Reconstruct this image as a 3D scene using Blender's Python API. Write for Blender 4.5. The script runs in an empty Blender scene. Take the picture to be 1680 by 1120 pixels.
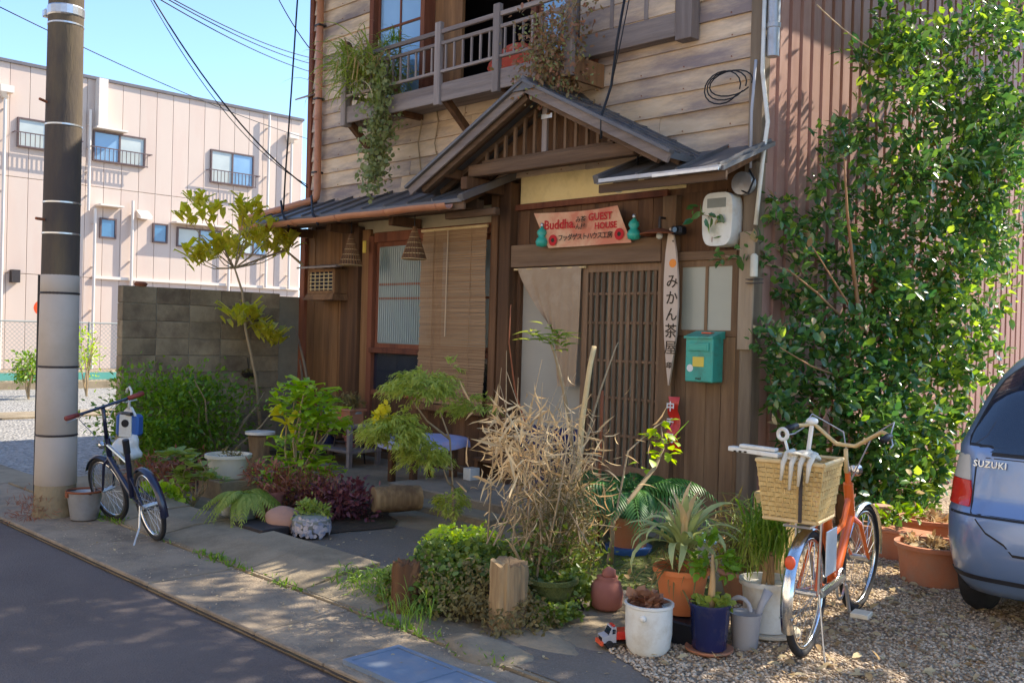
import bpy, math, random
import numpy as np
from mathutils import Vector, Matrix, Euler
from math import sin, cos, pi, radians, sqrt, atan2
random.seed(7); rng = np.random.default_rng(7)
scn = bpy.context.scene
COL = scn.collection
V = Vector

# ------------------------------------------------------------ camera
F_PX, ROLL, PITCH = 1600.0, radians(1.51), math.atan(13/1600)
CAM = V((4.10, -6.84, 1.5))
_s = sqrt(.5)
_F = V((-_s*cos(PITCH), _s*cos(PITCH), -sin(PITCH)))
_R0 = V((_s, _s, 0)); _U0 = _R0.cross(_F)
_I = cos(ROLL)*_R0 + sin(ROLL)*_U0
_J = -sin(ROLL)*_R0 + cos(ROLL)*_U0
cd = bpy.data.cameras.new('camera'); cam = bpy.data.objects.new('camera', cd); COL.objects.link(cam)
m = Matrix((( _I.x, _J.x, -_F.x, CAM.x), (_I.y, _J.y, -_F.y, CAM.y), (_I.z, _J.z, -_F.z, CAM.z), (0, 0, 0, 1)))
cam.matrix_world = m
cd.sensor_fit = 'HORIZONTAL'; cd.sensor_width = 36; cd.lens = F_PX/1680*36
cd.clip_start = .05; cd.clip_end = 2000
scn.camera = cam

def at(px, py, X=None, Y=None, Z=None):
    d = _F + (px-840)/F_PX*_I + (560-py)/F_PX*_J
    if X is not None: t = (X-CAM.x)/d.x
    elif Y is not None: t = (Y-CAM.y)/d.y
    else: t = (Z-CAM.z)/d.z
    return CAM + d*t

# ------------------------------------------------------------ sky, sun, exposure
SUN = V((.36, 1.0, .98)).normalized()
w = bpy.data.worlds.new('World'); scn.world = w; w.use_nodes = True
nt = w.node_tree; bg = nt.nodes['Background']
sky = nt.nodes.new('ShaderNodeTexSky'); sky.sky_type = 'NISHITA'; sky.sun_disc = False
sky.sun_elevation = math.asin(SUN.z); sky.sun_rotation = atan2(SUN.x, SUN.y)
sky.air_density = .85; sky.dust_density = .25; sky.ozone_density = 4.5
nt.links.new(sky.outputs[0], bg.inputs[0]); bg.inputs[1].default_value = .10
sl = bpy.data.lights.new('sun', 'SUN'); sl.energy = 2.75; sl.angle = radians(.5); sl.color = (1, .90, .74)
so = bpy.data.objects.new('sun', sl); COL.objects.link(so); so.location = (3, 3, 12)
so.rotation_euler = SUN.to_track_quat('Z', 'Y').to_euler()
vs = scn.view_settings; vs.view_transform = 'Standard'; vs.look = 'None'; vs.gamma = 1; vs.use_curve_mapping = False
vs.exposure = 1.95

# ------------------------------------------------------------ materials
def mat(name, c1, c2=None, scale=6, stretch=(1, 1, 1), rough=.75, bump=.0, metal=0, obj=.0, dirt=None, dscale=1.5, damt=.5,
        detail=6, contrast=.28, spec=.4, bscale=None, tex='noise', island=0, trans=0, coat=0, bdist=.01, world=False):
    mt = bpy.data.materials.new(name); mt.use_nodes = True
    n = mt.node_tree; N = n.nodes; L = n.links
    b = N['Principled BSDF']; b.inputs['Roughness'].default_value = rough; b.inputs['Metallic'].default_value = metal
    b.inputs['Specular IOR Level'].default_value = spec
    if coat: b.inputs['Coat Weight'].default_value = coat; b.inputs['Coat Roughness'].default_value = .08
    tc = N.new('ShaderNodeTexCoord'); oi = N.new('ShaderNodeObjectInfo')
    base = tc.outputs['Object']
    if world:
        g = N.new('ShaderNodeNewGeometry'); base = g.outputs['Position']
    if obj > 0:
        mu = N.new('ShaderNodeMath'); mu.operation = 'MULTIPLY'; mu.inputs[1].default_value = 37.0; L.new(oi.outputs['Random'], mu.inputs[0])
        ad = N.new('ShaderNodeVectorMath'); ad.operation = 'ADD'; L.new(base, ad.inputs[0]); L.new(mu.outputs[0], ad.inputs[1]); base = ad.outputs[0]
    mp = N.new('ShaderNodeMapping'); mp.inputs['Scale'].default_value = stretch; L.new(base, mp.inputs[0])
    if tex == 'voronoi':
        t = N.new('ShaderNodeTexVoronoi'); t.inputs['Scale'].default_value = scale; fac = t.outputs['Color']; hgt = t.outputs['Distance']
        sp = N.new('ShaderNodeSeparateColor'); L.new(fac, sp.inputs[0]); fac = sp.outputs[0]
    else:
        t = N.new('ShaderNodeTexNoise'); t.inputs['Scale'].default_value = scale; t.inputs['Detail'].default_value = detail
        t.inputs['Roughness'].default_value = .62; fac = t.outputs['Fac']; hgt = fac
    L.new(mp.outputs[0], t.inputs['Vector'])
    col = None
    if c2 is not None:
        r = N.new('ShaderNodeMapRange'); r.inputs[1].default_value = .5-contrast; r.inputs[2].default_value = .5+contrast
        L.new(fac, r.inputs[0]); f2 = r.outputs[0]
        if island:
            g2 = N.new('ShaderNodeNewGeometry'); mi = N.new('ShaderNodeMix'); mi.inputs[0].default_value = island
            L.new(f2, mi.inputs[2]); L.new(g2.outputs['Random Per Island'], mi.inputs[3]); f2 = mi.outputs[0]
        mx = N.new('ShaderNodeMix'); mx.data_type = 'RGBA'; L.new(f2, mx.inputs[0])
        mx.inputs[6].default_value = (*c1, 1); mx.inputs[7].default_value = (*c2, 1); col = mx.outputs[2]
    else:
        rg = N.new('ShaderNodeRGB'); rg.outputs[0].default_value = (*c1, 1); col = rg.outputs[0]
    if dirt is not None:
        t2 = N.new('ShaderNodeTexNoise'); t2.inputs['Scale'].default_value = dscale; t2.inputs['Detail'].default_value = 8; t2.inputs['Roughness'].default_value = .68
        L.new(mp.outputs[0] if not world else base, t2.inputs['Vector'])
        r2 = N.new('ShaderNodeMapRange'); r2.inputs[1].default_value = .58-damt*.25; r2.inputs[2].default_value = .72-damt*.15
        r2.inputs[4].default_value = min(1, damt*1.3)
        L.new(t2.outputs['Fac'], r2.inputs[0])
        m2 = N.new('ShaderNodeMix'); m2.data_type = 'RGBA'; L.new(r2.outputs[0], m2.inputs[0]); L.new(col, m2.inputs[6]); m2.inputs[7].default_value = (*dirt, 1)
        col = m2.outputs[2]
    if obj > 0:
        hs = N.new('ShaderNodeHueSaturation'); mr = N.new('ShaderNodeMapRange'); mr.inputs[3].default_value = 1-obj; mr.inputs[4].default_value = 1+obj
        L.new(oi.outputs['Random'], mr.inputs[0]); L.new(mr.outputs[0], hs.inputs['Value']); L.new(col, hs.inputs['Color']); col = hs.outputs[0]
    L.new(col, b.inputs['Base Color'])
    if bump:
        bp = N.new('ShaderNodeBump'); bp.inputs['Strength'].default_value = bump; bp.inputs['Distance'].default_value = bdist
        if bscale:
            t3 = N.new('ShaderNodeTexNoise'); t3.inputs['Scale'].default_value = bscale; t3.inputs['Detail'].default_value = 5; L.new(mp.outputs[0], t3.inputs['Vector']); hgt = t3.outputs['Fac']
        L.new(hgt, bp.inputs['Height']); L.new(bp.outputs[0], b.inputs['Normal'])
    if trans:
        tr = N.new('ShaderNodeBsdfTranslucent'); ms = N.new('ShaderNodeMixShader'); ms.inputs[0].default_value = trans
        hs2 = N.new('ShaderNodeHueSaturation'); hs2.inputs['Value'].default_value = 1.5; hs2.inputs['Saturation'].default_value = 1.1; hs2.inputs['Hue'].default_value = .485
        L.new(col, hs2.inputs['Color']); L.new(hs2.outputs[0], tr.inputs[0]); L.new(b.outputs[0], ms.inputs[1]); L.new(tr.outputs[0], ms.inputs[2])
        L.new(ms.outputs[0], N['Material Output'].inputs[0])
    return mt

def leafmat(name, c1, c2, rough=.42, trans=.35, spec=.5): return mat(name, c1, c2, scale=9, rough=rough, island=.75, trans=trans, spec=spec, contrast=.2, detail=2)
def glassmat(name, c, rough=.05, alpha=1):
    mt = mat(name, c, rough=rough, spec=.9, coat=.6); return mt

M = {}
def wood(k, c1, c2, dirt, scale=9, vert=True, **kw):
    st = (1, 1, .07) if vert else (.07, 1, 1)
    d = dict(scale=scale*2.2 if vert or 'board_wood' not in k else scale, stretch=st, rough=.82, bump=.9, bdist=.012, obj=.22, dirt=dirt, dscale=4, damt=.5, contrast=.22, spec=.25); d.update(kw)
    M[k] = mat(k, c1, c2, **d)
wood('board_wood', (.56, .385, .22), (.78, .60, .41), (.20, .16, .165), scale=11, vert=False, dscale=3.0, damt=.66, obj=.10, stretch=(.22, 1, 1), contrast=.3)
wood('board_wood_b', (.60, .40, .21), (.79, .60, .40), (.25, .20, .19), scale=10, vert=False, dscale=5.5, damt=.62, obj=.10, stretch=(.22, 1, 1), contrast=.3)
wood('silver_wood', (.22, .175, .15), (.34, .275, .235), (.12, .09, .08), vert=False)
wood('silver_wood_v', (.23, .185, .16), (.35, .285, .245), (.12, .09, .08))
wood('dark_wood', (.115, .055, .026), (.20, .10, .045), (.05, .027, .017))
wood('dark_wood_h', (.105, .06, .034), (.18, .108, .062), (.05, .03, .018), vert=False)
wood('door_wood', (.20, .11, .055), (.31, .19, .10), (.095, .055, .032))
wood('door_wood_h', (.20, .115, .062), (.30, .185, .105), (.10, .06, .038), vert=False)
wood('red_wood', (.19, .06, .03), (.27, .10, .05), (.08, .03, .022))
wood('brown_board', (.20, .095, .038), (.30, .155, .065), (.08, .04, .022), damt=.6)
wood('lattice_wood', (.18, .105, .058), (.26, .16, .09), (.10, .06, .035), scale=14)
wood('log_wood', (.30, .20, .10), (.42, .29, .15), (.10, .06, .035), scale=12, damt=.65)
wood('stake_wood', (.40, .25, .11), (.52, .34, .17), (.2, .12, .06), scale=14)
wood('grey_post', (.26, .19, .12), (.36, .27, .18), (.12, .085, .06))
M['bark'] = mat('bark', (.28, .13, .055), (.42, .22, .10), scale=10, stretch=(1, 1, .3), rough=.85, bump=.6, dirt=(.12, .09, .05), damt=.4)
M['twig'] = mat('twig', (.30, .21, .11), (.42, .31, .18), scale=20, rough=.8)
M['cane'] = mat('cane', (.62, .42, .17), (.74, .55, .28), scale=15, rough=.6, dirt=(.35, .2, .08), damt=.3)
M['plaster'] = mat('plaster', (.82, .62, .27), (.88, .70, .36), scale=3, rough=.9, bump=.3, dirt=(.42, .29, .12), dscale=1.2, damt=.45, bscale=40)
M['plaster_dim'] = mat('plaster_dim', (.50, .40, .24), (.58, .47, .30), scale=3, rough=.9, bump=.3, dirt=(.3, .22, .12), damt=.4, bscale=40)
M['roof_metal'] = mat('roof_metal', (.10, .095, .10), (.17, .16, .155), scale=5, rough=.55, metal=.2, bump=.15, dirt=(.22, .17, .12), damt=.4)
M['roof_tile'] = mat('roof_tile', (.07, .07, .08), (.13, .13, .14), scale=5, rough=.6, obj=.15)
M['copper'] = mat('copper', (.50, .19, .085), (.60, .27, .14), scale=5, rough=.45, bump=.1, dirt=(.32, .15, .10), damt=.4)
M['iron'] = mat('iron', (.03, .028, .03), (.07, .055, .05), scale=20, rough=.55, metal=.4)
M['cable'] = mat('cable', (.012, .012, .014), rough=.6)
M['steel'] = mat('steel', (.50, .50, .50), (.66, .66, .64), scale=25, rough=.32, metal=.85)
M['chrome'] = mat('chrome', (.78, .78, .76), (.6, .6, .58), scale=12, rough=.18, metal=1, dirt=(.35, .25, .18), dscale=9, damt=.35)
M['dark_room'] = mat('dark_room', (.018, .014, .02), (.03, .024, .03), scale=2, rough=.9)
M['sheet'] = mat('sheet', (.33, .175, .13), (.43, .245, .19), scale=2, stretch=(1, 1, .2), rough=.62, bump=.1, obj=.07, dirt=(.22, .10, .07), dscale=2.2, damt=.55, spec=.3)
M['sheet_groove'] = mat('sheet_groove', (.10, .035, .03), (.13, .05, .04), scale=4, rough=.7)
M['pink_panel'] = mat('pink_panel', (.56, .45, .375), (.60, .485, .41), scale=1.2, rough=.8, obj=.025, bump=.05, dirt=(.56, .40, .33), dscale=.8, damt=.35, stretch=(1, 1, .25))
M['pink_trim'] = mat('pink_trim', (.66, .58, .50), (.72, .64, .56), scale=3, rough=.6)
M['slate'] = mat('slate', (.10, .09, .10), (.14, .13, .14), scale=3, rough=.6)
M['win_frame'] = mat('win_frame', (.10, .065, .06), (.14, .09, .085), scale=10, rough=.5, metal=.3)
M['concrete'] = mat('concrete', (.25, .195, .125), (.35, .28, .185), scale=5, rough=.92, bump=.6, dirt=(.11, .085, .05), dscale=1.1, damt=.5, bscale=60, world=True)
M['block'] = mat('block', (.28, .21, .12), (.39, .30, .18), scale=5, rough=.95, bump=.7, obj=.16, dirt=(.12, .08, .05), dscale=1.6, damt=.62, bscale=55)
M['mortar'] = mat('mortar', (.22, .19, .13), (.3, .26, .18), scale=9, rough=.95)
M['asphalt'] = mat('asphalt', (.105, .083, .074), (.165, .135, .12), scale=1.2, rough=.93, bump=1.0, dirt=(.20, .165, .145), dscale=75, damt=.30, bscale=120, world=True, bdist=.012)
M['asphalt_old'] = mat('asphalt_old', (.15, .122, .092), (.22, .18, .14), scale=1.6, rough=.95, bump=1, dirt=(.26, .23, .2), dscale=60, damt=.4, bscale=90, world=True)
M['gutter'] = mat('gutter', (.26, .20, .135), (.38, .30, .21), scale=2.2, rough=.95, bump=1, dirt=(.13, .11, .09), dscale=3.5, damt=.5, bscale=70, world=True)
M['gravel'] = mat('gravel', (.28, .205, .13), (.50, .39, .27), scale=42, tex='voronoi', rough=.95, bump=1, world=True, dirt=(.11, .085, .06), dscale=2, damt=.5, contrast=.5, bdist=.02)
M['lot_gravel'] = mat('lot_gravel', (.19, .18, .165), (.38, .36, .33), scale=26, tex='voronoi', rough=.95, bump=1, world=True, contrast=.5, bdist=.03)
M['soil'] = mat('soil', (.05, .032, .02), (.11, .075, .045), scale=12, rough=.97, bump=1, bscale=60, world=True, dirt=(.05, .07, .02), dscale=3, damt=.4, bdist=.02)
M['moss'] = mat('moss', (.075, .10, .025), (.16, .17, .05), scale=14, rough=.98, bump=1, bscale=90, world=True)
M['land'] = mat('land', (.22, .20, .16), (.28, .25, .21), scale=.6, rough=.95, bump=.6, bscale=40, world=True)
M['pebble'] = mat('pebble', (.27, .185, .11), (.72, .57, .40), scale=3, rough=.85, island=1, contrast=.3)
M['litter'] = mat('litter', (.30, .19, .08), (.62, .50, .28), scale=3, rough=.8, island=1, trans=.2)
M['pole'] = mat('pole', (.10, .075, .045), (.16, .12, .07), scale=6, stretch=(1, 1, .25), rough=.9, bump=.4, dirt=(.055, .045, .045), dscale=2.2, damt=.6, bscale=60)
M['pole_base'] = mat('pole_base', (.24, .19, .11), (.33, .26, .16), scale=6, rough=.95, bump=.6, dirt=(.14, .10, .05), dscale=2.5, damt=.5, bscale=50)
M['sleeve'] = mat('sleeve', (.42, .355, .29), (.50, .43, .36), scale=2.5, rough=.7, bump=.08, dirt=(.34, .27, .2), damt=.35)
M['white_plastic'] = mat('white_plastic', (.72, .70, .62), (.80, .78, .70), scale=3, rough=.35, dirt=(.52, .43, .29), dscale=7, damt=.42)
M['cream'] = mat('cream', (.66, .60, .46), (.74, .68, .54), scale=3, rough=.45, dirt=(.45, .38, .26), damt=.4)
M['terracotta'] = mat('terracotta', (.42, .15, .07), (.52, .21, .11), scale=4, rough=.85, bump=.25, dirt=(.33, .22, .15), dscale=3, damt=.45, bscale=50)
M['orange_clay'] = mat('orange_clay', (.62, .17, .05), (.68, .23, .08), scale=3, rough=.7, dirt=(.40, .22, .12), damt=.4)
M['mauve_clay'] = mat('mauve_clay', (.33, .12, .09), (.42, .17, .13), scale=4, rough=.8, bump=.2, bscale=30)
M['blue_glaze'] = mat('blue_glaze', (.012, .016, .07), (.02, .03, .12), scale=3, rough=.16, spec=.7, dirt=(.12, .10, .10), dscale=9, damt=.28)
M['blue_plastic'] = mat('blue_plastic', (.03, .10, .34), (.05, .14, .40), scale=3, rough=.5)
M['pale_blue'] = mat('pale_blue', (.20, .36, .52), (.28, .45, .60), scale=3, rough=.45)
M['grey_glaze'] = mat('grey_glaze', (.20, .22, .20), (.32, .33, .29), scale=3, rough=.5, dirt=(.14, .13, .10), damt=.4)
M['grey_plastic'] = mat('grey_plastic', (.40, .40, .42), (.47, .47, .49), scale=3, rough=.45, dirt=(.3, .27, .25), damt=.3)
M['zinc'] = mat('zinc', (.34, .34, .35), (.50, .50, .50), scale=6, rough=.42, metal=.6, dirt=(.30, .22, .14), dscale=4, damt=.4)
M['rust'] = mat('rust', (.20, .055, .022), (.30, .10, .04), scale=14, rough=.85)
M['black_plastic'] = mat('black_plastic', (.015, .015, .018), rough=.5)
M['rubber'] = mat('rubber', (.014, .014, .016), (.028, .026, .026), scale=30, rough=.8)
M['navy_paint'] = mat('navy_paint', (.008, .010, .034), rough=.3, spec=.6, coat=.4)
M['orange_paint'] = mat('orange_paint', (.78, .14, .015), rough=.32, spec=.6, coat=.5)
M['brown_grip'] = mat('brown_grip', (.22, .04, .03), rough=.6)
M['red_plastic'] = mat('red_plastic', (.62, .03, .015), rough=.3, spec=.6)
M['red_orange'] = mat('red_orange', (.75, .10, .03), rough=.4)
M['mint'] = mat('mint', (.03, .34, .24), (.05, .42, .30), scale=3, rough=.3)
M['green_box'] = mat('green_box', (.035, .34, .25), (.06, .42, .31), scale=3, rough=.45, dirt=(.06, .20, .14), dscale=9, damt=.5, spec=.5)
M['green_plastic'] = mat('green_plastic', (.01, .28, .10), (.02, .34, .13), scale=3, rough=.35)
M['wicker'] = mat('wicker', (.58, .38, .13), (.72, .52, .22), scale=30, stretch=(1, 1, 3), rough=.7, bump=.5, dirt=(.34, .2, .07), dscale=6, damt=.4)
M['sudare'] = mat('sudare', (.27, .15, .07), (.44, .27, .135), scale=5, stretch=(1, 1, 26), rough=.8, dirt=(.16, .075, .035), dscale=1.4, damt=.3, island=.6, contrast=.2)
M['string'] = mat('string', (.62, .45, .28), rough=.8)
M['noren'] = mat('noren', (.42, .29, .18), (.50, .36, .23), scale=3, rough=.95, dirt=(.56, .43, .30), dscale=7, damt=.35, trans=.15, spec=.1)
M['door_white'] = mat('door_white', (.36, .32, .25), (.42, .38, .30), scale=2, rough=.7)
M['glass_ribbed'] = mat('glass_ribbed', (.22, .27, .25), (.33, .38, .35), scale=1.5, rough=.16, spec=.8)
M['glass_frost'] = mat('glass_frost', (.30, .31, .25), (.38, .38, .30), scale=1.5, rough=.3, spec=.7)
M['glass_sky'] = mat('glass_sky', (.16, .28, .42), (.24, .38, .52), scale=.9, rough=.06, spec=.9)
M['glass_dark'] = mat('glass_dark', (.012, .016, .03), (.02, .03, .05), scale=2, rough=.03, spec=.9, coat=.8)
M['curtain'] = mat('curtain', (.40, .43, .40), (.50, .53, .49), scale=2, rough=.3, spec=.7)
M['blue_win'] = mat('blue_win', (.03, .10, .20), (.08, .22, .38), scale=1.2, rough=.06, spec=.9)
M['car_paint'] = mat('car_paint', (.17, .26, .44), (.20, .29, .47), scale=2, rough=.3, metal=.4, dirt=(.30, .31, .34), dscale=3, damt=.3, coat=.9)
M['lamp_clear'] = mat('lamp_clear', (.5, .48, .40), (.62, .60, .52), scale=6, rough=.1, spec=.8)
M['lamp_red'] = mat('lamp_red', (.62, .015, .01), (.72, .04, .02), scale=20, rough=.1, spec=.8)
M['banner'] = mat('banner', (.74, .40, .22), (.80, .52, .31), scale=6, rough=.85, dirt=(.66, .20, .11), dscale=4, damt=.7)
M['ink'] = mat('ink', (.045, .03, .015), rough=.8)
M['red_ink'] = mat('red_ink', (.56, .02, .02), rough=.8)
M['white_ink'] = mat('white_ink', (.8, .76, .7), rough=.8)
M['sign_wood'] = mat('sign_wood', (.58, .43, .31), (.68, .54, .42), scale=10, stretch=(1, 1, .08), rough=.8, dirt=(.4, .27, .18), dscale=5, damt=.35)
M['orange_ink'] = mat('orange_ink', (.85, .28, .04), rough=.7)
M['yellow'] = mat('yellow', (.75, .55, .08), rough=.5)
M['cloth_blue'] = mat('cloth_blue', (.28, .33, .56), (.46, .46, .62), scale=9, rough=.9, dirt=(.5, .22, .3), dscale=9, damt=.35)
M['stone_red'] = mat('stone_red', (.36, .19, .13), (.46, .27, .19), scale=4, rough=.85, bump=.4, bscale=30)
M['grate_blue'] = mat('grate_blue', (.13, .18, .25), (.19, .25, .33), scale=6, rough=.7, bump=.4, dirt=(.30, .28, .27), dscale=5, damt=.4, world=True)
M['futon'] = mat('futon', (.45, .06, .03), (.6, .1, .05), scale=8, rough=.9)
M['clear_bag'] = mat('clear_bag', (.55, .58, .56), (.7, .72, .7), scale=12, rough=.25, bump=.5)
M['fence_wire'] = mat('fence_wire', (.28, .30, .28), rough=.6, metal=.3)
M['green_net'] = mat('green_net', (.08, .30, .24), (.12, .36, .3), scale=5, rough=.8)
M['shell'] = mat('shell', (.65, .55, .5), (.25, .3, .42), scale=20, rough=.4, island=1, obj=.1)
M['opp_wall'] = mat('opp_wall', (.72, .60, .46), (.78, .66, .52), scale=2, rough=.9)
# leaves
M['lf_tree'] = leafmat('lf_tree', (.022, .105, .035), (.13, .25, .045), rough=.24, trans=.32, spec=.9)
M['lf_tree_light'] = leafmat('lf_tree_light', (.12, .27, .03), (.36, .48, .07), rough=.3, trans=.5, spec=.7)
M['lf_olive'] = leafmat('lf_olive', (.42, .42, .03), (.74, .68, .10), trans=.5)
M['lf_shrub'] = leafmat('lf_shrub', (.08, .19, .015), (.24, .38, .035), trans=.4)
M['lf_bright'] = leafmat('lf_bright', (.22, .42, .02), (.50, .62, .05), trans=.45)
M['lf_nandina'] = leafmat('lf_nandina', (.24, .32, .04), (.52, .56, .12), trans=.45)
M['lf_yellow'] = leafmat('lf_yellow', (.6, .55, .03), (.8, .72, .08), trans=.4)
M['lf_fern'] = leafmat('lf_fern', (.20, .30, .04), (.42, .47, .10), trans=.4)
M['lf_palm'] = leafmat('lf_palm', (.03, .13, .035), (.12, .28, .06), trans=.25)
M['lf_dry'] = leafmat('lf_dry', (.46, .30, .13), (.84, .66, .38), rough=.7, trans=.25, spec=.2)
M['lf_dusk'] = leafmat('lf_dusk', (.16, .13, .04), (.30, .25, .09), rough=.7, trans=.3)
M['lf_brush'] = leafmat('lf_brush', (.10, .085, .025), (.27, .21, .08), rough=.7, trans=.3)
M['lf_purple'] = leafmat('lf_purple', (.10, .03, .045), (.24, .07, .07), trans=.2)
M['lf_rust'] = leafmat('lf_rust', (.20, .07, .04), (.36, .15, .07), trans=.25)
M['lf_vine'] = leafmat('lf_vine', (.17, .20, .06), (.34, .37, .14), trans=.35)
M['lf_redvine'] = leafmat('lf_redvine', (.19, .17, .05), (.38, .16, .09), trans=.35)
M['lf_grass'] = leafmat('lf_grass', (.08, .20, .02), (.25, .38, .05), trans=.4)
M['lf_cover'] = leafmat('lf_cover', (.06, .13, .02), (.24, .31, .04), trans=.3)
M['lf_agave'] = leafmat('lf_agave', (.28, .36, .12), (.50, .54, .24), rough=.5, trans=.25)
M['lf_brownleaf'] = leafmat('lf_brownleaf', (.22, .09, .05), (.42, .22, .12), rough=.7, trans=.2)

# ------------------------------------------------------------ mesh builder
class MB:
    def __init__(s): s.v = []; s.f = []
    def add(s, vs, fs):
        k = len(s.v); s.v += [tuple(p) for p in vs]; s.f += [tuple(i+k for i in f) for f in fs]; return s
    def box(s, c, d, ch=0, R=None):
        hx, hy, hz = d[0]/2, d[1]/2, d[2]/2; c = V(c)
        if ch <= 0:
            vs = [V((x*hx, y*hy, z*hz)) for x in (-1, 1) for y in (-1, 1) for z in (-1, 1)]
            fs = [(0, 1, 3, 2), (4, 6, 7, 5), (0, 4, 5, 1), (2, 3, 7, 6), (0, 2, 6, 4), (1, 5, 7, 3)]
        else:
            ch = min(ch, hx*.9, hy*.9, hz*.9); vs = []; ix = {}
            for x in (-1, 1):
                for y in (-1, 1):
                    for z in (-1, 1):
                        for a in range(3):
                            p = [x*hx, y*hy, z*hz]
                            for b in range(3):
                                if b != a: p[b] -= (x, y, z)[b]*ch
                            ix[(x, y, z, a)] = len(vs); vs.append(V(p))
            fs = []
            for a in range(3):
                b, c_ = (a+1) % 3, (a+2) % 3
                for sg in (-1, 1):
                    q = []
                    for u, w_ in ((-1, -1), (1, -1), (1, 1), (-1, 1)):
                        k = [0, 0, 0]; k[a] = sg; k[b] = u; k[c_] = w_; q.append(ix[(*k, a)])
                    fs.append(tuple(q if sg > 0 else q[::-1]))
                for u in (-1, 1):
                    for w_ in (-1, 1):
                        k0 = [0, 0, 0]; k1 = [0, 0, 0]; k0[a] = -1; k1[a] = 1; k0[b] = k1[b] = u; k0[c_] = k1[c_] = w_
                        q = [ix[(*k0, b)], ix[(*k1, b)], ix[(*k1, c_)], ix[(*k0, c_)]]
                        fs.append(tuple(q if u*w_ < 0 else q[::-1]))
            for x in (-1, 1):
                for y in (-1, 1):
                    for z in (-1, 1):
                        q = (ix[(x, y, z, 0)], ix[(x, y, z, 1)], ix[(x, y, z, 2)]); fs.append(q if x*y*z > 0 else q[::-1])
        if R is not None: vs = [R @ p for p in vs]
        return s.add([p+c for p in vs], fs)
    def b2(s, x0, x1, y0, y1, z0, z1, ch=0):
        return s.box(((x0+x1)/2, (y0+y1)/2, (z0+z1)/2), (abs(x1-x0), abs(y1-y0), abs(z1-z0)), ch)
    def beam(s, a, b, wd, ht, ch=0, up=(0, 0, 1)):
        a = V(a); b = V(b); d = b-a; x = d.normalized(); y = V(up).cross(x)
        if y.length < 1e-4: y = V((0, 1, 0)).cross(x)
        y.normalize(); z = x.cross(y); R = Matrix((x, y, z)).transposed()
        return s.box((a+b)/2, (d.length, wd, ht), ch, R)
    def tube(s, pts, r, n=6, cap=True):
        pts = [V(p) for p in pts]; k = len(s.v); m_ = len(pts)
        rs = r if hasattr(r, '__len__') else [r]*m_
        pv = None
        for i, p in enumerate(pts):
            d = (pts[min(i+1, m_-1)]-pts[max(i-1, 0)])
            if d.length < 1e-9: d = V((0, 0, 1))
            d.normalize()
            if pv is None: pv = d.orthogonal().normalized()
            pv = (pv - d*pv.dot(d))
            if pv.length < 1e-5: pv = d.orthogonal()
            pv.normalize(); q = d.cross(pv)
            for j in range(n):
                a = 2*pi*j/n; s.v.append(tuple(p+(pv*cos(a)+q*sin(a))*rs[i]))
        for i in range(m_-1):
            for j in range(n):
                a = k+i*n+j; b = k+i*n+(j+1) % n; s.f.append((a, b, b+n, a+n))
        if cap: s.f.append(tuple(k+j for j in range(n))[::-1]); s.f.append(tuple(k+(m_-1)*n+j for j in range(n)))
        return s
    def lathe(s, prof, c=(0, 0, 0), n=24, sx=1, sy=1):
        c = V(c); k = len(s.v)
        for r, z in prof:
            for j in range(n): a = 2*pi*j/n; s.v.append((c.x+r*sx*cos(a), c.y+r*sy*sin(a), c.z+z))
        for i in range(len(prof)-1):
            for j in range(n):
                a = k+i*n+j; b = k+i*n+(j+1) % n; s.f.append((a, b, b+n, a+n))
        if prof[0][0] > 1e-4: s.f.append(tuple(k+j for j in range(n))[::-1])
        if prof[-1][0] > 1e-4: s.f.append(tuple(k+(len(prof)-1)*n+j for j in range(n)))
        return s
    def prism(s, poly, d):
        n = len(poly); d = V(d); P0 = [V(p) for p in poly]
        return s.add(P0+[p+d for p in P0], [tuple(range(n))[::-1], tuple(range(n, 2*n))]+[(i, (i+1) % n, (i+1) % n+n, i+n) for i in range(n)])
    def torus(s, c, R, r, ax='y', n=28, m_=8, a0=0, a1=2*pi, sq=1):
        c = V(c); k = len(s.v); full = abs(a1-a0-2*pi) < 1e-6; N_ = n if full else n+1
        for i in range(N_):
            a = a0+(a1-a0)*i/n
            for j in range(m_):
                b = 2*pi*j/m_; rr = R+r*cos(b); h = r*sin(b)*sq
                s.v.append(tuple(c+(V((rr*cos(a), h, rr*sin(a))) if ax == 'y' else V((rr*cos(a), rr*sin(a), h)))))
        for i in range(n):
            for j in range(m_):
                i2 = (i+1) % N_; s.f.append((k+i*m_+j, k+i*m_+(j+1) % m_, k+i2*m_+(j+1) % m_, k+i2*m_+j))
        return s
    def blob(s, c, rad, n=3, amp=.12, seed=0, flat=None):
        import bmesh
        bm = bmesh.new(); bmesh.ops.create_icosphere(bm, subdivisions=n, radius=1)
        rn = random.Random(seed); ph = [rn.uniform(0, 6) for _ in range(6)]
        vs = []
        for v_ in bm.verts:
            p = v_.co; a = 1+amp*(sin(3*p.x+ph[0])*sin(2.6*p.y+ph[1])+.6*sin(5*p.z+ph[2]+2*p.x)+.4*sin(8*p.y+ph[3]+3*p.z))
            q = V((p.x*rad[0]*a, p.y*rad[1]*a, p.z*rad[2]*a))
            if flat is not None and q.z < flat: q.z = flat
            vs.append(q+V(c))
        bm.verts.index_update(); fs = [tuple(v_.index for v_ in f.verts) for f in bm.faces]; bm.free()
        return s.add(vs, fs)
    def xf(s, Mx, k0=0):
        s.v[k0:] = [tuple(Mx @ V(p)) for p in s.v[k0:]]; return s

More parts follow.
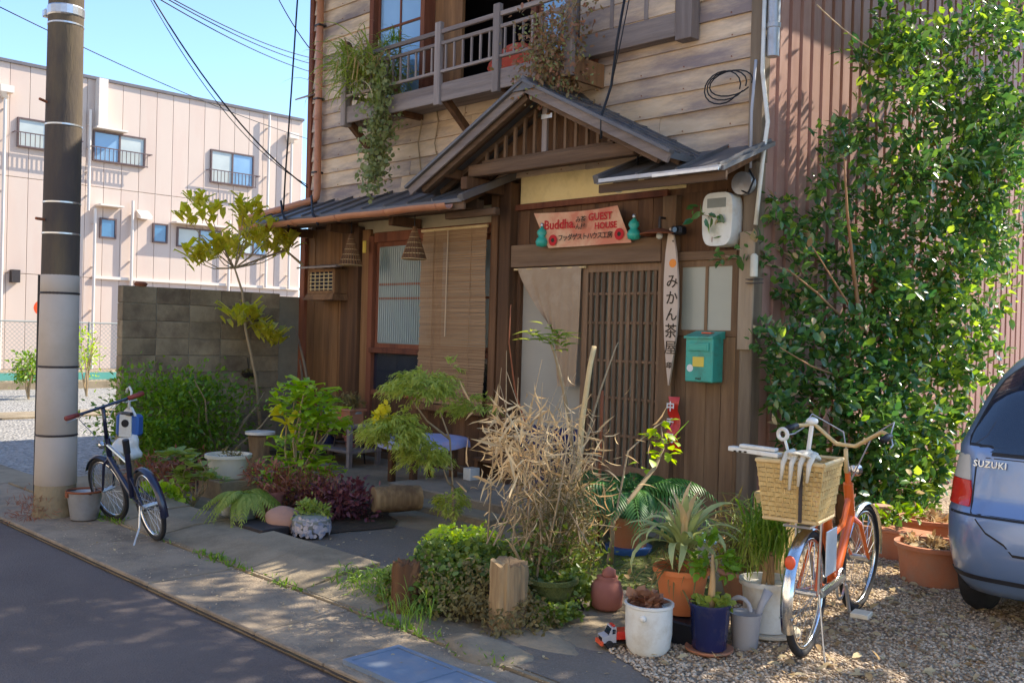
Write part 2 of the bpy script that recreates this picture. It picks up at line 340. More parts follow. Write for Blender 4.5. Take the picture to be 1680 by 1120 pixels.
def link(name, me, parent=None):
    o = bpy.data.objects.new(name, me); COL.objects.link(o)
    if parent is not None: o.parent = parent
    return o
def tag(o, label=None, cat=None, group=None, kind=None):
    if label: o['label'] = label
    if cat: o['category'] = cat
    if group: o['group'] = group
    if kind: o['kind'] = kind
    return o
def T(name, label, cat, loc=(0, 0, 0), rz=0, group=None):
    o = bpy.data.objects.new(name, None); COL.objects.link(o); o.empty_display_size = .1
    o.location = loc; o.rotation_euler = (0, 0, rz); return tag(o, label, cat, group)
def P(name, mb, mt, parent=None, w=False, smooth=False, kind=None, label=None):
    me = bpy.data.meshes.new(name); me.from_pydata(mb.v, [], mb.f)
    me.materials.append(M[mt] if isinstance(mt, str) else mt)
    if smooth:
        me.polygons.foreach_set('use_smooth', [True]*len(me.polygons))
        if smooth != 'full': me.set_sharp_from_angle(angle=radians(42))
    o = link(name, me, parent)
    if w and parent is not None and parent.parent is None: o.location = -V(parent.location)
    return tag(o, label=label, kind=kind)
def dupe(src, parent=None, loc=None, rot=None, scale=None):
    o = src.copy(); COL.objects.link(o)
    if parent is not None: o.parent = parent
    if loc is not None: o.location = loc
    if rot is not None: o.rotation_euler = rot
    if scale is not None: o.scale = scale
    return o

# leaf card prototypes: x along the leaf, z its normal
def leaf_proto(w_=.4, fold=.12, droop=.15, pos=.45):
    A = [(0, 0, 0), (pos*.55, 0, 0), (pos*1.35, 0, 0), (1, 0, -droop)]
    hw = [0, w_*.5*.86, w_*.5*.92, 0]
    v = [(0, 0, 0), (A[1][0], hw[1], fold*w_), (A[1][0], 0, -droop*.05), (A[1][0], -hw[1], fold*w_),
         (A[2][0], hw[2], fold*w_-droop*.35), (A[2][0], 0, -droop*.35), (A[2][0], -hw[2], fold*w_-droop*.35), (1, 0, -droop)]
    f = [(0, 2, 1), (0, 3, 2), (1, 2, 5), (1, 5, 4), (2, 3, 6), (2, 6, 5), (4, 5, 7), (5, 6, 7)]
    return np.array(v, float), np.array(f)
LP = dict(oval=leaf_proto(.5), wide=leaf_proto(.75, .08), lance=leaf_proto(.26, .2, .3, .4), thin=leaf_proto(.12, .3, .35, .4), round=leaf_proto(.95, .05, .05, .5), obov=leaf_proto(.38, .15, .2, .72))
def frames(dirs, ups):
    x = dirs/np.maximum(np.linalg.norm(dirs, axis=1, keepdims=True), 1e-9)
    y = np.cross(ups, x); ln = np.linalg.norm(y, axis=1, keepdims=True); y = np.where(ln < 1e-4, np.array([[0, 1., 0]]), y/np.maximum(ln, 1e-9))
    z = np.cross(x, y); return np.stack([x, y, z], axis=2)
def scatter(name, proto, pos, Rm, size, mt, parent=None, w=False, kind=None, wid=None):
    pv, pf = LP[proto] if isinstance(proto, str) else proto
    pos = np.asarray(pos, float); n = len(pos); size = np.broadcast_to(np.asarray(size, float), (n,))
    loc = pv[None]*size[:, None, None]
    vv = np.einsum('nij,nkj->nki', Rm, loc)+pos[:, None, :]
    ff = (pf[None]+(np.arange(n)*len(pv))[:, None, None]).reshape(-1, 3)
    me = bpy.data.meshes.new(name); me.vertices.add(n*len(pv)); me.vertices.foreach_set('co', vv.reshape(-1).astype(np.float32))
    me.loops.add(ff.size); me.loops.foreach_set('vertex_index', ff.reshape(-1).astype(np.int32))
    me.polygons.add(len(ff)); me.polygons.foreach_set('loop_start', np.arange(0, ff.size, 3, dtype=np.int32)); 
    me.polygons.foreach_set('use_smooth', np.ones(len(ff), bool))
    me.update(calc_edges=True); me.materials.append(M[mt])
    o = link(name, me, parent)
    if w and parent is not None and parent.parent is None: o.location = -V(parent.location)
    return tag(o, kind=kind)
def unit(n): d = rng.normal(size=(n, 3)); return d/np.linalg.norm(d, axis=1, keepdims=True)
def bush_pts(c, rad, n, clumps=None, cl_r=.3, shell=.5, upb=.3):
    """leaf positions gathered in clumps through an ellipsoid; returns positions and directions"""
    c = np.array(c, float); rad = np.array(rad, float); k = clumps or max(4, n//14)
    cd_ = unit(k)*(rng.uniform(shell, 1, (k, 1))); cc = cd_*rad
    idx = rng.integers(0, k, n); p = cc[idx]+rng.normal(size=(n, 3))*rad.mean()*cl_r*.5
    d = p/rad; d = d/np.maximum(np.linalg.norm(d, axis=1, keepdims=True), .1)*.8+unit(n)*.9+np.array([0, 0, upb])
    return p+c, d
def leafy(name, c, rad, n, size, mt, parent, proto='oval', w=True, **kw):
    p, d = bush_pts(c, rad, n, **kw)
    ups = unit(n)*.7+np.array([0, 0, 1.])
    return scatter(name, proto, p, frames(d, ups), size*rng.uniform(.65, 1.25, n), mt, parent, w, kind='stuff')
def stems(c, tips, r0, r1, jit=.04, n=5, curve=.15):
    mb = MB(); c = V(c)
    for t in tips:
        t = V(t); m_ = [c]
        side = V((random.uniform(-1, 1), random.uniform(-1, 1), .4))*curve*(t-c).length
        for i in range(1, 5):
            f_ = i/4; m_.append(c.lerp(t, f_)+side*sin(pi*f_)*.5+(V((random.uniform(-jit, jit), random.uniform(-jit, jit), 0)) if i < 4 else V((0, 0, 0))))
        mb.tube(m_, [r0+(r1-r0)*i/4 for i in range(5)], n)
    return mb
def frond_leaflets(base, d, L, droop, n, ll, ang=60, taper=.5, upv=(0, 0, 1)):
    """points along an arching rachis with paired leaflets"""
    b = np.array(base, float); d = np.array(d, float); d /= np.linalg.norm(d); pts = []
    ps = []; ds = []; sz = []; us = []
    side = np.cross(d, upv); side /= max(np.linalg.norm(side), 1e-6)
    for i in range(13):
        t = i/12; pts.append(tuple(b+d*L*t+np.array([0, 0, -droop*L*t*t])))
    for i in range(n):
        t = .15+.85*i/(n-1); p = b+d*L*t+np.array([0, 0, -droop*L*t*t]); tg = d+np.array([0, 0, -2*droop*t]); tg /= np.linalg.norm(tg)
        for sg in (-1, 1):
            a = radians(ang*(1-.45*t)); q = tg*cos(a)+side*sg*sin(a)+np.array([0, 0, -.15]); ps.append(p); ds.append(q); us.append(np.cross(side, tg))
            sz.append(ll*(sin(pi*(.15+.8*t)))*(1-taper*t*t)+.005)
    return pts, ps, ds, us, sz
def blade(L, w_, droop, lean, n=7, fold=.25, tipw=0):
    """one strap leaf rising from the origin in +x, arching over"""
    mb = MB(); x = z = 0; a = lean; vs = []
    for i in range(n+1):
        t = i/n; ww = w_*(.55+.9*t-1.45*t*t*t*(1-tipw)) if t < 1 else .001
        vs += [(x, -ww/2, z+fold*ww*.5), (x, 0, z), (x, ww/2, z+fold*ww*.5)]
        x += cos(a)*L/n; z += sin(a)*L/n; a -= droop/n*(.5+t)
    fs = []
    for i in range(n):
        k = 3*i; fs += [(k, k+1, k+4, k+3), (k+1, k+2, k+5, k+4)]
    mb.add(vs, fs); return mb
def text(s_, size, mt, parent=None, Mx=None, name='lettering', depth=.0008, spacing=1, w=True, bold=0):
    cu = bpy.data.curves.new(name, 'FONT'); cu.body = s_; cu.size = size; cu.extrude = depth; cu.align_x = 'CENTER'; cu.align_y = 'CENTER'; cu.space_character = spacing; cu.offset = bold
    cu.resolution_u = 2
    o = bpy.data.objects.new(name, cu); COL.objects.link(o); dg = bpy.context.evaluated_depsgraph_get()
    me = bpy.data.meshes.new_from_object(o.evaluated_get(dg)); bpy.data.objects.remove(o); bpy.data.curves.remove(cu)
    me.name = name; me.transform(Mx or Matrix()); me.materials.clear(); me.materials.append(M[mt])
    r = link(name, me, parent)
    if w and parent is not None and parent.parent is None: r.location = -V(parent.location)
    return r
def face_to(origin, xdir, ydir):
    x = V(xdir).normalized(); y = V(ydir).normalized(); z = x.cross(y); o = V(origin)
    return Matrix(((x.x, y.x, z.x, o.x), (x.y, y.y, z.y, o.y), (x.z, y.z, z.z, o.z), (0, 0, 0, 1)))
def sag(a, b, s_, n=16):
    a = V(a); b = V(b); return [a.lerp(b, i/n)+V((0, 0, -s_*4*(i/n)*(1-i/n))) for i in range(n+1)]
# ============================================================ SETTING
def sheet(name, poly, z, mt, kind='structure'):
    mb = MB(); mb.add([(x, y, z) for x, y in poly], [tuple(range(len(poly)))]); return P(name, mb, mt, kind=kind)
def rect(x0, x1, y0, y1): return [(x0, y0), (x1, y0), (x1, y1), (x0, y1)]
sheet('ground', rect(-400, 400, -400, 400), -.09, 'land')
P('road', MB().b2(-60, 60, -9.6, -4.31, -.16, -.045), 'asphalt', kind='structure')
# gutter strip: cast concrete lengths with recessed joints
gs = MB(); x = -14.0
while x < 7.5:
    if not (-.15 < x-.42 < .3): pass
    gs.b2(x+.004, x+.596, -4.30, -3.73, -.14, -.012+random.uniform(-.003, .003), .006); x += .6
P('roadside_gutter', gs, 'gutter', kind='structure')
sheet('gutter_base', rect(-14, 7.5, -4.32, -3.6), -.03, 'soil')
# apron and yard surfaces (each sheet above the one below)
P('entrance_apron', MB().b2(-5.6, 7.5, -3.72, -.02, -.14, -.004), 'concrete', kind='structure')
ap = MB()    # sloped concrete kerb of the apron, in lengths
x = -4.4
while x < -.4:
    z1 = .05+.012*sin(x*3)
    ap.prism([(x+.004, -3.70, 0), (x+.004, -3.42, z1), (x+.004, -3.15, z1+.012), (x+.004, -3.15, -.02), (x+.004, -3.70, -.02)], (.61, 0, 0)); x += .62
P('apron_kerb', ap, 'concrete', kind='structure')
P('porch_slab', MB().b2(-5.3, -1.35, -1.62, -.06, -.05, .055, .012), 'concrete', kind='structure')
P('porch_step', MB().b2(-2.9, -1.1, -1.38, -.5, -.05, .13, .012), 'gutter', kind='structure')
def wavy(pts, amp=.05, seed=1, sub=4):
    rn = random.Random(seed); out = []
    for i in range(len(pts)):
        a = V(pts[i]); b = V(pts[(i+1) % len(pts)])
        for k in range(sub):
            p = a.lerp(b, k/sub)
            out.append((p.x+rn.uniform(-amp, amp), p.y+rn.uniform(-amp, amp)))
    return out
sheet('asphalt_path', wavy([(-2.2, -3.1), (-.2, -3.2), (.35, -3.0), (.9, -2.2), (.6, -1.5), (-1.2, -2.0), (-2.6, -2.3)], .05, 3), .0, 'asphalt_old')
sheet('mossy_ground', wavy([(-.9, -2.0), (.9, -2.4), (1.2, -1.6), (.7, -.7), (-.6, -.9)], .08, 4), .004, 'moss')
sheet('asphalt_patch', wavy([(.55, -3.70), (1.75, -3.72), (1.7, -3.35), (1.2, -3.22), (.95, -3.28), (.72, -3.42)], .02, 5, 3), .0, 'asphalt_old')
sheet('gravel_yard', wavy([(1.15, -3.2), (1.75, -3.4), (2.2, -3.72), (7.0, -3.72), (7.0, 6.4), (.03, 6.4), (.03, -.15), (.9, -.9), (1.3, -2.2)], .04, 6), .004, 'gravel')
sheet('planting_soil', wavy([(-4.9, -2.35), (-1.9, -3.0), (-1.7, -2.2), (-2.6, -1.63), (-5.1, -1.2), (-6.3, -.1), (-6.3, -2.0)], .04, 8), .008, 'soil')
P('planted_mound', MB().blob((.16, -2.98, -.02), (.52, .42, .2), 4, .10, 3, flat=-.02), 'soil', smooth='full', kind='structure')
# gravel lot and far pavement
sheet('gravel_lot', rect(-19.5, -5.62, -3.9, 9), -.05, 'lot_gravel')
P('pavement', MB().b2(-60, -4.9, -3.72, -3.35, -.1, -.025), 'concrete', kind='structure')
P('lot_kerb', MB().b2(-13.2, -12.2, -3.3, 9, -.1, -.02), 'concrete', kind='structure')
sheet('service_yard', rect(-60, -19.6, -3.9, 40), -.06, 'concrete')

# pebbles in the yard: uncountable, one mesh
def pebbles(name, n, area, zmin, size, mt):
    ps = []
    while len(ps) < n:
        x = rng.uniform(area[0], area[1]); y = rng.uniform(area[2], area[3])
        if area[4](x, y): ps.append((x, y, zmin))
    ps = np.array(ps); s_ = size*rng.uniform(.45, 1.3, n)
    o = np.array([(1, 0, 0), (-.3, .85, 0), (-.8, -.2, 0), (.1, -.9, 0), (0, 0, .55), (0, 0, -.3)], float)
    f = np.array([(0, 1, 4), (1, 2, 4), (2, 3, 4), (3, 0, 4), (1, 0, 5), (2, 1, 5), (3, 2, 5), (0, 3, 5)])
    d = unit(n)*np.array([1, 1, .25]); scatter(name, (o, f), ps, frames(d, np.tile([0, 0, 1.], (n, 1))+unit(n)*.3), s_, mt, kind='stuff')
pebbles('gravel_stones', 26000, (.9, 3.0, -3.7, -.2, lambda x, y: y > -3.2-(x-1.15)*.45 and x > 1.05+.3*max(0, -1.6-y)*0 and (y < -1.4 or x > .3)), .006, .0125, 'pebble')
pebbles('roadside_grit', 1300, (-3, 2.2, -4.3, -3.55, lambda x, y: rng.random() < .25+.6*(y > -3.8)), -.002, .005, 'pebble')

# blue grating cover in the gutter
t = T('drain_cover', 'blue grey steel drain cover set in the roadside gutter', 'drain cover', (.85, -4.09, 0))
P('frame', MB().b2(.47, 1.35, -4.24, -4.215, -.02, .008).b2(.47, 1.35, -3.945, -3.92, -.02, .008).b2(.47, .50, -4.215, -3.945, -.02, .008).b2(1.32, 1.35, -4.215, -3.945, -.02, .008).b2(.895, .915, -4.215, -3.945, -.02, .008), 'grate_blue', t, w=True)
for (a, b) in ((.503, .892), (.918, 1.317)):
    P('plate', MB().b2(a, b, -4.212, -3.948, -.02, .004, .003), 'grate_blue', t, w=True)

# small drain lid in the apron
tag(P('iron_plate', MB().b2(-2.35, -1.95, -3.22, -3.0, -.01, .075, .006), 'iron'), 'small dark rectangular iron lid in the apron before the pink stone', 'drain lid')

# ============================================================ PINK FACTORY BUILDING
XB = -29.0
pk = T('factory_building', 'long pale pink two storey panelled building beyond the gravel lot', 'building', (XB, 5, -.06))
P('wall', MB().b2(XB-10, XB-.06, -14, 14.30, -.06, 9.62), 'pink_trim', pk, w=True)
rows = [(-.05, 2.98), (3.0, 6.03), (6.05, 9.6)]
for (z0, z1) in rows:
    y = -13.8
    while y < 14.2:
        P('panel', MB().b2(XB-.05, XB, y+.006, min(y+.594, 14.33), z0, z1, .008), 'pink_panel', pk, w=True); y += .6
P('coping', MB().b2(XB-10.05, XB+.07, -14.05, 14.36, 9.6, 9.70), 'slate', pk, w=True)
P('ledge', MB().b2(XB+.002, XB+.09, 6.3, 14.3, 2.97, 3.07), 'pink_trim', pk, w=True)
def far_window(y0, y1, z0, z1, dark=False, rail=True, hood=False):
    fr = MB(); t_ = .055
    fr.b2(XB+.002, XB+.07, y0, y1, z0, z0+t_).b2(XB+.002, XB+.07, y0, y1, z1-t_, z1).b2(XB+.002, XB+.07, y0, y0+t_, z0+t_, z1-t_).b2(XB+.002, XB+.07, y1-t_, y1, z0+t_, z1-t_)
    ym = (y0+y1)/2
    if not dark: fr.b2(XB+.002, XB+.06, ym-.03, ym+.03, z0+t_, z1-t_)
    f = P('window', fr, 'win_frame', pk, w=True)
    if dark: P('pane', MB().b2(XB+.004, XB+.03, y0+t_, y1-t_, z0+t_, z1-t_), 'blue_win', f)
    else:
        k = random.random() < .5
        P('pane', MB().b2(XB+.004, XB+.03, y0+t_, ym-.03, z0+t_, z1-t_), 'curtain' if dark is False and rail != 'L' else 'glass_sky', f)
        P('pane', MB().b2(XB+.004, XB+.03, ym+.03, y1-t_, z0+t_, z1-t_), 'glass_sky' if rail != 'L' else 'curtain', f)
    if rail:
        rb = MB(); h = z0+.42
        rb.b2(XB+.25, XB+.28, y0-.15, y1+.15, h, h+.035).b2(XB+.25, XB+.28, y0, y1, z0-.02, z0+.015)
        for yy in (y0-.14, y1+.12): rb.b2(XB, XB+.25, yy, yy+.02, h, h+.03)
        for i in range(13): yy = y0+.03+(y1-y0-.06)*i/12; rb.b2(XB+.255, XB+.275, yy-.009, yy+.009, z0+.015, h)
        P('window_rail', rb, 'win_frame', pk, w=True)
far_window(3.83, 5.65, 7.0, 7.94, rail=True); far_window(6.2, 8.0, 6.9, 7.92, rail='L'); far_window(10.44, 12.2, 6.72, 7.93)
far_window(6.49, 7.05, 4.35, 5.03, dark=True, rail=False); far_window(8.33, 8.87, 4.35, 5.03, dark=True, rail=False)
far_window(9.22, 10.95, 4.28, 4.98, rail=False); far_window(11.6, 12.9, 4.2, 4.95, rail=False)
far_window(-1.0, .8, 7.0, 7.94); far_window(-6, -4.2, 7.0, 7.94)
for (y, z0, z1, top) in ((3.42, -.05, 8.6, 1), (6.05, 5.2, 8.55, 0), (6.28, -.05, 5.3, 0), (7.55, -.05, 5.7, 0), (12.75, 3.0, 9.55, 0), (13.75, 3.0, 8.8, 1), (11.2, -.05, 5.4, 0)):
    d = MB().tube([(XB+.16, y, z0), (XB+.16, y, z1)], .05, 8)
    if top: d.b2(XB+.03, XB+.36, y-.2, y+.2, z1, z1+.22).prism([(XB+.03, y-.2, z1), (XB+.36, y-.2, z1), (XB+.22, y-.08, z1-.16), (XB+.03, y-.08, z1-.16)], (0, .16, 0))
    P('downpipe', d, 'pink_trim', pk, w=True)
    for i in range(4): zz = z0+.5+(z1-z0-1)*i/3; P('pipe_clamp', MB().b2(XB, XB+.12, y-.035, y+.035, zz, zz+.03), 'pink_trim', pk, w=True)
P('duct', MB().b2(XB+.01, XB+.34, 6.25, 6.55, 7.99, 9.62).b2(XB+.01, XB+.36, 6.2, 7.25, 7.96, 8.02), 'pink_trim', pk, w=True)
P('hood', MB().b2(XB+.01, XB+.42, 6.35, 7.15, 5.4, 5.46), 'pink_trim', pk, w=True)
P('vent', MB().prism([(XB+.01, 7.75, 5.15), (XB+.35, 7.75, 5.1), (XB+.35, 7.75, 5.2), (XB+.01, 7.75, 5.42)], (0, .42, 0)), 'pink_trim', pk, w=True)
P('hood', MB().b2(XB+.01, XB+.45, 9.0, 11.1, 5.08, 5.14), 'pink_trim', pk, w=True)
P('wall_lamp', MB().b2(XB+.01, XB+.25, 3.7, 3.95, 2.7, 3.1), 'iron', pk, w=True)

# chain link fence in front of it
XF = -19.3
fn = T('chain_link_fence', 'chain link fence with green netting along the far side of the gravel lot', 'fence', (XF, 2, -.05))
fh = at(100, 527, X=XF).z
for y in np.arange(-3.6, 8.6, 2.0): P('post', MB().tube([(XF, y, -.1), (XF, y, fh)], .03, 7), 'fence_wire', fn, w=True, smooth=True)
P('rail', MB().tube([(XF, -3.6, fh-.02), (XF, 8.4, fh-.02)], .02, 6), 'fence_wire', fn, w=True)
wm = MB(); y = -3.6
for i in range(130):
    for sg in (1, -1):
        y0 = -3.6+i*.1 if sg == 1 else -3.6+i*.1; a = V((XF, y0, .1)); b = V((XF, y0+sg*(fh-.15), fh-.05))
        if b.y < -3.6: b = a+(b-a)*((a.y+3.6)/(a.y-b.y)) if a.y > b.y and a.y > -3.6 else a
        if b.y > 8.4: b = a+(b-a)*((8.4-a.y)/(b.y-a.y)) if a.y < 8.4 else a
        if (b-a).length > .05: wm.tube([a, b], .0045, 3, False)
P('wire_mesh', wm, 'fence_wire', fn, w=True, kind='stuff')
P('netting', MB().b2(XF+.03, XF+.04, -3.6, 8.4, .15, .32), 'green_net', fn, w=True)
P('footing', MB().b2(XF-.08, XF+.12, -3.7, 8.5, -.08, .12, .01), 'concrete', fn, w=True)
# small tree and weeds by the fence
def sapling(name, label, c, h, n, sz, mt, grp=None, r=None):
    t = T(name, label, 'tree' if h > .9 else 'plant', c, 0, grp); tips = [(c[0]+random.uniform(-.3, .3)*h*.5, c[1]+random.uniform(-.3, .3)*h*.5, c[2]+h*random.uniform(.5, 1)) for _ in range(6)]
    P('trunk', stems(c, tips, .02, .006), 'twig', t, w=True)
    rr = r or (h*.32, h*.32, h*.38); leafy('crown', (c[0], c[1], c[2]+h*.6), rr, n, sz, mt, t, shell=.3, cl_r=.5); return t
g = at(47, 655, Z=-.05); sapling('young_tree', 'small leafy tree growing left of the utility pole before the fence', (g.x, g.y, -.05), 1.0, 700, .085, 'lf_shrub')
g = at(142, 650, Z=-.05); sapling('young_tree', 'thin yellow green sapling on the fence between pole and block wall', (g.x, g.y, -.05), 1.5, 260, .09, 'lf_bright', r=(.2, .25, .7))
# ball of a traffic mirror behind the pole
g = at(66, 505, X=-12); t = T('traffic_mirror', 'round red rimmed mirror peeping out left of the utility pole', 'mirror', (g.x, g.y, 0))
P('post', MB().tube([(g.x, g.y, -.05), (g.x, g.y, g.z+.1)], .035, 8), 'pink_trim', t, w=True); P('mirror', MB().lathe([(.0, -.03), (.10, -.02), (.12, 0)], (0, 0, 0)).xf(Matrix.Translation(g+V((.06, 0, 0))) @ Matrix.Rotation(pi/2, 4, 'Y')), 'red_orange', t, w=True)

# ============================================================ UTILITY POLE
PX, PY = -3.787, -3.957
up = T('utility_pole', 'weathered concrete utility pole wrapped in a pale grey sleeve at the kerb', 'utility pole', (PX, PY, 0))
P('shaft', MB().lathe([(.146, .2), (.138, 1.9), (.128, 4.2), (.10, 9.0)], (PX, PY, 0), 28), 'pole', up, w=True, smooth=True)
P('base', MB().lathe([(.17, -.1), (.164, 0), (.158, .05), (.150, .235)], (PX, PY, 0), 28), 'pole_base', up, w=True, smooth=True)
for z0, z1 in ((.225, .62), (.62, 1.15), (1.15, 1.72), (1.72, 1.87)):
    P('sleeve', MB().lathe([(.148-.008*z0, z0+.004), (.155-.008*z0, z0+.012), (.155-.008*z1, z1-.012), (.148-.008*z1, z1-.004)], (PX, PY, 0), 32), 'sleeve', up, w=True, smooth=True)
for z in (.62, 1.15, 1.72): P('sleeve_band', MB().lathe([(.1555-.008*z, z-.008), (.159-.008*z, z-.004), (.159-.008*z, z+.004), (.1555-.008*z, z+.008)], (PX, PY, 0), 32), 'iron', up, w=True)
for z in (2.18, 2.42, 3.02, 3.80): P('steel_band', MB().lathe([(.138-.0045*(z-2), z-.008), (.1415-.0045*(z-2), z-.006), (.1415-.0045*(z-2), z+.006), (.138-.0045*(z-2), z+.008)], (PX, PY, 0), 28), 'steel', up, w=True)
P('clamp', MB().lathe([(.131, 3.86), (.137, 3.87), (.137, 3.93), (.131, 3.94)], (PX, PY, 0), 20).box((PX-.13, PY-.1, 3.9), (.06, .05, .06), .008), 'steel', up, w=True)
cx, cy = PX-.7071*.163, PY-.7071*.163
P('cable_guard', MB().tube([(cx, cy, -.02), (cx, cy, .9), (cx+.0, cy, 1.86)], .012, 6), 'black_plastic', up, w=True)
P('step_bolt', MB().tube([(PX+.03, PY-.14, 3.18), (PX+.05, PY-.2, 3.19)], .012, 6), 'rust', up, w=True)
P('step_bolt', MB().tube([(PX+.03, PY-.14, 2.28), (PX+.06, PY-.21, 2.28)], .012, 6), 'rust', up, w=True)
t = tag(leafy('dry_weeds', (PX+.05, PY-.2, .03), (.3, .12, .06), 420, .05, 'lf_rust', None, 'thin', shell=.1, cl_r=.8, clumps=20), kind='stuff')

# ============================================================ CONCRETE BLOCK WALL
bw = T('block_wall', 'mossy grey concrete block wall between the gravel lot and the shrubs', 'wall', (-6.52, -1.2, 0))
bmb = MB().box((0, 0, 0), (.13, .388, .188), .006); bme = None
P('mortar', MB().b2(-6.575, -6.465, -2.305, -.02, -.05, 1.885), 'mortar', bw, w=True)
proto = None
for r in range(10):
    z = -.005+.1925*r+.094; off = 0
    y = -2.32+.196
    while y < .0:
        ln = .39
        if y+.19 > -.01: break
        if proto is None:
            me = bpy.data.meshes.new('block'); me.from_pydata(bmb.v, [], bmb.f); me.materials.append(M['block']); proto = me
        o = link('block', proto, bw); o.location = V((-6.52+random.uniform(-.002, .002), y, z))-bw.location
        y += .3935
tag(P('upturned_pot', MB().lathe([(.06, 0), (.075, .03), (.05, .05), (0, .05)], (-6.5, -2.1, 1.915)), 'rust'), 'small dark dish lying on top of the block wall', 'dish')

# ============================================================ OPPOSITE HOUSES (unseen behind the camera; added to bounce warm light onto the front)
for i, (x0, x1, h) in enumerate(((-15, -6.5, 6.2), (-6, 2.2, 5.6), (2.8, 11, 6.4))):
    t = T('bounce_house', ('unseen plain cream house added for warm bounce across the street, facing the block wall', 'unseen plain cream house added for warm bounce straight across from the entrance', 'unseen plain cream house added for warm bounce across from the parked car')[i], 'house', ((x0+x1)/2, -14, -.05), 0, 'unseen bounce houses across the street')
    P('wall', MB().b2(x0, x1, -19, -11.2, -.1, h), 'opp_wall', t, w=True)
    P('roof', MB().prism([(x0-.4, -19.4, h), (x0-.4, -10.8, h), (x0-.4, -15, h+1.7)], (x1-x0+.8, 0, 0)), 'roof_tile', t, w=True)
    for k in range(3):
        for z in (1.0, 3.7):
            xx = x0+1.2+k*2.5; f = P('window', MB().b2(xx, xx+1.5, -11.21, -11.15, z, z+1.2), 'win_frame', t, w=True); P('pane', MB().b2(xx+.06, xx+1.44, -11.15, -11.14, z+.06, z+1.14), 'glass_sky', f)
# ============================================================ THE WOODEN HOUSE (corner post at the origin, front wall in the plane y = 0)
H = T('wooden_guest_house', 'old two storey wooden guest house with weathered boards and a gabled entrance', 'house', (-3.2, 2.0, 0))
def hp(name, mb, mt, parent=None, **kw): return P(name, mb, mt, parent or H, w=parent is None, **kw)
XL, XR, DEP = -6.42, 0.0, 7.2
# --- inner shell
hp('wall', MB().b2(XL+.02, -5.14, .05, .12, 2.7, 5.98).b2(-5.14, -1.72, .05, .12, 2.7, 3.93).b2(-1.72, -.02, .05, .12, 2.7, 5.98).b2(-5.14, -1.72, .05, .12, 5.72, 5.98), 'dark_wood')
hp('wall', MB().b2(XL, XL+.1, .0, DEP, -.05, 5.98), 'board_wood')
hp('wall', MB().b2(XL, XR-.1, DEP-.1, DEP, -.05, 5.98), 'board_wood')
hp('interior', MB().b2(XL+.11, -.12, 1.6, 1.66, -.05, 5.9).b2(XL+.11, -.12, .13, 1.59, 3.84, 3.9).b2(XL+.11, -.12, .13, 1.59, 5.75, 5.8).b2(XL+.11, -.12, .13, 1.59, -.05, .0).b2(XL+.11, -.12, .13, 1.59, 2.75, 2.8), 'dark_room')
# --- main roof
hp('roof', MB().add([(XL-.7, -.75, 5.98), (.7, -.75, 5.98), (.7, DEP+.7, 5.98), (XL-.7, DEP+.7, 5.98), (-5.2, DEP/2, 7.5), (-1.2, DEP/2, 7.5), (XL-.7, -.75, 5.88), (.7, -.75, 5.88), (.7, DEP+.7, 5.88), (XL-.7, DEP+.7, 5.88)],
    [(0, 1, 5, 4), (1, 2, 5), (2, 3, 4, 5), (3, 0, 4), (0, 6, 7, 1), (1, 7, 8, 2), (2, 8, 9, 3), (3, 9, 6, 0), (9, 8, 7, 6)]), 'roof_tile')
# --- upper lap boards
z = 3.03; ci = 0
while z < 5.85:
    hgt = .178 if ci % 4 else .19
    spans = [(-6.34, -.10)]
    if z+hgt > 3.96 and z < 5.72: spans = [(-6.34, -5.16), (-1.70, -.10)]
    for a, b in spans:
        cuts = [a]; 
        while b-cuts[-1] > 2.4: cuts.append(cuts[-1]+random.uniform(1.3, 2.2))
        cuts.append(b)
        for i in range(len(cuts)-1):
            x0, x1 = cuts[i]+.002, cuts[i+1]-.002; j = random.uniform(-.003, .003); zt = random.uniform(-.003, .003)
            n = max(2, int((x1-x0)/.35)); mb = MB(); k = []
            for s_ in range(n+1):
                xx = x0+(x1-x0)*s_/n; wv = random.uniform(-.0035, .0035)
                mb.v += [(xx, .03+j, z+hgt+.012), (xx, -.006+j, z+hgt+.012), (xx, -.030+j+wv*.6, z+wv+zt), (xx, .03+j, z+wv+zt)]
            for s_ in range(n):
                a4 = 4*s_
                for q in range(4): mb.f.append((a4+q, a4+4+q, a4+4+(q+1) % 4, a4+(q+1) % 4))
            mb.f += [(0, 1, 2, 3), (4*n+3, 4*n+2, 4*n+1, 4*n)]
            hp('board', mb, 'board_wood' if random.random() < .6 else 'board_wood_b')
    z += hgt; ci += 1
nl = MB()
for k in range(15):
    zz = 3.06+.181*k
    for j in range(14):
        x = -6.2+j*.455+random.uniform(-.01, .01)
        if (zz > 3.9 and -5.2 < x < -1.66) or (zz > 3.95 and -1.95 < x < -.55): continue
        nl.box((x, -.034, zz+random.uniform(-.004, .004)), (.009, .006, .009))
hp('nail_heads', nl, 'rust', kind='stuff')
hp('corner_board', MB().b2(-.10, .02, -.05, .06, 2.9, 5.9, .006), 'grey_post')
hp('corner_board', MB().b2(-6.43, -6.345, -.045, .06, 3.05, 5.9, .006), 'red_wood')
hp('drip_ledge', MB().prism([(-6.60, -.12, 4.36), (-6.60, .05, 4.44), (-6.60, .05, 4.46), (-6.60, -.12, 4.38)], (.30, 0, 0)), 'silver_wood')
